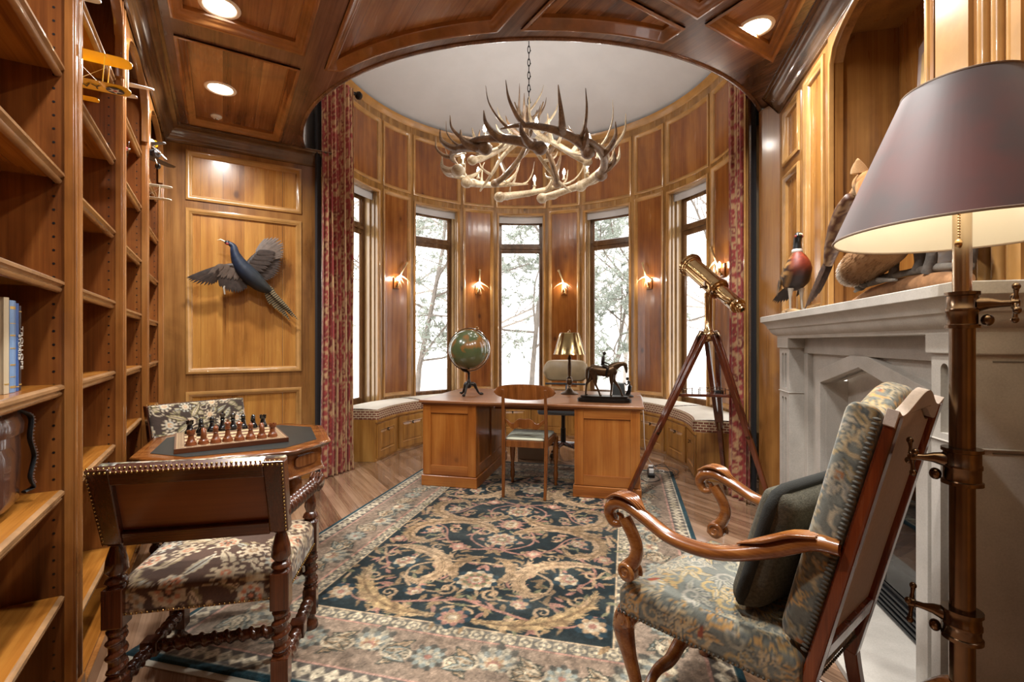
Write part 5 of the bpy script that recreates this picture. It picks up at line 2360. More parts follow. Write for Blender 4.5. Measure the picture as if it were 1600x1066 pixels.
m.build('backrest', M_LEATHERT, dc, smooth=60, sub=1)
m = MB()
m.tube([(.29 * math.sin(t) * .95, -.29 + .02 * abs(t), .79) for t in [-1.2 + .2 * i for i in range(13)]], .012, 8)
m.tube([(0, -.30, .79), (0, -.28, .60), (0, -.18, .47)], .03, 8, flat=.4)
m.build('back_frame', M_BLACK, dc)
m = softpad([(-.25, -.22), (.25, -.22), (.26, .26), (-.26, .26)], .48, .56, .03, .02, .02)
m.build('seat', M_BLUE, dc, smooth=80)
for sx in (-1, 1):
    m = MB()
    m.tube(spline([(sx * .26, -.18, .5), (sx * .31, -.15, .62), (sx * .31, .0, .68), (sx * .31, .18, .67)], 5), .018, 8)
    m.build('armrest', M_BLACK, dc)
m = MB()
m.lathe([(.03, .10), (.03, .30), (.022, .30), (.022, .48)], 14)
m.build('gas_column', M_BLACK, dc)
for k in range(5):
    a = 2 * PI * k / 5
    m = MB()
    m.tube([(0, 0, .12), (.17 * math.cos(a), .17 * math.sin(a), .10), (.29 * math.cos(a), .29 * math.sin(a), .075)], [.026, .02, .014], 8)
    l = m.build('leg', W_OAK, dc)
    m = MB().lathe([(.004, -.012), (.028, -.012), (.03, 0), (.028, .012), (.004, .012)], 14, M=T(.29 * math.cos(a), .29 * math.sin(a), .031) @ rotM('Z', a) @ rotM('X', R(90)))
    m.build('caster', M_BLACK, l)

# ================================================================= things on the desk
# globe
gl = thing('desk_globe', 'antique green globe with brass meridian on a three-footed bronze stand on the desk', 'globe')
gl.matrix_world = FA @ T(-1.505, 4.42, TOPZ)
GC = Vector((0, 0, .445))
GR = .196


def globe_mat():
    g = G('globe_map')
    co = g.coords()
    n = g.noise(co, 5.5, 8, 0.55, 0.3)
    land = g.smooth(n, .50, .60)
    sea = g.mix(g.noise(co, 14, 3), '#434f33', '#545f3c')
    ld = g.mix(g.noise(co, 18, 3), '#96682c', '#8a4f2a')
    c = g.mix(g.math('MULTIPLY', land, .75), sea, ld)
    x, y, z = g.sep(co)
    g.set(color=c, rough=.22, coat=.6, coatr=.05)
    return g.m


tilt = rotM('Y', R(23)) @ rotM('X', R(0))
m = MB().ell((0, 0, 0), (GR, GR, GR), 48, 32)
m.build('sphere', globe_mat(), gl, smooth=180, loc=GC)
m = MB()
ring = [(math.sin(t) * (GR + .013), 0, math.cos(t) * (GR + .013)) for t in [2 * PI * k / 64 for k in range(64)]]
m.tube(ring, .0065, 6, closed=True, flat=1.0)
mr = m.build('meridian', M_CHROME, gl, loc=GC)
m = MB()
ax = tilt @ Vector((0, 0, 1))
for s_ in (1, -1):
    m.tube([ax * s_ * (GR - .004), ax * s_ * (GR + .022)], .006, 8)
m.tube([ax * (GR + .018) + Vector((.014 * math.sin(t), 0, .014 * math.cos(t) + .012)) for t in [2 * PI * k / 12 for k in range(12)]], .004, 6, closed=True)
m.build('axis_pin', M_BRASS, mr)
m = MB()
base = GC + Vector((0, 0, -GR - .013))
m.tube(spline([base + Vector((-.075, 0, .035)), base + Vector((-.055, 0, .008)), base + Vector((-.01, 0, -.008)), base + Vector((0, 0, -.04))], 4), [.014, .016, .013, .011], 8)
m.lathe([(.011, .225), (.014, .21), (.010, .195), (.013, .15), (.018, .14), (.02, .12), (.026, .10), (.024, .075), (.006, .065)], 14)
m.ell(base + Vector((-.075, 0, .03)), (.016, .012, .012), 8, 6)
m.build('stand_stem', M_BRONZED, gl)
for k in range(3):
    a = 2 * PI * k / 3 + .45
    m = MB()
    d_ = Vector((math.cos(a), math.sin(a), 0))
    m.tube(spline([d_ * .012 + Vector((0, 0, .11)), d_ * .05 + Vector((0, 0, .105)), d_ * .075 + Vector((0, 0, .06)), d_ * .10 + Vector((0, 0, .018)), d_ * .125 + Vector((0, 0, .010))], 4), [.016, .020, .012, .010, .014], 8)
    m.ell(d_ * .128 + Vector((0, 0, .011)), (.018, .014, .011), 8, 6)
    m.build('claw_foot', M_BRONZED, gl)

# desk lamp
dl = thing('desk_lamp', 'brass table lamp with metal cone shade standing near the middle of the desk', 'lamp')
dl.matrix_world = FA @ T(-.555, 4.74, TOPZ)
m = MB().lathe([(.001, 0), (.088, 0), (.09, .008), (.075, .018), (.05, .026), (.03, .045), (.014, .06), (.012, .075), (.02, .082), (.016, .09), (.028, .11), (.034, .135), (.024, .155), (.03, .16), (.012, .175),
                (.016, .19), (.02, .27), (.014, .34), (.022, .345), (.018, .365), (.008, .38), (.006, .60), (.001, .60)], 28)
m.build('stem', M_BRONZE, dl, smooth=50)
m = MB().lathe([(.158, .395), (.16, .397), (.152, .415), (.098, .605), (.09, .612), (.001, .620), (.001, .617), (.088, .608), (.095, .600), (.15, .412), (.158, .395)], 40, caps=False)
m.build('lamp_shade', M_PEWTER, dl, smooth=50)
m = MB().lathe([(.001, .618), (.008, .62), (.011, .63), (.006, .638), (.001, .642)], 14)
m.build('finial', M_BRASS, dl)

# horse and jockey statue
hs_ = thing('horse_statue', 'bronze statue of a walking horse with jockey on an oval base on the desk', 'statue')
hs_.matrix_world = FA @ T(-.19, 4.20, TOPZ)


def ovalbase(a, b, z0, z1, ins=0):
    return [(a * math.copysign(abs(math.cos(t)) ** .55, math.cos(t)), b * math.copysign(abs(math.sin(t)) ** .8, math.sin(t))) for t in [2 * PI * k / 40 for k in range(40)]]


m = MB()
for (a, b, z0, z1) in ((.232, .088, 0, .026), (.222, .080, .026, .034), (.205, .068, .034, .052)):
    m.prism(ovalbase(a, b, 0, 0), z0, z1)
m.build('base', M_BRONZED, hs_, smooth=40, bevel=.003)


def eloft(mb, secs, seg=14):
    """secs: (centre, half width y, half height, direction tangent)"""
    rings = []
    for i, (c, wy, hz) in enumerate(secs):
        c = Vector(c)
        a = Vector(secs[max(0, i - 1)][0])
        b = Vector(secs[min(len(secs) - 1, i + 1)][0])
        t = (b - a).normalized()
        side = Vector((0, 1, 0))
        up = side.cross(t).normalized() * -1
        if up.z < 0 and abs(up.z) > .3: up = -up
        rings.append([c + side * wy * math.cos(2 * PI * k / seg) + up * hz * math.sin(2 * PI * k / seg) for k in range(seg)])
    mb.rings(rings)
    return mb


m = MB()
z = .052
eloft(m, [((-.128, 0, z + .235), .008, .012), ((-.122, 0, z + .232), .026, .034), ((-.10, 0, z + .228), .036, .048), ((-.05, 0, z + .218), .038, .044), ((0, 0, z + .212), .040, .046), ((.05, 0, z + .216), .038, .050),
          ((.085, 0, z + .225), .032, .048), ((.105, 0, z + .232), .016, .03)])
eloft(m, [((.062, 0, z + .235), .024, .045), ((.10, 0, z + .262), .018, .034), ((.135, 0, z + .276), .014, .024), ((.162, 0, z + .280), .013, .020), ((.178, 0, z + .272), .012, .018)])
eloft(m, [((.165, 0, z + .285), .012, .014), ((.180, 0, z + .270), .014, .018), ((.186, 0, z + .240), .011, .014), ((.190, 0, z + .212), .008, .010), ((.191, 0, z + .200), .006, .006)])
for s_ in (-1, 1):
    m.tube([(.168, s_ * .008, z + .29), (.170, s_ * .011, z + .308)], [.005, .001], 6)
# legs: hind pair, fore pair
def hleg(y, pts, r):
    m.tube(spline([(p[0], y, z + p[1]) for p in pts], 5), r, 8)
    m.ell((pts[-1][0] + .004, y, z + .006), (.012, .008, .008), 8, 6)
hleg(.018, [(-.105, .22), (-.118, .155), (-.150, .105), (-.158, .06), (-.160, .008)], [.032, .024, .011, .008, .008])
hleg(-.018, [(-.09, .21), (-.078, .15), (-.072, .10), (-.052, .055), (-.035, .008)], [.032, .024, .011, .008, .008])
hleg(.016, [(.075, .20), (.080, .14), (.115, .09), (.140, .045), (.150, .008)], [.024, .017, .010, .0075, .008])
hleg(-.016, [(.065, .20), (.062, .14), (.064, .09), (.060, .045), (.056, .008)], [.024, .017, .010, .0075, .008])
m.tube(spline([(-.125, 0, z + .25), (-.145, 0, z + .23), (-.150, 0, z + .17), (-.146, 0, z + .12)], 5), [.008, .013, .012, .003], 8)
m.build('horse', M_BRONZE, hs_, smooth=80)
m = MB()
eloft(m, [((-.012, 0, z + .262), .020, .016), ((-.012, 0, z + .285), .019, .016), ((-.010, 0, z + .315), .020, .017), ((-.006, 0, z + .338), .018, .013), ((-.003, 0, z + .350), .007, .007)])
m.ell((.0, 0, z + .366), (.013, .011, .015), 12, 8)
m.ell((.002, 0, z + .374), (.015, .012, .009), 12, 6)
m.tube([(.010, 0, z + .370), (.020, 0, z + .368)], [.006, .002], 6)
for s_ in (-1, 1):
    m.tube(spline([(-.008, s_ * .018, z + .338), (-.012, s_ * .026, z + .305), (.015, s_ * .018, z + .285), (.040, s_ * .006, z + .275)], 4), [.008, .007, .006, .005], 8)
    m.tube(spline([(-.008, s_ * .018, z + .262), (.030, s_ * .042, z + .245), (.022, s_ * .044, z + .205), (.018, s_ * .042, z + .17)], 4), [.014, .012, .009, .006], 8)
    m.ell((.026, s_ * .043, z + .166), (.014, .006, .006), 8, 6)
m.build('jockey', M_BRONZED, hs_, smooth=80)
# bookend figure behind the horse
be = thing('bookend_figure', 'dark block bookend with a leaning bronze figure behind the horse statue', 'bookend')
be.matrix_world = FA @ T(-.06, 4.62, TOPZ)
m = MB()
m.frustum(-.075, .05, -.05, .05, 0, .13, .012, .0)
m.build('block', plain('slate_block', '#3a4040', .4), be, smooth=0, bevel=.004)
m = MB()
m.lathe([(.001, 0), (.05, 0), (.052, .012), (.03, .02), (.02, .03)], 16, M=T(.075, 0, 0))
eloft(m, [((.07, 0, .02), .024, .022), ((.085, 0, .06), .020, .018), ((.09, 0, .10), .022, .020), ((.083, 0, .135), .018, .016), ((.072, 0, .155), .008, .008)])
m.ell((.068, 0, .172), (.014, .012, .016), 10, 8)
m.tube(spline([(.083, .018, .135), (.06, .03, .11), (.04, .02, .13)], 4), .006, 6)
m.tube(spline([(.083, -.018, .135), (.095, -.03, .10), (.085, -.025, .06)], 4), .006, 6)
m.build('figure', M_BRONZED, be, smooth=80)

# power strip and leads by the desk
ps_ = thing('power_strip', 'white power strip with plugged leads on the rug beside the desk', 'power strip')
ps_.matrix_world = FA @ T(.23, 4.80, RUGZ)
m = MB().box(-.03, .03, -.13, .13, 0, .035)
m.build('housing', M_BLACK, ps_, smooth=0, bevel=.006)
for i in range(3):
    m = MB().box(-.022, .022, -.10 + .07 * i, -.055 + .07 * i, .035, .075)
    m.build('plug', M_WHITEP if i != 1 else M_BLACK, ps_, smooth=0, bevel=.006)
ld = thing('cable', 'thin white cord hanging from the desk edge down to the power strip', 'cable')
m = MB()
m.tube(spline([pA(.10, 4.7, TOPZ + .004), pA(.139, 4.62, TOPZ), pA(.155, 4.60, .6), pA(.18, 4.62, .25), pA(.32, 4.86, .03), pA(.36, 4.95, .02), pA(.26, 4.86, .05)], 8), .0032, 6)
m.build('lead', M_WHITEP, ld)
ld = thing('cable', 'black tangled leads around the power strip beyond the rug corner', 'cable')
m = MB()
m.tube(spline([pA(.24, 4.88, .06), pA(.36, 4.92, .09), pA(.44, 4.80, .02), pA(.50, 4.98, .02), pA(.38, 5.12, .02), pA(.22, 5.0, .025), pA(.30, 4.80, .06)], 8), .0035, 6)
m.tube(spline([pA(.23, 4.75, .05), pA(.30, 4.62, .02), pA(.20, 4.52, .017), pA(.13, 4.60, .017)], 8), .0035, 6)
m.tube(spline([pA(.22, 4.90, .06), pA(.33, 5.04, .05), pA(.46, 4.92, .02), pA(.40, 4.74, .018)], 8), .003, 6)
m.build('lead', M_BLACK, ld)
# ================================================================= tapestries
CV_L = floral_canvas(1.4, 1.2, 420, '#4a3427', ['#b5a184', '#a8977a', '#9d9b8d', '#c0ae92'], ['#a9694a', '#8f7152', '#b0795a'], ['#978463', '#7d6f50', '#a3947a'], 21, 1.35, .085)
CV_L.wear(.25, .05)
CV_L.speckle(.06)
CV_B = floral_canvas(1.4, 1.2, 420, '#3d3029', ['#c2b397', '#b3a285', '#a9a79a', '#c8b89c'], ['#b2714f', '#b98a62', '#a8623f'], ['#8d8159', '#76704f', '#a39a75'], 33, 1.5, .058)
CV_B.speckle(.05)


def arm_canvas():
    GR, DKG = '#686a62', '#4f5350'
    c = Canvas(1.6, 1.4, 420, GR, 52)
    rs = random.Random(8)
    cols = ['#a1967f', '#978258', '#a59270', '#8d8a78', '#a8824f', '#928d80']
    st = .088
    for i in range(19):
        for j in range(17):
            x = (i + .5 * (j % 2) + rs.uniform(-.28, .28)) * st
            y = (j + rs.uniform(-.28, .28)) * st
            col, col2 = rs.sample(cols, 2)
            h = rs.choice((1, -1))
            a0 = rs.uniform(0, 6.3)
            for k in range(5):
                a = a0 + k * .75 * h
                L = rs.uniform(.040, .072)
                c.leaf(x + math.cos(a) * .012, y + math.sin(a) * .012, L * 1.08, .017, a, [DKG], .5 * h, 0)
                c.leaf(x + math.cos(a) * .014, y + math.sin(a) * .014, L, .0135, a, [col, col2], .5 * h, 4, mid=DKG)
            c.spiral(x, y, .030, a0 + 3, 1.2, .0065, col, .3, 45, h)
            if rs.random() < .10:
                c.leaf(x, y, .045, .010, rs.uniform(0, 6.3), ['#7f412c'], .4, 5)
            if rs.random() < .16:
                c.flower(x, y, .026, 6, [DKG, col, '#9c6a42', col2], a0, .3)
    c.wear(.22, .06)
    c.speckle(.06)
    return c


CV_A = arm_canvas()


# ================================================================= barley twist armchair
def twist(mb, p0, p1, r, pitch=.045, amp=.30, seg=14):
    p0, p1 = Vector(p0), Vector(p1)
    L = (p1 - p0).length
    n = max(12, int(L / pitch * 12))
    M = look_M(p0, p1)
    rings = []
    for i in range(n + 1):
        z = L * i / n
        ph = 2 * PI * z / pitch
        e = min(1, z / .02, (L - z) / .02)
        ring = []
        for k in range(seg):
            a = 2 * PI * k / seg
            rr = r * (1 + amp * e * (max(0, math.cos(a - ph)) ** .8 * 1.2 - .35))
            ring.append((rr * math.cos(a), rr * math.sin(a), z))
        rings.append(ring)
    mb.rings(rings, M=M)
    return mb


def block(mb, c, s_, h, rz=0):
    x, y, z = c
    mb.box(-s_, s_, -s_, s_, -h / 2, h / 2, M=T(x, y, z) @ rotM('Z', rz))
    return mb


SHW, SHD = .262, .235


def tapestry_chair(label, canvas_back=CV_B):
    root = thing('tapestry_armchair', label, 'chair', group='barley twist tapestry armchairs')
    for sx in (-1, 1):
        for sy, yy in ((1, SHD), (-1, -SHD)):
            x = sx * (SHW if sy > 0 else SHW - .01)
            m = MB()
            twist(m, (x, yy, .205), (x, yy, .345), .026, .048)
            m.lathe([(.001, 0), (.026, .0), (.034, .02), (.03, .042), (.018, .055), (.022, .07), (.026, .08)], 16, M=T(x, yy, 0))
            m.lathe([(.026, .335), (.030, .345), (.024, .355), (.03, .362)], 16, M=T(x, yy, 0))
            m.lathe([(.030, .19), (.024, .2), (.03, .208)], 16, M=T(x, yy, 0))
            l = m.build('leg', W_OAK, root, smooth=60)
            m = MB()
            block(m, (x, yy, .135), .029, .11)
            block(m, (x, yy, .425), .031, .13)
            m.build('leg_block', W_OAK, l, smooth=0, bevel=.004)
    # stretchers
    for sx in (-1, 1):
        m = MB()
        x = sx * (SHW - .004)
        twist(m, (x, -SHD + .03, .145), (x, -.032, .145), .021, .042)
        twist(m, (x, .032, .145), (x, SHD - .03, .145), .021, .042)
        s_ = m.build('side_stretcher', W_OAK, root, smooth=60)
        m = MB()
        block(m, (x, 0, .145), .029, .058)
        m.build('stretcher_block', W_OAK, s_, smooth=0, bevel=.004)
    m = MB()
    twist(m, (-SHW + .03, 0, .145), (SHW - .03, 0, .145), .022, .044)
    m.build('cross_stretcher', W_OAK, root, smooth=60)
    m = MB()
    twist(m, (-SHW + .03, SHD, .27), (SHW - .03, SHD, .27), .02, .042)
    m.build('front_stretcher', W_OAK, root, smooth=60)
    # seat
    lp = [(-SHW + .0, -SHD - .012), (SHW - .0, -SHD - .012), (SHW + .022, SHD + .03), (-SHW - .022, SHD + .03)]
    m = softpad(lp, .385, .49, .022, .03, .0055)
    st = m.build('seat', M_TAPESTRY, root, smooth=180)
    paint_pad(st, CV_L, .3, .1)
    m = MB()
    e = .004
    for z in (.400,):
        q = [(-SHW - .003, -SHD - .0155, z), (SHW + .003, -SHD - .0155, z), (SHW + .026, SHD + .033, z), (-SHW - .026, SHD + .033, z)]
        nails(m, q, .0042, .0155)
    for x in (-SHW + .034, SHW - .034):
        nails(m, [(x, -SHD - .0155, .405), (x, -SHD - .0155, .48)], .0042, .0155, closed=False)
    m.build('seat_nails', M_NAIL, st, smooth=80)
    # back: posts turned above the seat, then a square raked frame
    rake = .085
    yb, zt = -SHD, .902
    for sx in (-1, 1):
        x = sx * (SHW - .01)
        m = MB()
        m.lathe([(.03, .49), (.024, .497), (.034, .508), (.03, .518), (.020, .525), (.034, .545), (.030, .58), (.020, .615), (.017, .625), (.026, .632), (.02, .642)], 18, M=T(x, yb, 0))
        p = m.build('back_post', W_OAK, root, smooth=50)
        m = MB()
        m.add([(x - .03, yb + .03, .635), (x + .03, yb + .03, .635), (x + .03, yb - .028, .635), (x - .03, yb - .028, .635),
               (x - .034, yb - rake + .032, zt), (x + .034, yb - rake + .032, zt), (x + .034, yb - rake - .026, zt), (x - .034, yb - rake - .026, zt)],
              [(0, 1, 2, 3), (7, 6, 5, 4), (0, 4, 5, 1), (1, 5, 6, 2), (2, 6, 7, 3), (3, 7, 4, 0)])
        m.build('upright', W_OAK, p, smooth=0, bevel=.005)
    BM = T(0, yb, .635) @ rotM('X', R(90) + math.atan2(rake, zt - .635)) # local x right, y up along the rake, z towards the back(-y)
    LB = math.hypot(rake, zt - .635)
    hx = SHW - .04
    m = MB(M=BM)
    m.box(-hx, hx, .0, .05, -.018, .024)
    m.box(-hx, hx, LB - .048, LB, -.026, .028)
    m.build('back_rail', W_OAKX, root, smooth=0, bevel=.004)
    m = MB(M=BM)
    m.box(-hx, hx, .05, LB - .048, -.006, .006)
    m.build('leather_panel', M_LEATHERB, root, smooth=0)
    m = softpad([(-SHW - .012, .0), (SHW + .012, .0), (SHW + .018, LB - .010), (-SHW - .018, LB - .010)], .0, .032, .012, .012, .0055)
    bk = m.build('back_upholstery', M_TAPESTRY, root, smooth=180)
    paint_pad(bk, canvas_back, .2, .3)
    bk.matrix_local = BM @ T(0, 0, -.024) @ rotM('Y', PI)
    m = MB(M=BM)
    q = [(-SHW - .012, .012, .026), (-SHW - .018, LB - .002, .028), (SHW + .018, LB - .002, .028), (SHW + .012, .012, .026)]
    nails(m, q, .0046, .0145, closed=False)
    nails(m, [(-SHW - .02, LB + .004, .012), (SHW + .02, LB + .004, .012)], .0046, .0145, closed=False)
    m.build('back_nails', M_NAIL, bk.parent, smooth=80)
    # arms
    for sx in (-1, 1):
        x0, x1 = sx * (SHW - .005), sx * (SHW + .025)
        m = MB()
        twist(m, (x0, yb - .025, .70), (x1, SHD - .045, .665), .023, .040)
        a = m.build('arm', W_OAK, root, smooth=60)
        m = MB()
        m.tube(spline([(x1, SHD - .06, .668), (x1, SHD - .02, .675), (x1, SHD + .03, .668), (x1, SHD + .052, .635), (x1, SHD + .03, .625)], 5), [.022, .030, .032, .024, .014], 12)
        for k in range(4):
            m.tube([(x1 + (k - 1.5) * .012, SHD - .045, .698), (x1 + (k - 1.5) * .013, SHD, .706), (x1 + (k - 1.5) * .012, SHD + .045, .69)], [.004, .006, .004], 6)
        m.build('carved_scroll', W_OAK, a, smooth=70)
        m = MB()
        m.lathe([(.03, .49), (.022, .50), (.033, .512), (.028, .525), (.018, .535), (.026, .56), (.022, .59), (.015, .615), (.024, .625), (.018, .635), (.024, .65)], 18, M=T(sx * (SHW + .0), SHD, 0))
        m.build('arm_support', W_OAK, root, smooth=50)
    return root


c = tapestry_chair('barley-twist armchair seen from behind with studded leather back and floral tapestry seat')
c.location = (-1.116, 1.855, RUGZ * 0 + .002)
c.rotation_euler = (0, 0, R(12.5))
c2_ = tapestry_chair('barley-twist armchair with floral tapestry back facing the camera behind the chess table')
c2_.matrix_world = T(-1.86, 2.99, 0) @ rotM('Z', -R(125.6))

# ================================================================= game table
gt = thing('game_table', 'octagonal wooden game table with dark leather inlay between the two tapestry chairs', 'table')
GTM = T(-1.56, 2.73, 0) @ rotM('Z', R(27))
gt.matrix_world = GTM
octo = lambda a, c_: [(c_, -a), (a, -c_), (a, c_), (c_, a), (-c_, a), (-a, c_), (-a, -c_), (-c_, -a)]
TZ = .745
m = MB()
m.prism(octo(.43, .245), TZ - .022, TZ - .001)
tt = m.build('table_top', W_GAME, gt, smooth=0)
m = MB()
m.sweep(octo(.455, .258), [(.028, TZ), (.004, TZ), (-.002, TZ - .004), (-.004, TZ - .010), (.0, TZ - .016), (.008, TZ - .020), (.010, TZ - .028), (.024, TZ - .034), (.03, TZ - .034)], closed=True)
m.build('edge_moulding', W_GAME, tt, smooth=50)
m = MB()
m.prism(octo(.385, .215), TZ - .001, TZ + .0012)
m.build('leather_inlay', plain('inlay_leather', '#1f2422', .4, var=.15), tt, smooth=0)
m = MB()
m.prism(octo(.405, .235), TZ - .16, TZ - .022)
ap = m.build('apron', W_GAME, gt, smooth=0)
m = MB()
m.sweep(octo(.415, .238), [(.012, TZ - .165), (-.004, TZ - .165), (-.010, TZ - .158), (-.006, TZ - .150), (.0, TZ - .146), (.012, TZ - .146)], closed=True)
m.build('apron_moulding', W_GAME, ap, smooth=50)
W_BURL = wood('burl_veneer', '#3a1c0c', '#6a3d1c', '#8d5a30', 'z', rough=.2, knots=0, glaze=.4, gscale=3, grain=.2)
for k in range(8):
    ang = k * 45
    Mf = rotM('Z', R(ang))
    w_ = .235 if k % 2 == 0 else .12
    d_ = .405 if k % 2 == 0 else (.405 + .235) / math.sqrt(2)
    m = MB(M=Mf)
    n = 24
    pp = [(w_ * .72 * math.copysign(abs(math.cos(t)) ** .5, math.cos(t)), TZ - .085 + .030 * math.copysign(abs(math.sin(t)) ** .6, math.sin(t))) for t in [2 * PI * i / n for i in range(n)]]
    m.prism(pp, .0, .012, M=T(0, -d_, 0) @ rotM('X', R(90)))
    m.build('drawer_front', W_BURL, ap, smooth=30, bevel=.003)
for k in range(4):
    a = R(45 + 90 * k)
    m = MB()
    dx, dy = math.cos(a), math.sin(a)
    m.tube(spline([(dx * .36, dy * .36, TZ - .16), (dx * .38, dy * .38, .50), (dx * .30, dy * .30, .28), (dx * .31, dy * .31, .10), (dx * .36, dy * .36, .03), (dx * .38, dy * .38, .012)], 6), [.034, .038, .024, .018, .022, .026], 10)
    m.build('leg', W_GAME, gt, smooth=60)

# chess board and men
BRD = T(-1.605, 2.70, TZ + .0015) @ rotM('Z', R(35))
cb = thing('chess_board', 'inlaid wooden chess board with greek key border lying on the game table', 'chess board')
cb.matrix_world = BRD
BS = .26


def board_canvas():
    c = Canvas(.52, .52, 700, '#8d6a45', 2)
    c.rect(.0, .52, .0, .52, '#5b3a22')
    c.rect(.008, .512, .008, .512, '#a68863')
    for k in range(16):
        t = .02 + .0308 * k
        for (x, y, r_) in ((t, .014, 0), (t, .482, 0), (.014, t, 1), (.482, t, 1)):
            c.rect(x, x + .022, y, y + .022, '#5b4028')
            c.rect(x + .004, x + .018, y + .004, y + .018, '#a68863')
            c.rect(x + .009, x + .014, y + .0, y + .014, '#5b4028')
    c.rect(.042, .478, .042, .478, '#3c2416')
    s_ = (.52 - .088) / 8
    for i in range(8):
        for j in range(8):
            c.rect(.044 + s_ * i, .044 + s_ * (i + 1), .044 + s_ * j, .044 + s_ * (j + 1), '#cdb083' if (i + j) % 2 else '#6b4326')
    return c


m = MB()
m.gridholes([-BS + 2 * BS * i / 260 for i in range(261)], [-BS + 2 * BS * i / 260 for i in range(261)], [], z=.024)
pt = m.build('board_surface', M_PAINTED, cb, smooth=0)
p = verts_np(pt)
set_colors(pt, board_canvas().sample(p[:, 0] + BS, p[:, 1] + BS, wrap=False))
m = MB()
m.box(-BS, BS, -BS, BS, 0, .0235)
m.build('board_frame', W_OAKX, cb, smooth=0)
SQ = (.52 - .088) / 8


def man(kind, mat, i, j, label, rz=0.0, s_=1.0):
    name = {'rook': 'chess_rook', 'knight': 'chess_knight', 'bishop': 'chess_bishop', 'queen': 'chess_queen', 'king': 'chess_king', 'pawn': 'chess_pawn'}[kind]
    H = {'rook': .062, 'knight': .072, 'bishop': .080, 'queen': .088, 'king': .098, 'pawn': .052}[kind]
    m = MB()
    base = [(.001, 0), (.021, 0), (.022, .005), (.019, .011), (.020, .014), (.0155, .019)]
    if kind == 'rook':
        pr = base + [(.012, .030), (.0105, .042), (.014, .045), (.0155, .047), (.0155, .060), (.012, .060), (.012, .054), (.001, .054)]
        m.lathe(pr, 18)
        for k in range(6):
            a = k * PI / 3
            m.box(.0115, .0158, -.004, .004, .059, .064, M=rotM('Z', a))
    elif kind == 'knight':
        m.lathe(base + [(.013, .025), (.001, .026)], 18)
        m.tube(spline([(0, -.003, .022), (0, -.006, .038), (0, -.002, .054), (0, .006, .060), (0, .016, .052), (0, .020, .046)], 5), [.012, .0115, .010, .010, .007, .005], 10, flat=1.0)
        m.tube([(.003, -.001, .062), (.003, -.002, .071)], [.003, .001], 5)
        m.tube([(-.003, -.001, .062), (-.003, -.002, .071)], [.003, .001], 5)
    else:
        h = H
        pr = base + [(.011, .030), (.008, h * .55), (.013, h * .58), (.009, h * .62), (.012, h * .65), (.008, h * .67)]
        if kind == 'bishop':
            pr += [(.0105, h * .74), (.011, h * .80), (.007, h * .9), (.002, h * .93), (.003, h * .96), (.001, h)]
        elif kind == 'queen':
            pr += [(.011, h * .80), (.0145, h * .88), (.011, h * .90), (.006, h * .93), (.004, h * .95), (.004, h * .98), (.001, h)]
        elif kind == 'king':
            pr += [(.012, h * .80), (.0145, h * .85), (.006, h * .89), (.001, h * .90)]
        else:
            pr += [(.0095, h * .75), (.0105, h * .85), (.007, h * .97), (.001, h)]
        m.lathe(pr, 18)
        if kind == 'king':
            m.box(-.002, .002, -.0015, .0015, h * .89, h)
            m.box(-.006, .006, -.0015, .0015, h * .93, h * .96)
    o = m.build(name, mat, smooth=50)
    x, y = -BS + .044 + SQ * (i + .5), -BS + .044 + SQ * (j + .5)
    o.matrix_world = BRD @ T(x, y, .0242) @ rotM('Z', rz) @ Matrix.Scale(1.2 * s_, 4)
    tag(o, label, 'chess piece', 'chess men on the board')
    return o


order = ['rook', 'knight', 'bishop', 'king', 'queen', 'bishop', 'knight', 'rook']
pl = ['at the left end', 'second from the left', 'third from the left', 'fourth from the left', 'fourth from the right', 'third from the right', 'second from the right', 'at the right end']
for i, k in enumerate(order):
    man(k, W_CHESSL, i, 0, 'brown wooden %s %s of the near row of chess men' % (k, pl[i]), 0)
    man(k, M_CHESSD, i, 7, 'black %s %s of the far row of chess men' % (k, pl[i]), PI)
man('pawn', M_CHESSD, 1, 5, 'small black pawn standing in front of the left end of the far row')

# ================================================================= carved armchair at the right
ra = thing('carved_armchair', 'high-backed carved armchair in grey-blue tapestry turned towards the desk by the fireplace', 'chair')
ra.matrix_world = T(.767, 1.585, .002) @ rotM('Z', R(38))
FH, BH = .285, .222
# legs
for sx in (-1, 1):
    m = MB()
    x = sx * (FH - .03)
    m.tube(spline([(x, .245, .40), (x, .262, .37), (x, .285, .31), (x, .262, .22), (x, .232, .13), (x, .245, .06), (x, .275, .022), (x, .285, .010)], 6), [.034, .042, .040, .026, .021, .022, .027, .022], 14, flat=.95)
    l = m.build('front_leg', W_CHERRY, ra, smooth=70)
    m = MB()
    sp_ = []
    for i in range(26):
        t = i / 25
        r_ = .030 * (1 - t) ** .8 + .003
        a = R(200) - 2 * PI * 1.35 * t
        sp_.append((0, r_ * math.cos(a), r_ * math.sin(a)))
    for s2 in (-1, 1):
        m.tube([(x + s2 * .034, .268 + p[1], .352 + p[2]) for p in sp_], [.008, .005], 8)
    m.lathe([(.001, -.036), (.028, -.036), (.034, -.03), (.034, .03), (.028, .036), (.001, .036)], 20, M=T(x, .268, .352) @ rotM('Y', R(90)))
    for k in range(3):
        m.tube([(x + (k - 1) * .012, .300, .33), (x + (k - 1) * .010, .302, .28), (x + (k - 1) * .006, .275, .22)], [.005, .004, .002], 6)
    m.build('carved_knee', W_CHERRY, l, smooth=60)
    m = MB()
    x = sx * (BH - .02)
    m.tube(spline([(x, -.245, .46), (x, -.255, .30), (x, -.285, .14), (x, -.335, .005)], 6), [.028, .027, .024, .020], 4, up=(1, 1, 0))
    m.build('back_leg', W_CHERRYD, ra, smooth=30, bevel=.004)
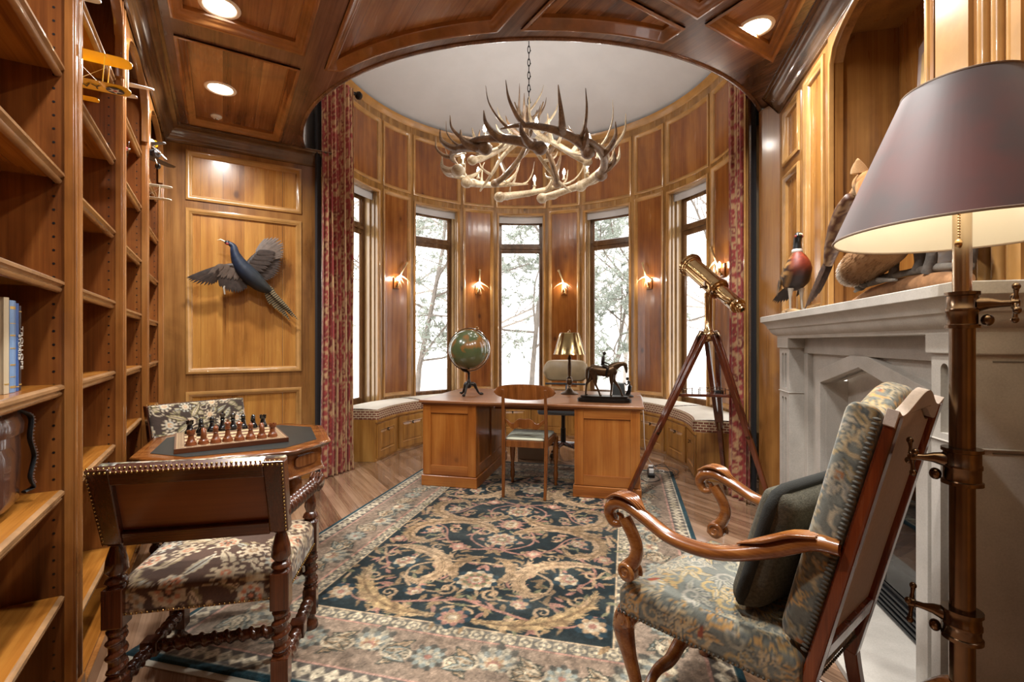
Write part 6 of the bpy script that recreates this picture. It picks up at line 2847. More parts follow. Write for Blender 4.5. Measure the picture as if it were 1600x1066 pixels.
# carved stretchers
for y, w_ in ((.20, FH - .04),):
    m = MB()
    pts = []
    for i in range(31):
        t = -1 + 2 * i / 30
        pts.append((t * w_, .215, .155 + .030 * math.cos(PI * t * 1.0) + .012 * math.cos(3 * PI * t)))
    m.tube(pts, [.014, .020, .026, .020, .014], 10, flat=1.1)
    m.build('front_stretcher', W_CHERRY, ra, smooth=60)
for sx in (-1, 1):
    m = MB()
    pts = spline([(sx * (FH - .035), .22, .12), (sx * .25, .13, .145), (sx * .235, 0, .12), (sx * .22, -.14, .145), (sx * .205, -.275, .13)], 6)
    m.tube(pts, [.014, .020, .017, .020, .014], 10)
    m.build('side_stretcher', W_CHERRY, ra, smooth=60)
# seat
lp = [(-BH - .012, -.27), (BH + .012, -.27), (FH + .012, .275), (-FH - .012, .275)]
m = softpad(lp, .365, .475, .028, .035, .0055)
st = m.build('seat', M_TAPESTRY, ra, smooth=180)
paint_pad(st, CV_A, .1, .2)
m = MB()
z = .383
nails(m, [(-BH - .015, -.273, z), (BH + .015, -.273, z), (FH + .015, .278, z), (-FH - .015, .278, z)], .0045, .0135)
m.build('seat_nails', M_GIMP, st, smooth=80)
# back in its own raked plane
RK = math.atan2(.185, .74)
BK = T(0, -.262, .40) @ rotM('X', R(90) + RK)     # x right, y up the back, z towards the rear
LBK = .785


def camel(t):
    """height of the back's top line, t in -1..1"""
    return .750 + .052 * (.5 + .5 * math.cos(PI * min(1, abs(t) / .82))) + .016 * max(0, (abs(t) - .82) / .18)


n = 28
tpl = [((BH - .0) * (1 - 2 * i / n), camel(1 - 2 * i / n)) for i in range(n + 1)]
m = softpad([(-BH, .10), (BH, .10)] + tpl, .0, .075, .022, .02, .0055)
bk = m.build('back_upholstery', M_TAPESTRY, ra, smooth=180)
paint_pad(bk, CV_A, .7, .4)
bk.matrix_local = BK @ T(0, 0, -.004) @ rotM('Y', PI)
for sx in (-1, 1):
    m = MB(M=BK)
    P = [(-.02, .215), (.30, .222), (.70, .222)]
    x = sx * (BH - .022)
    m.add([(x - .024, -.08, -.005), (x + .024, -.08, -.005), (x + .024, -.08, .030), (x - .024, -.08, .030),
           (x - .018, .756, .0), (x + .024, .756, .0), (x + .024, .756, .026), (x - .018, .756, .026)],
          [(0, 1, 2, 3), (7, 6, 5, 4), (0, 4, 5, 1), (1, 5, 6, 2), (2, 6, 7, 3), (3, 7, 4, 0)])
    m.build('back_post', W_CHERRYD, ra, smooth=0, bevel=.006)
m = MB(M=BK)
tl = [((BH + .002) * (-1 + 2 * i / n), camel(-1 + 2 * i / n) + .004) for i in range(n + 1)]
m.prism(tl + [(p[0], p[1] - .040 - .008 * (1 - abs(p[0] / BH))) for p in tl[::-1]], .0, .024)
m.build('top_rail', M_LINEN, ra, smooth=40, bevel=.005)
m = MB(M=BK)
m.box(-BH + .045, BH - .045, .075, .125, -.0, .028)
m.build('lower_rail', W_CHERRYD, ra, smooth=0, bevel=.004)
m = MB(M=BK)
tl2 = [((BH - .045) * (-1 + 2 * i / n), camel((-1 + 2 * i / n) * .85) - .045) for i in range(n + 1)]
m.prism([(-BH + .045, .125), (BH - .045, .125)] + tl2[::-1], .004, .012)
m.build('linen_back', M_LINEN, ra, smooth=0)
# braid down the sides
m = MB(M=BK)
for sx in (-1, 1):
    q = [(sx * (BH + .004), .10 + .0125 * k, -.012) for k in range(52)]
    for p in q:
        m.ell(p, (.005, .0045, .009), 6, 4)
m.build('side_braid', M_GIMP, bk.parent, smooth=80)
# arms with scrolled ends
for sx in (-1, 1):
    m = MB()
    P = spline([(sx * .222, -.355, .79), (sx * .228, -.29, .785), (sx * .250, -.19, .735), (sx * .272, -.06, .690), (sx * .286, .07, .690), (sx * .290, .17, .727), (sx * .290, .245, .752), (sx * .290, .295, .742), (sx * .290, .318, .708),
                (sx * .290, .300, .675), (sx * .290, .270, .680), (sx * .290, .268, .705), (sx * .290, .285, .710)], 6)
    m.tube(P, [.024, .028, .028, .027, .026, .026, .028, .029, .024, .020, .014, .010, .006], 14, flat=.8)
    a = m.build('arm', W_CHERRY, ra, smooth=70)
    m = MB()
    for k in range(5):
        off = (k - 2) * .011
        m.tube(spline([(sx * .290 + off * .4, .155 - abs(k - 2) * -.01, .742), (sx * .290 + off, .215, .776), (sx * .290 + off * 1.1, .27, .782), (sx * .290 + off, .315, .758)], 4), [.002, .0065, .007, .004], 6)
        m.tube(spline([(sx * .262 + off * .3, -.12, .735), (sx * .25 + off, -.19, .765), (sx * .238 + off, -.25, .795), (sx * .228 + off, -.31, .808)], 4), [.002, .0065, .007, .005], 6)
    m.build('acanthus_carving', W_CHERRY, a, smooth=70)
    m = MB()
    P = spline([(sx * .288, .255, .70), (sx * .288, .222, .655), (sx * .287, .205, .61), (sx * .286, .220, .565), (sx * .284, .252, .53), (sx * .283, .262, .505)], 6)
    m.tube(P, [.022, .021, .020, .022, .024, .02], 12, flat=1.05)
    for s2 in (-1, 1):
        m.tube([(sx * .284 + s2 * .022, .240 + p[1] * .95, .527 + p[2] * .95) for p in sp_], [.008, .005], 8)
    m.lathe([(.001, -.025), (.028, -.025), (.032, -.02), (.032, .02), (.028, .025), (.001, .025)], 20, M=T(sx * .284, .240, .527) @ rotM('Y', R(90)))
    m.build('arm_support', W_CHERRY, ra, smooth=60)
# cushion leaning in the chair
pw = thing('throw_pillow', 'dark olive knitted pillow leaning against the back of the carved armchair', 'pillow')
pw.matrix_world = ra.matrix_world @ T(.0, -.155, .70) @ rotM('Z', R(-6)) @ rotM('X', R(90) + R(17))
m = softpad([(-.19, -.19), (.19, -.19), (.19, .19), (-.19, .19)], -.045, .045, .04, .028, .015, puff_lo=.028)
m.build('cover', M_KNIT, pw, smooth=180)
m = MB()
lp = [(-.188, -.188), (.188, -.188), (.188, .188), (-.188, .188)]
P = []
for i in range(4):
    a_, b_ = Vector(lp[i]), Vector(lp[(i + 1) % 4])
    for k in range(8):
        P.append(a_.lerp(b_, k / 8))
for _ in range(1):
    P = [(P[k - 1] + P[k] * 2 + P[(k + 1) % len(P)]) / 4 for k in range(len(P))]
m.tube([(p.x, p.y, 0) for p in P], .018, 8, closed=True)
m.build('edge_band', M_KNITD, pw, smooth=80)
# ================================================================= stone fireplace (frame A: x = n, y = s)
NL, S0, S1 = .95, 1.612, 3.34
NS = 1.06      # surround plane
NF = 1.185     # firebox plane
HM = 1.465
fp = thing('fireplace', 'pale limestone fireplace with moulded mantel shelf and gabled surround', 'fireplace')
fp.matrix_world = FA
UA = Matrix(((0, 0, 1, 0), (1, 0, 0, 0), (0, 1, 0, 0), (0, 0, 0, 1)))   # (a, b, c) -> x=c, y=a, z=b
SC0, SC1, SCM = 2.055, 2.90, 2.478
gable = [(SC0 - .02, 0), (SC0 - .02, 1.08), (SCM, 1.185), (SC1 + .02, 1.08), (SC1 + .02, 0)]
m = MB(M=UA)
m.prism([(S0 + .17, 0), (S0 + .17, 1.33), (S1 - .17, 1.33), (S1 - .17, 0), gable[4], gable[3], gable[2], gable[1], gable[0]], NS, WNP - .001)
m.build('surround', M_STONE, fp, smooth=0, bevel=.003)
m = MB(M=UA)
m.prism([(S0 + .17, 0), (S0 + .17, 1.20), (S1 - .17, 1.20), (S1 - .17, 0), (S1 - .17 - .03, 0), (S1 - .17 - .03, 1.10)] +
        [(SCM + .02, 1.245), (SCM - .02, 1.245)] + [(S0 + .20, 1.10), (S0 + .20, 0)], NS - .001, NS)
# raised gabled band and top rail
def ribbon(path, w, n0, n1):
    m = MB(M=UA)
    m.sweep(path, [(0, n1), (0, n0), (w, n0), (w, n1)], closed=False)
    return m
ribbon([(S1 - .17, .0), (S1 - .17, 1.02)], .0, NS, NS)
m = MB(M=UA)
m.sweep([(gable[4][0], 0), gable[3], gable[2], gable[1], (gable[0][0], 0)], [(0, NS + .06), (-.0, NS - .030), (-.070, NS - .030), (-.076, NS + .002)], closed=False)
m.build('gable_band', M_STONE, fp, smooth=0, bevel=.002)
m = MB(M=UA)
m.box(S0 + .17, S1 - .17, 1.235, 1.33, NS - .030, NS + .01)
m.box(S0 + .17, S0 + .235, 0, 1.235, NS - .030, NS + .01)
m.box(S1 - .235, S1 - .17, 0, 1.235, NS - .030, NS + .01)
m.build('frieze', M_STONE, fp, smooth=0, bevel=.003)
# recessed back panel round the firebox
m = MB(M=UA)
m.gridholes([SC0 - .03, SC1 + .03], [0, 1.20], [(SC0 + .01, SC1 - .01, .02, .82)], z=NF - .02)
m.box(SC0 - .03, SC1 + .03, 1.185, 1.2, NF - .02, NF + .01)
m.build('inner_panel', M_STONE, fp, smooth=0)
m = MB(M=UA)
for a_, b_, c_, d_ in ((SC0 - .028, .0, SC0 - .018, 1.09), (SC1 + .018, 0, SC1 + .028, 1.09)):
    m.box(a_, c_, b_, d_, NS, NF)
m.build('reveal', M_STONE, fp, smooth=0)
# pilasters with arched flutes
for (a0, a1) in ((S0, S0 + .18), (S1 - .18, S1)):
    m = MB()
    m.box(NL + .030, 1.16, a0, a1, 0, 1.33)
    p = m.build('pilaster', M_STONE, fp, smooth=0)
    def flute(x0, x1, z0, z1):
        n = 10
        r_ = (x1 - x0) / 2
        return [(x0, z0), (x1, z0)] + [((x0 + x1) / 2 + r_ * math.cos(PI * i / n), z1 - r_ + r_ * math.sin(PI * i / n)) for i in range(n + 1)]
    m = MB(M=UA)
    w0, w1 = a0 + .045, a1 - .045
    mid = (a0 + a1) / 2
    hol = [flute(w0, mid - .008, .20, .965), flute(mid + .008, w1, .20, .965), flute(w0, mid - .008, 1.02, 1.235), flute(mid + .008, w1, 1.02, 1.235)]
    m.prism([(a0, 0), (a1, 0), (a1, 1.33), (a0, 1.33)], NL, NL + .030, holes=hol)
    m.build('fluted_face', M_STONE, p, smooth=30)
    m = MB()
    m.box(NL - .012, 1.17, a0 - .012, a1 + .012, 1.265, 1.33)
    m.box(NL - .015, 1.17, a0 - .015, a1 + .015, 0, .13)
    m.box(NL - .006, 1.165, a0 - .006, a1 + .006, .995, 1.0)
    m.build('capital_and_base', M_STONE, p, smooth=0, bevel=.004)
# near side courses
m = MB()
m.box(NL + .05, 1.13, S0 - .0015, S0, 1.243, 1.247)
m.box(NL + .05, 1.13, S0 - .0015, S0, .985, .989)
m.build('stone_joint', plain('stone_joint', '#6e6860', .9), fp, smooth=0)
# mantel shelf
m = MB()
prof = [(0, 1.322), (.010, 1.325), (.013, 1.340), (.018, 1.343), (.030, 1.350), (.042, 1.364), (.047, 1.380), (.052, 1.384), (.056, 1.386), (.060, 1.400), (.070, 1.416), (.084, 1.427), (.090, 1.429), (.091, 1.431), (.091, HM - .003), (.088, HM), (-.02, HM)]
path = [(1.098, S1 + .0), (NL, S1), (NL, S0), (1.098, S0)]
m.sweep(path[::-1], prof, closed=False)
m.prism([(1.099, S1 + .08), (NL - .08, S1 + .08), (NL - .08, S0 - .08), (1.099, S0 - .08)], HM - .02, HM - .0005)
m.build('mantel_shelf', M_STONE, fp, smooth=25)
# hearth
m = MB()
m.box(.82, 1.25, 1.45, 3.50, 0.0, .03)
m.build('hearth_slab', M_STONE, fp, smooth=0, bevel=.004)
# firebox
fb = thing('firebox', 'black metal gas firebox with glass front set inside the fireplace', 'fireplace insert')
fb.matrix_world = FA
M_FB = plain('black_enamel', '#17181a', .35, metal=.3)
M_FB2 = plain('dark_steel', '#2d3033', .3, metal=.8)
m = MB(M=UA)
m.gridholes([SC0 + .012, SC1 - .012], [.033, .815], [(SC0 + .04, SC1 - .04, .17, .69)], z=NF)
m.build('frame', M_FB, fb, smooth=0)
for z0, z1, nm in ((.04, .16, 5), (.70, .81, 5)):
    for k in range(nm):
        h = z0 + (z1 - z0) * k / nm
        m = MB(M=UA)
        m.box(SC0 + .02, SC1 - .02, h, h + .014, NF - .012 - .002 * (k % 2), NF)
        m.build('louver', M_FB2, fb, smooth=0, bevel=.002)
m = MB(M=UA)
m.add([(SC0 + .03, .165, NF + .004), (SC1 - .03, .165, NF + .004), (SC1 - .03, .695, NF + .004), (SC0 + .03, .695, NF + .004)], [(0, 1, 2, 3)])
m.build('glass', M_FIREGLASS, fb, smooth=0)


def firebrick():
    g = G('fire_brick')
    x, y, z = g.sep(g.coords())
    b = g.node('ShaderNodeTexBrick')
    g.link(g.comb(g.math('ADD', y, x), z, 0.0), b.inputs[0])
    b.inputs['Color1'].default_value = lin4('#3a3836')
    b.inputs['Color2'].default_value = lin4('#2e2c2b')
    b.inputs['Mortar'].default_value = lin4('#5b5853')
    b.inputs['Scale'].default_value = 1
    b.inputs['Mortar Size'].default_value = .006
    b.inputs['Brick Width'].default_value = .22
    b.inputs['Row Height'].default_value = .075
    g.set(color=b.outputs[0], rough=.9)
    return g.m


m = MB()
m.box(NF + .40, NF + .42, SC0 - .02, SC1 + .02, .02, .82)
m.box(NF + .0, NF + .40, SC0 - .02, SC0 + .0, .02, .82)
m.box(NF + .0, NF + .40, SC1 - .0, SC1 + .02, .02, .82)
m.box(NF + .0, NF + .40, SC0, SC1, .82, .84)
m.build('brick_liner', firebrick(), fb, smooth=0)
m = MB()
m.box(NF + .02, NF + .40, SC0, SC1, .10, .14)
m.build('burner_tray', M_FB, fb, smooth=0)
for k in range(4):
    m = MB()
    rs = random.Random(k)
    p0 = Vector((NF + .10 + .05 * k, SC0 + .2 + .03 * k, .17 + .03 * (k % 2)))
    p1 = Vector((NF + .20 - .03 * k, SC1 - .2, .18 + .04 * (k // 2)))
    m.tube([p0, p0.lerp(p1, .4) + Vector((0, 0, .01)), p1], [.035, .04, .03], 10)
    m.build('gas_log', plain('ceramic_log', '#4b443d', .9, bump=.5, bscale=30) if k == 0 else bpy.data.materials['ceramic_log'], fb)

# ================================================================= floor lamp
LX, LY = 1.055, 1.11
fl = thing('floor_lamp', 'tall brass floor lamp with large dark conical shade at the right foreground', 'lamp', (LX, LY, 0))
m = MB().lathe([(.0235, .46), (.0235, 1.395), (.001, 1.395)], 28)
m.build('lower_pole', M_BRASSD, fl, smooth=50)
m = MB().lathe([(.0175, 1.38), (.0175, 1.74), (.010, 1.745), (.010, 1.86), (.001, 1.86)], 24)
m.build('upper_pole', plain('pale_brass', '#b8a58c', .2, metal=1.0), fl, smooth=50)


def collar(z, ang, h=.10, r=.030):
    m = MB().lathe([(.02, z - h / 2), (r + .004, z - h / 2), (r + .004, z - h / 2 + .008), (r, z - h / 2 + .010), (r, z - .006), (r + .002, z - .004), (r + .002, z + .004), (r, z + .006), (r, z + h / 2 - .010), (r + .004, z + h / 2 - .008), (r + .004, z + h / 2), (.02, z + h / 2)], 28, M=None)
    M = T(0, 0, z) @ rotM('Z', ang)
    c_ = m.build('clamp_collar', M_BRASSD, fl, smooth=50)
    m = MB(M=M)
    m.tube([(r - .004, 0, .012), (r + .018, 0, .014), (r + .035, 0, .012), (r + .055, 0, .012)], [.018, .012, .008, .007], 10)
    m.ell((r + .014, 0, -.024), (.012, .014, .014), 10, 8)
    q = m.build('clamp_screw', M_BRASSD, c_, smooth=60)
    m = MB(M=M @ T(r + .058, 0, .012) @ rotM('Y', R(90)))
    m.lathe([(.004, -.008), (.012, -.007), (.013, .004), (.008, .007), (.007, .003), (.001, .003)], 14)
    for k in range(4):
        a = PI / 2 * k + .45
        d_ = Vector((math.cos(a), math.sin(a), 0))
        m.tube([d_ * .009, d_ * .022, d_ * .034], [.006, .0038, .005], 8)
        m.ell(d_ * .040 + Vector((0, 0, 0)), (.0085, .0085, .0075), 10, 8)
    m.build('cross_handle', M_BRASSD, q, smooth=60)


collar(1.375, R(-43), .085, .028)
collar(1.01, R(150), .085, .034)
collar(.64, R(130), .07, .034)
# shade: thin shell, dark outside and cream inside


def shade_mat():
    g = G('shade_parchment')
    co = g.coords()
    n = g.noise(co, 3.5, 4, .6)
    f = g.noise(g.comb(0.0, 0.0, 0.0), 1)
    c = g.mix(g.smooth(n, .4, .7), '#3f2a25', '#5a251a')
    g.set(color=c, rough=.6, sheen=.3)
    return g.m


M_SHOUT = shade_mat()
M_SHIN = plain('shade_lining', '#e9e2d2', .7)
SZ0, SZ1, SR0, SR1 = 1.555, 1.893, .252, .112
m = MB()
m.lathe([(SR0, SZ0), (SR1, SZ1)], 72, caps=False)
m.build('lamp_shade', M_SHOUT, fl, smooth=80)
m = MB()
m.lathe([(SR0 - .003, SZ0 + .001), (SR1 - .003, SZ1 - .001)], 72, caps=False)
m.build('shade_lining', M_SHIN, fl, smooth=80)
m = MB()
for r_, z in ((SR0 - .001, SZ0), (SR1 - .001, SZ1)):
    m.tube([(r_ * math.cos(2 * PI * k / 72), r_ * math.sin(2 * PI * k / 72), z) for k in range(72)], .003, 6, closed=True)
m.build('shade_trim', plain('shade_piping', '#8e7a66', .7), fl)
m = MB()
for k in range(3):
    a = 2 * PI * k / 3 + 1
    m.tube([(0, 0, 1.85), (SR1 * .97 * math.cos(a), SR1 * .97 * math.sin(a), 1.885)], .002, 5)
m.build('spider', M_BRASS, fl)
m = MB().ell((-.04, -.0, 1.775), (.024, .024, .045), 16, 12)
m.build('bulb', emit_mat('lamp_bulb_glow', '#fff0d0', 2.0), fl)
point_light('lamp_light', (-.05, -.02, 1.70), LAMP_W, (1, .90, .72), .05, fl)
m = MB()
for k in range(34):
    m.ell((-.02, -.012, 1.545 + .0065 * k), (.0022, .0022, .0026), 6, 4)
m.ell((-.02, -.012, 1.530), (.008, .008, .010), 12, 8)
m.build('pull_chain', M_BRASS, fl, smooth=80)
m = MB().lathe([(.03, .50), (.045, .49), (.07, .465), (.082, .45), (.082, .42), (.06, .40), (.001, .40)], 28)
m.build('leg_hub', W_CHERRY, fl, smooth=50)
for k in range(3):
    a = 2 * PI * k / 3 + R(20)
    m = MB()
    d_ = Vector((math.cos(a), math.sin(a), 0))
    m.tube(spline([d_ * .05 + Vector((0, 0, .435)), d_ * .12 + Vector((0, 0, .38)), d_ * .17 + Vector((0, 0, .25)), d_ * .22 + Vector((0, 0, .03)), d_ * .235 + Vector((0, 0, .008))], 6), [.026, .024, .02, .018, .022], 10)
    m.build('leg', W_CHERRY, fl, smooth=60)

# ================================================================= feathered and furred mounts
def plumage(o, fn):
    p = verts_np(o)
    n = normals_np(o)
    set_colors(o, fn(p, n))


def feather(mb, p, d, L, W, nrm=(0, 1, 0), curve=0.0, seg=8, thick=.0022, drop=None):
    """one vane: a slim leaf with a raised shaft"""
    p, d, nrm = Vector(p), Vector(d).normalized(), Vector(nrm).normalized()
    side = d.cross(nrm).normalized()
    rings = []
    for i in range(seg + 1):
        t = i / seg
        w = W * (math.sin(PI * min(1, .12 + .88 * t) ** .8) ** .6 if t < 1 else .03) * (1 if t > .1 else .6)
        c_ = p + d * L * t + nrm * curve * t * t * L + (Vector(drop) * t * t if drop else Vector((0, 0, 0)))
        rings.append([c_ + side * w, c_ + nrm * thick, c_ - side * w, c_ - nrm * thick])
    mb.rings(rings)
    return mb


# ---- pheasant mounted in flight on the back wall
ph = thing('mounted_pheasant', 'dark blue-black pheasant mounted in flight on the tall wall panel', 'mounted bird')
PHM = FB @ T(.215, 4.90, 1.93) @ rotM('X', R(90)) @ rotM('Z', 0)     # x right on the wall, y up, z out towards the room
ph.matrix_world = PHM
# image scale: panel pixels to metres on the wall
K = 4.317 / 740 / .86


def W_(px, py, z=.10):
    return Vector(((px - 402) * .00630, -(py - 430) * .00583, z))


m = MB()
body = [(374, 391, .15, .016), (380, 396, .15, .026), (382, 406, .15, .036), (386, 417, .14, .054), (393, 429, .13, .070), (403, 440, .12, .074), (413, 450, .11, .062), (422, 456, .10, .040), (430, 461, .09, .012)]
C = [W_(a, b, z) for a, b, z, r_ in body]
C = spline(C, 4)
m.tube(C, [b[3] for b in body], 18)
o = m.build('body', M_PLUME, ph, smooth=180)


def bodycol(p, n):
    t = np.clip((p[:, 0] + .18) / .36, 0, 1)[:, None]
    v = vnoise(p, 60, 3)[:, None]
    a = hexc('#0d1424') * (1 - t) + hexc('#1f211d') * t
    b = hexc('#1b2c4c') * (1 - t) + hexc('#39362a') * t
    return a * (1 - v) + b * v


plumage(o, bodycol)
m = MB()
m.ell(W_(373, 391, .15), (.022, .020, .018), 16, 12)
hd = m.build('head', plain('pheasant_head', '#11161c', .4), ph, smooth=180)
m = MB()
m.ell(W_(373, 393, .164), (.013, .012, .007), 12, 8)
m.build('wattle', plain('red_wattle', '#7d1f1b', .5), hd)
m = MB()
m.tube([W_(370, 390, .152), W_(365, 387.5, .152), W_(361, 389, .152)], [.008, .006, .001], 8)
m.build('beak', plain('beak_horn', '#c9b490', .4), hd)
M_WINGB = plain('wing_brown', '#32261f', .6, var=.3, vscale=30)
M_WINGG = plain('wing_grey', '#5c4e44', .6, var=.2, vscale=30)


def wing_fan(name, root_, a0, a1, n, L0, L1, mat, z, Wd=.020, row2=True):
    m = MB()
    for k in range(n):
        t = k / (n - 1)
        a = R(a0 + (a1 - a0) * t)
        L = L0 + (L1 - L0) * math.sin(PI * (.25 + .6 * t))
        feather(m, root_ + Vector((0, 0, z + .002 * (k % 2))), (math.cos(a), math.sin(a), .10), L, Wd, (0, 0, 1), .05)
    if row2:
        for k in range(n):
            t = (k + .5) / n
            a = R(a0 + (a1 - a0) * t)
            L = (L0 + (L1 - L0) * math.sin(PI * (.25 + .6 * t))) * .55
            feather(m, root_ + Vector((0, 0, z + .010)), (math.cos(a), math.sin(a), .12), L, Wd * .95, (0, 0, 1), .05)
    return m.build(name, mat, ph, smooth=60)


def quills(name, bone, tips, W0, mat, z=.0, n=14, zt=.0):
    """feathers rooted along `bone`, their tips along `tips` (both picture polylines)"""
    m = MB()
    B = spline([W_(*p) for p in bone], 8)
    E = spline([W_(*p) for p in tips], 8)
    for k in range(n):
        t = k / (n - 1)
        b = B[int(t * (len(B) - 1))] + Vector((0, 0, z + .0015 * (k % 3)))
        e = E[int(t * (len(E) - 1))] + Vector((0, 0, zt))
        feather(m, b, e - b, (e - b).length, W0, (0, 0, 1), .02, 9)
    return m.build(name, mat, ph, smooth=60)


quills('right_primaries', [(408, 402, .13), (414, 404, .13), (416, 410, .13)], [(420, 377, .10), (434, 374, .10), (443, 382, .10), (444, 394, .10), (443, 404, .10)], .017, M_WINGG, n=13)
quills('right_secondaries', [(414, 406, .125), (404, 418, .125), (398, 428, .12)], [(441, 404, .09), (440, 420, .09), (434, 434, .09), (424, 442, .09)], .020, M_WINGB, n=13, z=-.004)
quills('right_coverts', [(410, 400, .14), (402, 412, .14), (396, 422, .14)], [(432, 398, .12), (430, 412, .12), (418, 430, .12)], .018, M_WINGB, n=12, z=.008)
quills('left_primaries', [(368, 425, .15), (364, 428, .15), (362, 432, .15)], [(326, 446, .11), (330, 451, .11), (340, 455, .11), (352, 455, .11), (360, 451, .11)], .015, M_WINGB, n=12)
quills('left_secondaries', [(366, 427, .145), (378, 426, .14), (392, 434, .13)], [(364, 456, .11), (374, 463, .11), (386, 464, .11), (396, 458, .11)], .019, M_WINGB, n=14)
quills('left_coverts', [(366, 424, .155), (376, 424, .15), (390, 430, .14)], [(350, 440, .13), (368, 444, .13), (390, 446, .13)], .018, M_WINGG, n=12, z=.006)
m = MB()
m.tube([W_(392, 430, .12), W_(378, 424, .14), W_(366, 426, .14)], [.032, .022, .012], 10)
m.tube([W_(396, 424, .12), W_(404, 410, .13), W_(410, 401, .13)], [.03, .022, .012], 10)
m.build('wing_shoulder', M_WINGB, ph, smooth=80)


def barred():
    g = G('barred_tail')
    co = g.coords()
    x, y, z = g.sep(co)
    f = g.math('SINE', g.math('MULTIPLY', g.math('SUBTRACT', g.math('MULTIPLY', x, .62), g.math('MULTIPLY', y, .78)), 330.0))
    n = g.noise(co, 40, 3)
    c = g.mix(g.smooth(f, -.1, .5), '#2b241a', '#9c8a63')
    c = g.mix(g.math('MULTIPLY', n, .5), c, '#4f4330')
    g.set(color=c, rough=.6)
    return g.m


M_BAR = barred()
for k, (ex, ey, w_) in enumerate(((458, 499, .018), (453, 504, .018), (446, 497, .022), (440, 491, .024), (433, 486, .024), (464, 503, .012), (426, 480, .024), (449, 488, .020), (436, 476, .022), (455, 490, .018))):
    m = MB()
    a = W_(420 + (k % 3) * 2, 450 + (k % 2) * 2, .085 + .004 * k)
    b = W_(ex, ey, .05 + .005 * k)
    feather(m, a, b - a, (b - a).length, w_, (0, 0, 1), -.02, 10)
    m.build('tail_feather', M_BAR, ph, smooth=60)
m = MB()
m.tube([W_(371, 452, .11), W_(369, 457, .115), W_(370, 467, .11)], [.010, .008, .006], 8)
m.build('leg', plain('scaly_leg', '#a09688', .5), ph)
m = MB()
m.tube([W_(396, 432, .10), W_(400, 440, .0)], .008, 6)
m.build('wall_mount', M_IRON, ph)

# ---- standing pheasant on the mantel
sp = thing('standing_pheasant', 'ring-necked pheasant with copper breast standing on driftwood at the far end of the mantel', 'mounted bird')
sp.matrix_world = FA @ T(.985, 3.165, HM) @ rotM('Z', R(-82))     # local +x is where the bird faces
m = MB()
C = spline([(-.075, 0, .17), (-.05, 0, .19), (0, 0, .225), (.03, 0, .28), (.03, 0, .33), (.022, 0, .37)], 6)
m.tube(C, [.03, .055, .078, .075, .052, .024], 20)
o = m.build('body', M_PLUME, sp, smooth=180)


def spcol(p, n):
    z = p[:, 2:3]
    v = vnoise(p, 90, 5)[:, None]
    v2 = vnoise(p, 40, 6)[:, None]
    copper = hexc('#9a3a12') * (1 - v) + hexc('#5d1a0c') * v
    dark = hexc('#2a120c') * (1 - v) + hexc('#120a0a') * v
    gold = hexc('#9c7440') * (v > .5) + hexc('#2e1c10') * (v <= .5)
    t = np.clip((.30 - z) / .08, 0, 1)
    base = copper * (1 - t) + dark * t
    side = np.clip((np.abs(n[:, 1:2]) - .55) * 4 + (-p[:, 0:1]) * 8, 0, 1)
    return base * (1 - side) + gold * side


plumage(o, spcol)
m = MB()
m.lathe([(.024, .365), (.029, .372), (.029, .384), (.024, .39)], 18, M=T(.022, 0, 0))
m.build('neck_ring', plain('white_feathers', '#cfc8bf', .7), sp, smooth=80)
m = MB()
m.tube(spline([(.022, 0, .385), (.024, 0, .43), (.036, 0, .465), (.05, 0, .472)], 5), [.024, .021, .023, .016], 14)
h = m.build('head', plain('black_green_feathers', '#0e1517', .35, coat=.3), sp, smooth=80)
m = MB()
for s_ in (-1, 1):
    m.ell((.042, s_ * .019, .462), (.012, .006, .009), 10, 6)
m.build('wattle', plain('red_wattle2', '#8b3a2c', .6), h)
m = MB()
m.tube([(.058, 0, .472), (.076, 0, .468), (.083, 0, .462)], [.008, .005, .001], 8)
m.build('beak', bpy.data.materials['beak_horn'], h)
for s_ in (-1, 1):
    m = MB()
    m.tube([(.01, s_ * .03, .16), (.005, s_ * .032, .10), (.012, s_ * .034, .035)], [.018, .007, .006], 8)
    for a in (-.5, 0, .5):
        m.tube([(.012, s_ * .034, .036), (.045, s_ * .034 + .03 * a, .030)], [.005, .003], 6)
    m.build('leg', bpy.data.materials['scaly_leg'], sp)
m = MB()
for k in range(7):
    feather(m, (-.07, (k - 3) * .006, .18 - .002 * abs(k - 3)), (-.85, (k - 3) * .05, -.42), .19 - .012 * abs(k - 3), .013, (0, 0, 1), -.05)
m.build('tail', plain('dark_tail_feathers', '#241a16', .6, var=.3, vscale=40), sp, smooth=60)
for s_ in (-1, 1):
    m = MB()
    for k in range(6):
        feather(m, (.0 - .008 * k, s_ * (.066 + .001 * k), .275 - .012 * k), (-.55, s_ * -.10, -.75), .12, .022, (0, s_, .15), 0)
    q = m.build('folded_wing', M_PLUME, sp, smooth=60)
    plumage(q, lambda p, n: hexc('#8f6e42') * (vnoise(p, 170, 2)[:, None] > .55) + hexc('#3a2616') * (vnoise(p, 170, 2)[:, None] <= .55))
dw = thing('driftwood', 'small pale driftwood piece under the ring-necked pheasant', 'driftwood')
dw.matrix_world = FA @ T(.965, 3.18, HM)
m = MB()
P = spline([(.0, .16, .016), (.01, .08, .020), (.0, .0, .018), (-.01, -.10, .014), (.005, -.17, .010)], 8)
m.tube(P, [.014, .026, .022, .018, .008], 10)
m.tube(spline([(.02, .12, .02), (-.02, .05, .018), (-.04, -.02, .012)], 5), [.012, .016, .006], 8)
m.build('branch', plain('driftwood_pale', '#a5845c', .8, var=.3, vscale=20, bump=.4, bscale=50), dw)

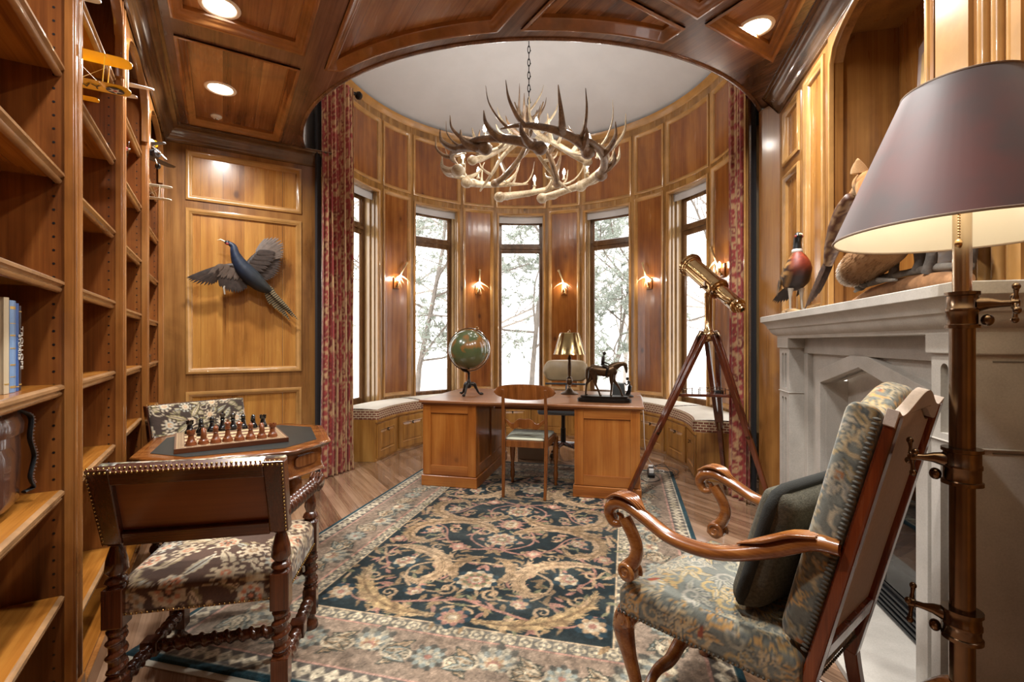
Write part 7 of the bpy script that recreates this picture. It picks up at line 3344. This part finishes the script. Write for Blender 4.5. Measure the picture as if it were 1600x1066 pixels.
# ---- fox on driftwood, with a pheasant in its jaws
fx = thing('mounted_fox', 'mounted red fox standing on driftwood on the mantel behind the lamp shade', 'mounted animal')
fx.matrix_world = FA @ T(.985, 2.02, HM)      # local +y runs away from the camera along the mantel
m = MB()
C = spline([(.02, -.28, .30), (.01, -.20, .335), (0, -.06, .325), (-.005, .06, .33), (-.005, .14, .37), (-.005, .20, .44), (0, .245, .49)], 6)
m.tube(C, [.055, .082, .078, .085, .075, .058, .052], 20)
m.ell((0, .275, .51), (.050, .062, .048), 18, 12)
m.tube(spline([(0, .30, .505), (-.01, .36, .487), (-.015, .40, .478)], 4), [.034, .022, .014], 14)
o = m.build('body', M_FUR, fx, smooth=180)


def foxcol(p, n):
    v = vnoise(p, 70, 8)[:, None]
    red = hexc('#b58a5a') * (1 - v) + hexc('#936038') * v
    pale = hexc('#d8c7a9') * (1 - v) + hexc('#b79c78') * v
    t = np.clip((-n[:, 2:3]) * 2.0 + .1, 0, 1)
    return red * (1 - t) + pale * t


plumage(o, foxcol)
for s_ in (-1, 1):
    m = MB()
    E = Vector((s_ * .032, .262, .545))
    rings = []
    for i in range(7):
        t = i / 6
        w = .034 * (1 - t ** 1.6) + .002
        c_ = E + Vector((s_ * .010 * t, -.006 * t, .062 * t))
        rings.append([c_ + Vector((w * math.cos(a), .010 * (1 - t) * math.sin(a) - .004, 0)) for a in [2 * PI * k / 10 for k in range(10)]])
    m.rings(rings)
    q = m.build('ear', M_FUR, fx, smooth=80)
    plumage(q, lambda p, n: hexc('#dcc8a8') * np.clip(.4 + n[:, 1:2], 0, 1) + hexc('#b8946a') * (1 - np.clip(.4 + n[:, 1:2], 0, 1)))
M_FLEG = plain('fox_leg_fur', '#5d564f', .9, var=.3, vscale=40, bump=.4, bscale=120)
for nm, P, rr in (('front_leg', [(-.03, .05, .28), (-.034, .0, .17), (-.034, -.01, .11), (-.034, .0, .075)], [.032, .020, .014, .018]),
                  ('front_leg', [(.0, .05, .28), (-.02, -.12, .18), (-.02, -.135, .11), (-.02, -.125, .08)], [.032, .020, .014, .018]),
                  ('hind_leg', [(-.035, -.20, .28), (-.035, -.17, .20), (-.03, -.22, .13), (-.03, -.20, .06)], [.048, .032, .014, .018]),
                  ('hind_leg', [(.035, -.22, .28), (.035, -.24, .20), (.03, -.30, .13), (.03, -.28, .06)], [.048, .032, .014, .018])):
    m = MB()
    m.tube(spline(P, 5), rr, 10)
    m.build(nm, M_FLEG, fx, smooth=80)
m = MB()
C = spline([(-.02, -.27, .31), (-.075, -.20, .25), (-.085, -.08, .185), (-.085, .06, .15), (-.085, .17, .125), (-.08, .25, .105)], 7)
m.tube(C, [.025, .052, .070, .072, .058, .014], 20)
rs = random.Random(3)
for k in range(1800):
    i = rs.randrange(2, len(C) - 2)
    t = i / (len(C) - 1)
    r_ = lerp_list([.025, .052, .070, .072, .058, .014], 101)[int(t * 100)]
    a = rs.uniform(0, 2 * PI)
    d_ = (C[i + 1] - C[i]).normalized()
    u_ = d_.orthogonal().normalized()
    w_ = d_.cross(u_)
    nn_ = u_ * math.cos(a) + w_ * math.sin(a)
    b = C[i] + nn_ * r_ * .94
    m.tube([b, b + d_ * .018 + nn_ * .004, b + d_ * .034 + nn_ * .006], [.0022, .0016, .0002], 3)
o = m.build('tail', M_FUR, fx, smooth=180)


def tailcol(p, n):
    v = vnoise(p, 60, 4)[:, None]
    a = hexc('#a9835b') * (1 - v) + hexc('#8a6340') * v
    w = hexc('#d9cfc2') + 0 * v
    t = np.clip((p[:, 1:2] - .13) / .05, 0, 1)
    k = np.clip((-p[:, 2:3] + .12 + .0 * v) * 12, 0, 1) * .5
    c = a * (1 - t) + w * t
    return c * (1 - k * (1 - t)) + hexc('#3d2e26') * k * (1 - t)


plumage(o, tailcol)
pb = thing('caught_pheasant', 'brown pheasant hanging from the fox jaws with its long tail reaching the mantel', 'mounted bird')
pb.matrix_world = FA @ T(.945, 2.42, HM)
m = MB()
C = spline([(0, -.07, .47), (0, -.01, .43), (0, .05, .36), (0, .11, .28), (0, .16, .21)], 6)
m.tube(C, [.02, .034, .040, .034, .020], 16)
o = m.build('body', M_PLUME, pb, smooth=180)
plumage(o, lambda p, n: hexc('#4a2c1a') * (vnoise(p, 110, 3)[:, None] > .45) + hexc('#7d6144') * (vnoise(p, 110, 3)[:, None] <= .45))
for k in range(5):
    m = MB()
    feather(m, (-.01 + .006 * k, .12, .25), (-.02 + .01 * k, .27 + .02 * k, -.25), .36 - .02 * k, .016, (1, 0, .3), 0, 10)
    m.build('tail_feather', plain('brown_tail', '#4a3426', .6, var=.4, vscale=50) if k == 0 else bpy.data.materials['brown_tail'], pb, smooth=60)
dw = thing('driftwood', 'large grey driftwood and stone base under the fox on the mantel', 'driftwood')
dw.matrix_world = FA @ T(.97, 2.02, HM)
m = MB()
P = spline([(.0, -.36, .02), (.0, -.20, .030), (.01, .0, .034), (.0, .18, .026), (-.01, .33, .012)], 8)
m.tube(P, [.02, .034, .038, .030, .010], 12, flat=1.0)
o = m.build('stone_base', plain('sand_stone_base', '#a1754e', .9, var=.25, vscale=20, bump=.5, bscale=60), dw)
m = MB()
m.tube(spline([(-.03, .27, .05), (-.04, .17, .065), (-.03, .08, .075), (-.01, -.06, .08), (.0, -.22, .075), (.01, -.36, .06)], 8), [.006, .013, .018, .012, .015, .008], 10)
m.tube(spline([(-.03, .08, .08), (-.06, .0, .065), (-.065, -.12, .05)], 6), [.008, .010, .004], 8)
for p_, r_ in (((-.045, .19, .060), .020), ((-.05, .145, .066), .017)):
    m.ell(p_, (r_ * .9, r_ * 1.3, r_ * .8), 12, 8)
m.build('driftwood_branch', plain('grey_driftwood', '#6d665c', .8, var=.35, vscale=25, bump=.5, bscale=50), dw)

# ---- quilled shield hanging in the niche
shd = thing('wall_shield', 'cream hide shield with dark and white quill bands hanging in the arched niche', 'wall ornament')
shd.matrix_world = FA @ T(WNP + .328, 2.56, 2.43) @ rotM('Z', R(-90)) @ rotM('X', R(90)) # x -> along +s?, y up, z to the room
def shape(k):
    pts = [(-.20, .33), (-.13, .36), (0, .385), (.13, .36), (.20, .33), (.215, .15), (.265, .0), (.20, -.15), (.08, -.27), (0, -.33), (-.08, -.27), (-.20, -.15), (-.265, .0), (-.215, .15)]
    return [(x * k, y * k) for x, y in pts]
m = MB()
m.prism(shape(1), 0, .02)
m.build('rim', plain('shield_rim', '#8f7b72', .6, var=.2), shd, smooth=0, bevel=.005)
cv = Canvas(.56, .76, 300, '#b8975f', 5)
rs = random.Random(4)
for sx in (-1, 1):
    for k in range(12):
        y = .45 + k * .022
        x = .28 + sx * (.028 + k * .0035)
        c_ = '#d9cdb2' if k % 2 else '#2e2a26'
        cv.stroke([(x - .010, y), (x + .010, y + .012)], .0075, c_)
for k in range(40):
    cv.spiral(.28 + rs.uniform(-.19, .19), .12 + rs.uniform(0, .33), rs.uniform(.02, .04), rs.uniform(0, 6), 1.2, .005, rs.choice(('#8a7a66', '#c9b894', '#6c6256', '#a88f78')))
cv.wear(.3, .05)
m = MB()
gx = [-.26 + .52 * i / 120 for i in range(121)]
sh_ = shape(.84)
m.flat(sh_, .0215)
o = m.build('hide_face', M_PAINTED, shd, smooth=0)
bm = bmesh.new()
bm.from_mesh(o.data)
bmesh.ops.subdivide_edges(bm, edges=bm.edges[:], cuts=24, use_grid_fill=True)
bm.to_mesh(o.data)
bm.free()
p = verts_np(o)
set_colors(o, cv.sample(p[:, 0] + .28, p[:, 1] + .36, wrap=False))

# ---- framed picture leaning beside the fox
pf = thing('picture_frame', 'glazed picture with a painted-in foliage reflection in a wooden frame above the mantel behind the lamp', 'picture')
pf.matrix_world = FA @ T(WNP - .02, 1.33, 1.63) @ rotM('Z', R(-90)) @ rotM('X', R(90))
m = MB()
m.sweep([(-.20, -.15), (.20, -.15), (.20, .15), (-.20, .15)], [(0, -.015), (-.035, -.015), (-.035, .012), (-.02, .018), (-.006, .01), (0, .004)])
m.build('frame', W_CHERRY, pf, smooth=30)
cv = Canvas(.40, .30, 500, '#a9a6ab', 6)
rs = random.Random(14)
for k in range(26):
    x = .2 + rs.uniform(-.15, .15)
    cv.stroke([(x, 0.02), (x + rs.uniform(-.05, .05), .15), (x + rs.uniform(-.12, .12), .29)], [.004, .001], rs.choice(('#6d4a34', '#8d8a8c', '#5b4638', '#c7c6cc')))  # reflected foliage painted into the picture as thin strokes
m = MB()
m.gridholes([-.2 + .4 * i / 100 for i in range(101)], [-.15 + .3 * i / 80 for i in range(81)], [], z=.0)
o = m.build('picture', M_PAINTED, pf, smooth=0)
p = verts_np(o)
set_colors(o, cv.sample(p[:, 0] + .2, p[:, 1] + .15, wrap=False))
# ================================================================= telescope
ts = thing('telescope', 'large polished brass telescope on a tall wooden tripod in front of the bay window', 'telescope', (1.61, 3.88, 0))
hub = Vector((0, 0, 1.37))
feet = [Vector((.885 - 1.61, 3.76 - 3.88, RUGZ)), Vector((1.96 - 1.61, 3.53 - 3.88, 0)), Vector((1.875 - 1.61, 4.16 - 3.88, 0))]
m = MB()
m.lathe([(.001, 1.30), (.03, 1.31), (.055, 1.335), (.062, 1.355), (.058, 1.38), (.04, 1.392), (.034, 1.41), (.031, 1.415), (.031, 1.66), (.034, 1.665), (.034, 1.70), (.022, 1.71), (.020, 1.745), (.001, 1.75)], 28)
m.build('pillar', M_BRASS, ts, smooth=50)
m = MB()
m.box(-.035, .035, -.012, .012, 1.735, 1.80)
m.tube([(-.05, 0, 1.755), (.05, 0, 1.755)], .009, 10)
for s_ in (-1, 1):
    m.ell((s_ * .058, 0, 1.755), (.014, .014, .014), 10, 8)
m.tube([(0, -.03, 1.70), (0, -.065, 1.70)], .006, 8)
m.ell((0, -.07, 1.70), (.014, .010, .014), 10, 8)
m.build('mount_bracket', M_BRASSD, ts, smooth=60)
for k, f in enumerate(feet):
    d_ = Vector((f.x, f.y, 0)).normalized()
    side = Vector((-d_.y, d_.x, 0))
    top = hub + d_ * .055 + Vector((0, 0, -.005))
    m = MB()
    m.tube([hub + d_ * .03, hub + d_ * .07 + Vector((0, 0, .012)), top + d_ * .04 + Vector((0, 0, -.02))], [.018, .018, .012], 8)
    m.tube([top + side * -.045 + Vector((0, 0, -.01)), top + side * .045 + Vector((0, 0, -.01))], .012, 8)
    m.build('leg_yoke', M_BRASSD, ts, smooth=60)
    low = top.lerp(f, .58)
    leg = MB()
    for s_ in (-1, 1):
        a, b = top + side * .042 * s_ + Vector((0, 0, -.01)), low + side * .014 * s_
        leg.tube([a, a.lerp(b, .5), b], [.024, .024, .022], 4, up=tuple(side + d_))
    leg.tube([low - (f - top).normalized() * .14, low, low.lerp(f, .9), f], [.022, .028, .020, .010], 4, up=tuple(side + d_))
    l = leg.build('leg', W_TRIPOD, ts, smooth=30, bevel=.003)
    m = MB()
    ln_ = (f - top).normalized()
    m.tube([low - ln_ * .05, low + ln_ * .02], .024, 10)
    m.tube([low - ln_ * .02 + side * .02, low - ln_ * .02 + side * .05], .006, 8)
    m.build('leg_clamp', M_BRASSD, l, smooth=60)
# tray with gallery
HTY = .885
tp = [(Vector((f.x, f.y, 0)) * ((1.37 - HTY) / 1.37) * 1.28) for f in feet]
ctr = sum(tp, Vector()) / 3
tri = []
for i in range(3):
    a, b = tp[i], tp[(i + 1) % 3]
    tri += [(a.lerp(b, t) + (ctr - a.lerp(b, t)) * (.10 * math.sin(PI * t) + (.0 if .1 < t < .9 else .06))) for t in (0.04, .2, .4, .6, .8, .96)]
m = MB()
m.prism([(p.x, p.y) for p in tri], HTY - .022, HTY)
ty = m.build('tray', W_TRIPOD, ts, smooth=30, bevel=.004)
m = MB()
rail = []
for p in tri:
    q = p + (ctr - p) * .06
    rail.append((q.x, q.y, HTY + .035))
    m.lathe([(.004, HTY), (.0025, HTY + .012), (.0045, HTY + .02), (.0025, HTY + .03), (.004, HTY + .04), (.001, HTY + .044)], 8, M=T(q.x, q.y, 0))
m.tube(rail, .002, 6, closed=True)
m.build('gallery_rail', M_BRASSD, ty, smooth=60)
m = MB()
m.lathe([(.001, HTY), (.035, HTY), (.035, HTY + .018), (.001, HTY + .02)], 18, M=T(ctr.x + .10, ctr.y + .02, 0))
m.build('eyepiece_case', M_BLACK, ty, smooth=50)
# tube
p_obj = Vector((1.575 - 1.61, 4.19 - 3.88, 1.985))
p_eye = Vector((1.745 - 1.61, 3.585 - 3.88, 1.545))
TM = look_M(p_eye, p_obj)
LT = (p_obj - p_eye).length
m = MB(M=TM)
m.lathe([(0.0660, .30), (0.0686, .31), (0.0845, .315), (0.0871, .325), (0.0871, .345), (0.0792, .35), (0.0792, LT - .06), (0.0871, LT - .055), (0.0884, LT - .02), (0.1030, LT - .015), (0.1056, LT), (0.0977, LT + .004), (0.0937, LT), (0.0937, LT - .04), (0.0013, LT - .045)], 40)
m.build('main_tube', M_BRASS, ts, smooth=50)
m = MB(M=TM)
m.lathe([(0.0013, .02), (0.0370, .02), (0.0396, .028), (0.0396, .05), (0.0581, .052), (0.0607, .06), (0.0607, .075), (0.0554, .08), (0.0554, .30), (0.0686, .302), (0.0713, .32), (0.0660, .33)], 36)
m.build('draw_tube', M_BRASS, ts, smooth=50)
m = MB(M=TM)
m.lathe([(0.0013, .004), (0.0158, .004), (0.0172, 0), (0.0251, 0), (0.0277, .006), (0.0290, .022), (0.0013, .022)], 24)
ey = m.build('eyepiece', M_BRASS, ts, smooth=50)
m = MB(M=TM)
m.lathe([(0.0013, .0015), (0.0178, .0010), (0.0178, .005), (0.0013, .005)], 20)
m.build('eyepiece_opening', M_BLACK, ey, smooth=50)
m = MB(M=TM)
m.tube([(.055, .0, .10), (.082, 0, .10)], .006, 8)
m.ell((.086, 0, .10), (.007, .012, .012), 10, 8)
m.build('focus_knob', M_BRASS, ts, smooth=60)

# ================================================================= winter woods outside
M_SNOW = plain('frosted_ground', '#c9c4bd', .95, var=.1, vscale=.8)
m = MB()
m.box(-26, 26, 3.0, 40, -1.2, -1.0)
o = m.build('floor_outside', M_SNOW, smooth=0)
struct(o)
M_BARK = plain('pale_bark', '#aaa39b', .95, var=.2, vscale=6)
M_BARKD = plain('grey_bark', '#827a72', .95, var=.2, vscale=6)
M_NEEDLE = plain('frosted_needles', '#a5ada3', .9, var=.2, vscale=12)


def tree(label, x, y, h, seed, dark=False, needles=False, density=1.0):
    rs = random.Random(seed)
    root = thing('winter_tree', label, 'tree', (x, y, -1.0), group='trees outside the bay windows')
    tr, tw, nd = MB(), MB(), MB()

    def grow(p, d, L, r, lvl):
        n = 4
        pts = [p]
        q = p.copy()
        dd = d.copy()
        for i in range(n):
            dd = (dd + Vector((rs.gauss(0, .12), rs.gauss(0, .12), rs.gauss(.03, .08)))).normalized()
            q = q + dd * L / n
            pts.append(q.copy())
        (tr if lvl < 2 else tw).tube(pts, [r, r * .45], 5 if lvl < 2 else 3, caps=False)
        if lvl >= 4: return
        kids = int((9 if lvl == 0 else 5 if lvl < 3 else 3) * density) + 1
        for k in range(kids):
            t = rs.uniform(.25, 1)
            i = min(n - 1, int(t * n))
            b = pts[i].lerp(pts[i + 1], t * n - i)
            nd_ = (dd * rs.uniform(.2, .7) + Vector((rs.gauss(0, 1), rs.gauss(0, 1), rs.gauss(.1, .5))).normalized()).normalized()
            grow(b, nd_, L * rs.uniform(.35, .6), r * .42, lvl + 1)
            if needles and lvl >= 2:
                for j in range(5):
                    v = (nd_ + Vector((rs.gauss(0, .6), rs.gauss(0, .6), rs.gauss(0, .6)))).normalized()
                    nd.tube([b, b + v * .10, b + v * .17], [.012, .010, .001], 3, caps=False)

    grow(Vector((0, 0, 0)), Vector((rs.uniform(-.06, .06), 0, 1)), h, h * .013, 0)
    tr.build('trunk', M_BARKD if dark else M_BARK, root, smooth=60, recalc=False)
    tw.build('twigs', M_BARKD if dark else M_BARK, root, smooth=0, recalc=False)
    if needles and nd.v: nd.build('needles', M_NEEDLE, root, smooth=0, recalc=False)
    return root


for i, (lab, x, y, h, s_, d_, nn_) in enumerate((
        ('bare tree close outside the window beside the left curtain', -7.6, 12.2, 6.5, 1, True, False),
        ('frosted pine seen through the tall window left of the globe', -2.6, 12.6, 6.5, 2, True, True),
        ('thin bare tree farther back in the window left of the globe', -3.6, 16.5, 8, 3, False, True),
        ('slim tree with slanting branches outside the centre window', .45, 12.6, 6.5, 4, True, True),
        ('pale bare tree far behind the centre window', -.7, 18.0, 9, 5, False, False),
        ('bare twiggy tree outside the window behind the horse statue', 2.6, 12.8, 4.6, 6, True, True),
        ('pale twiggy tree farther off in the same window as the desk lamp', 4.0, 17.0, 6.0, 7, False, False),
        ('bare tree outside the window behind the telescope', 5.1, 12.0, 6.5, 8, True, False),
        ('pale distant tree beyond the telescope window', 8.0, 17.0, 8, 9, False, False),
        ('pale distant tree beyond the left curtain window', -11.5, 17.5, 8, 10, False, False))):
    tree(lab, x, y, h, s_, d_, nn_, 1.0)
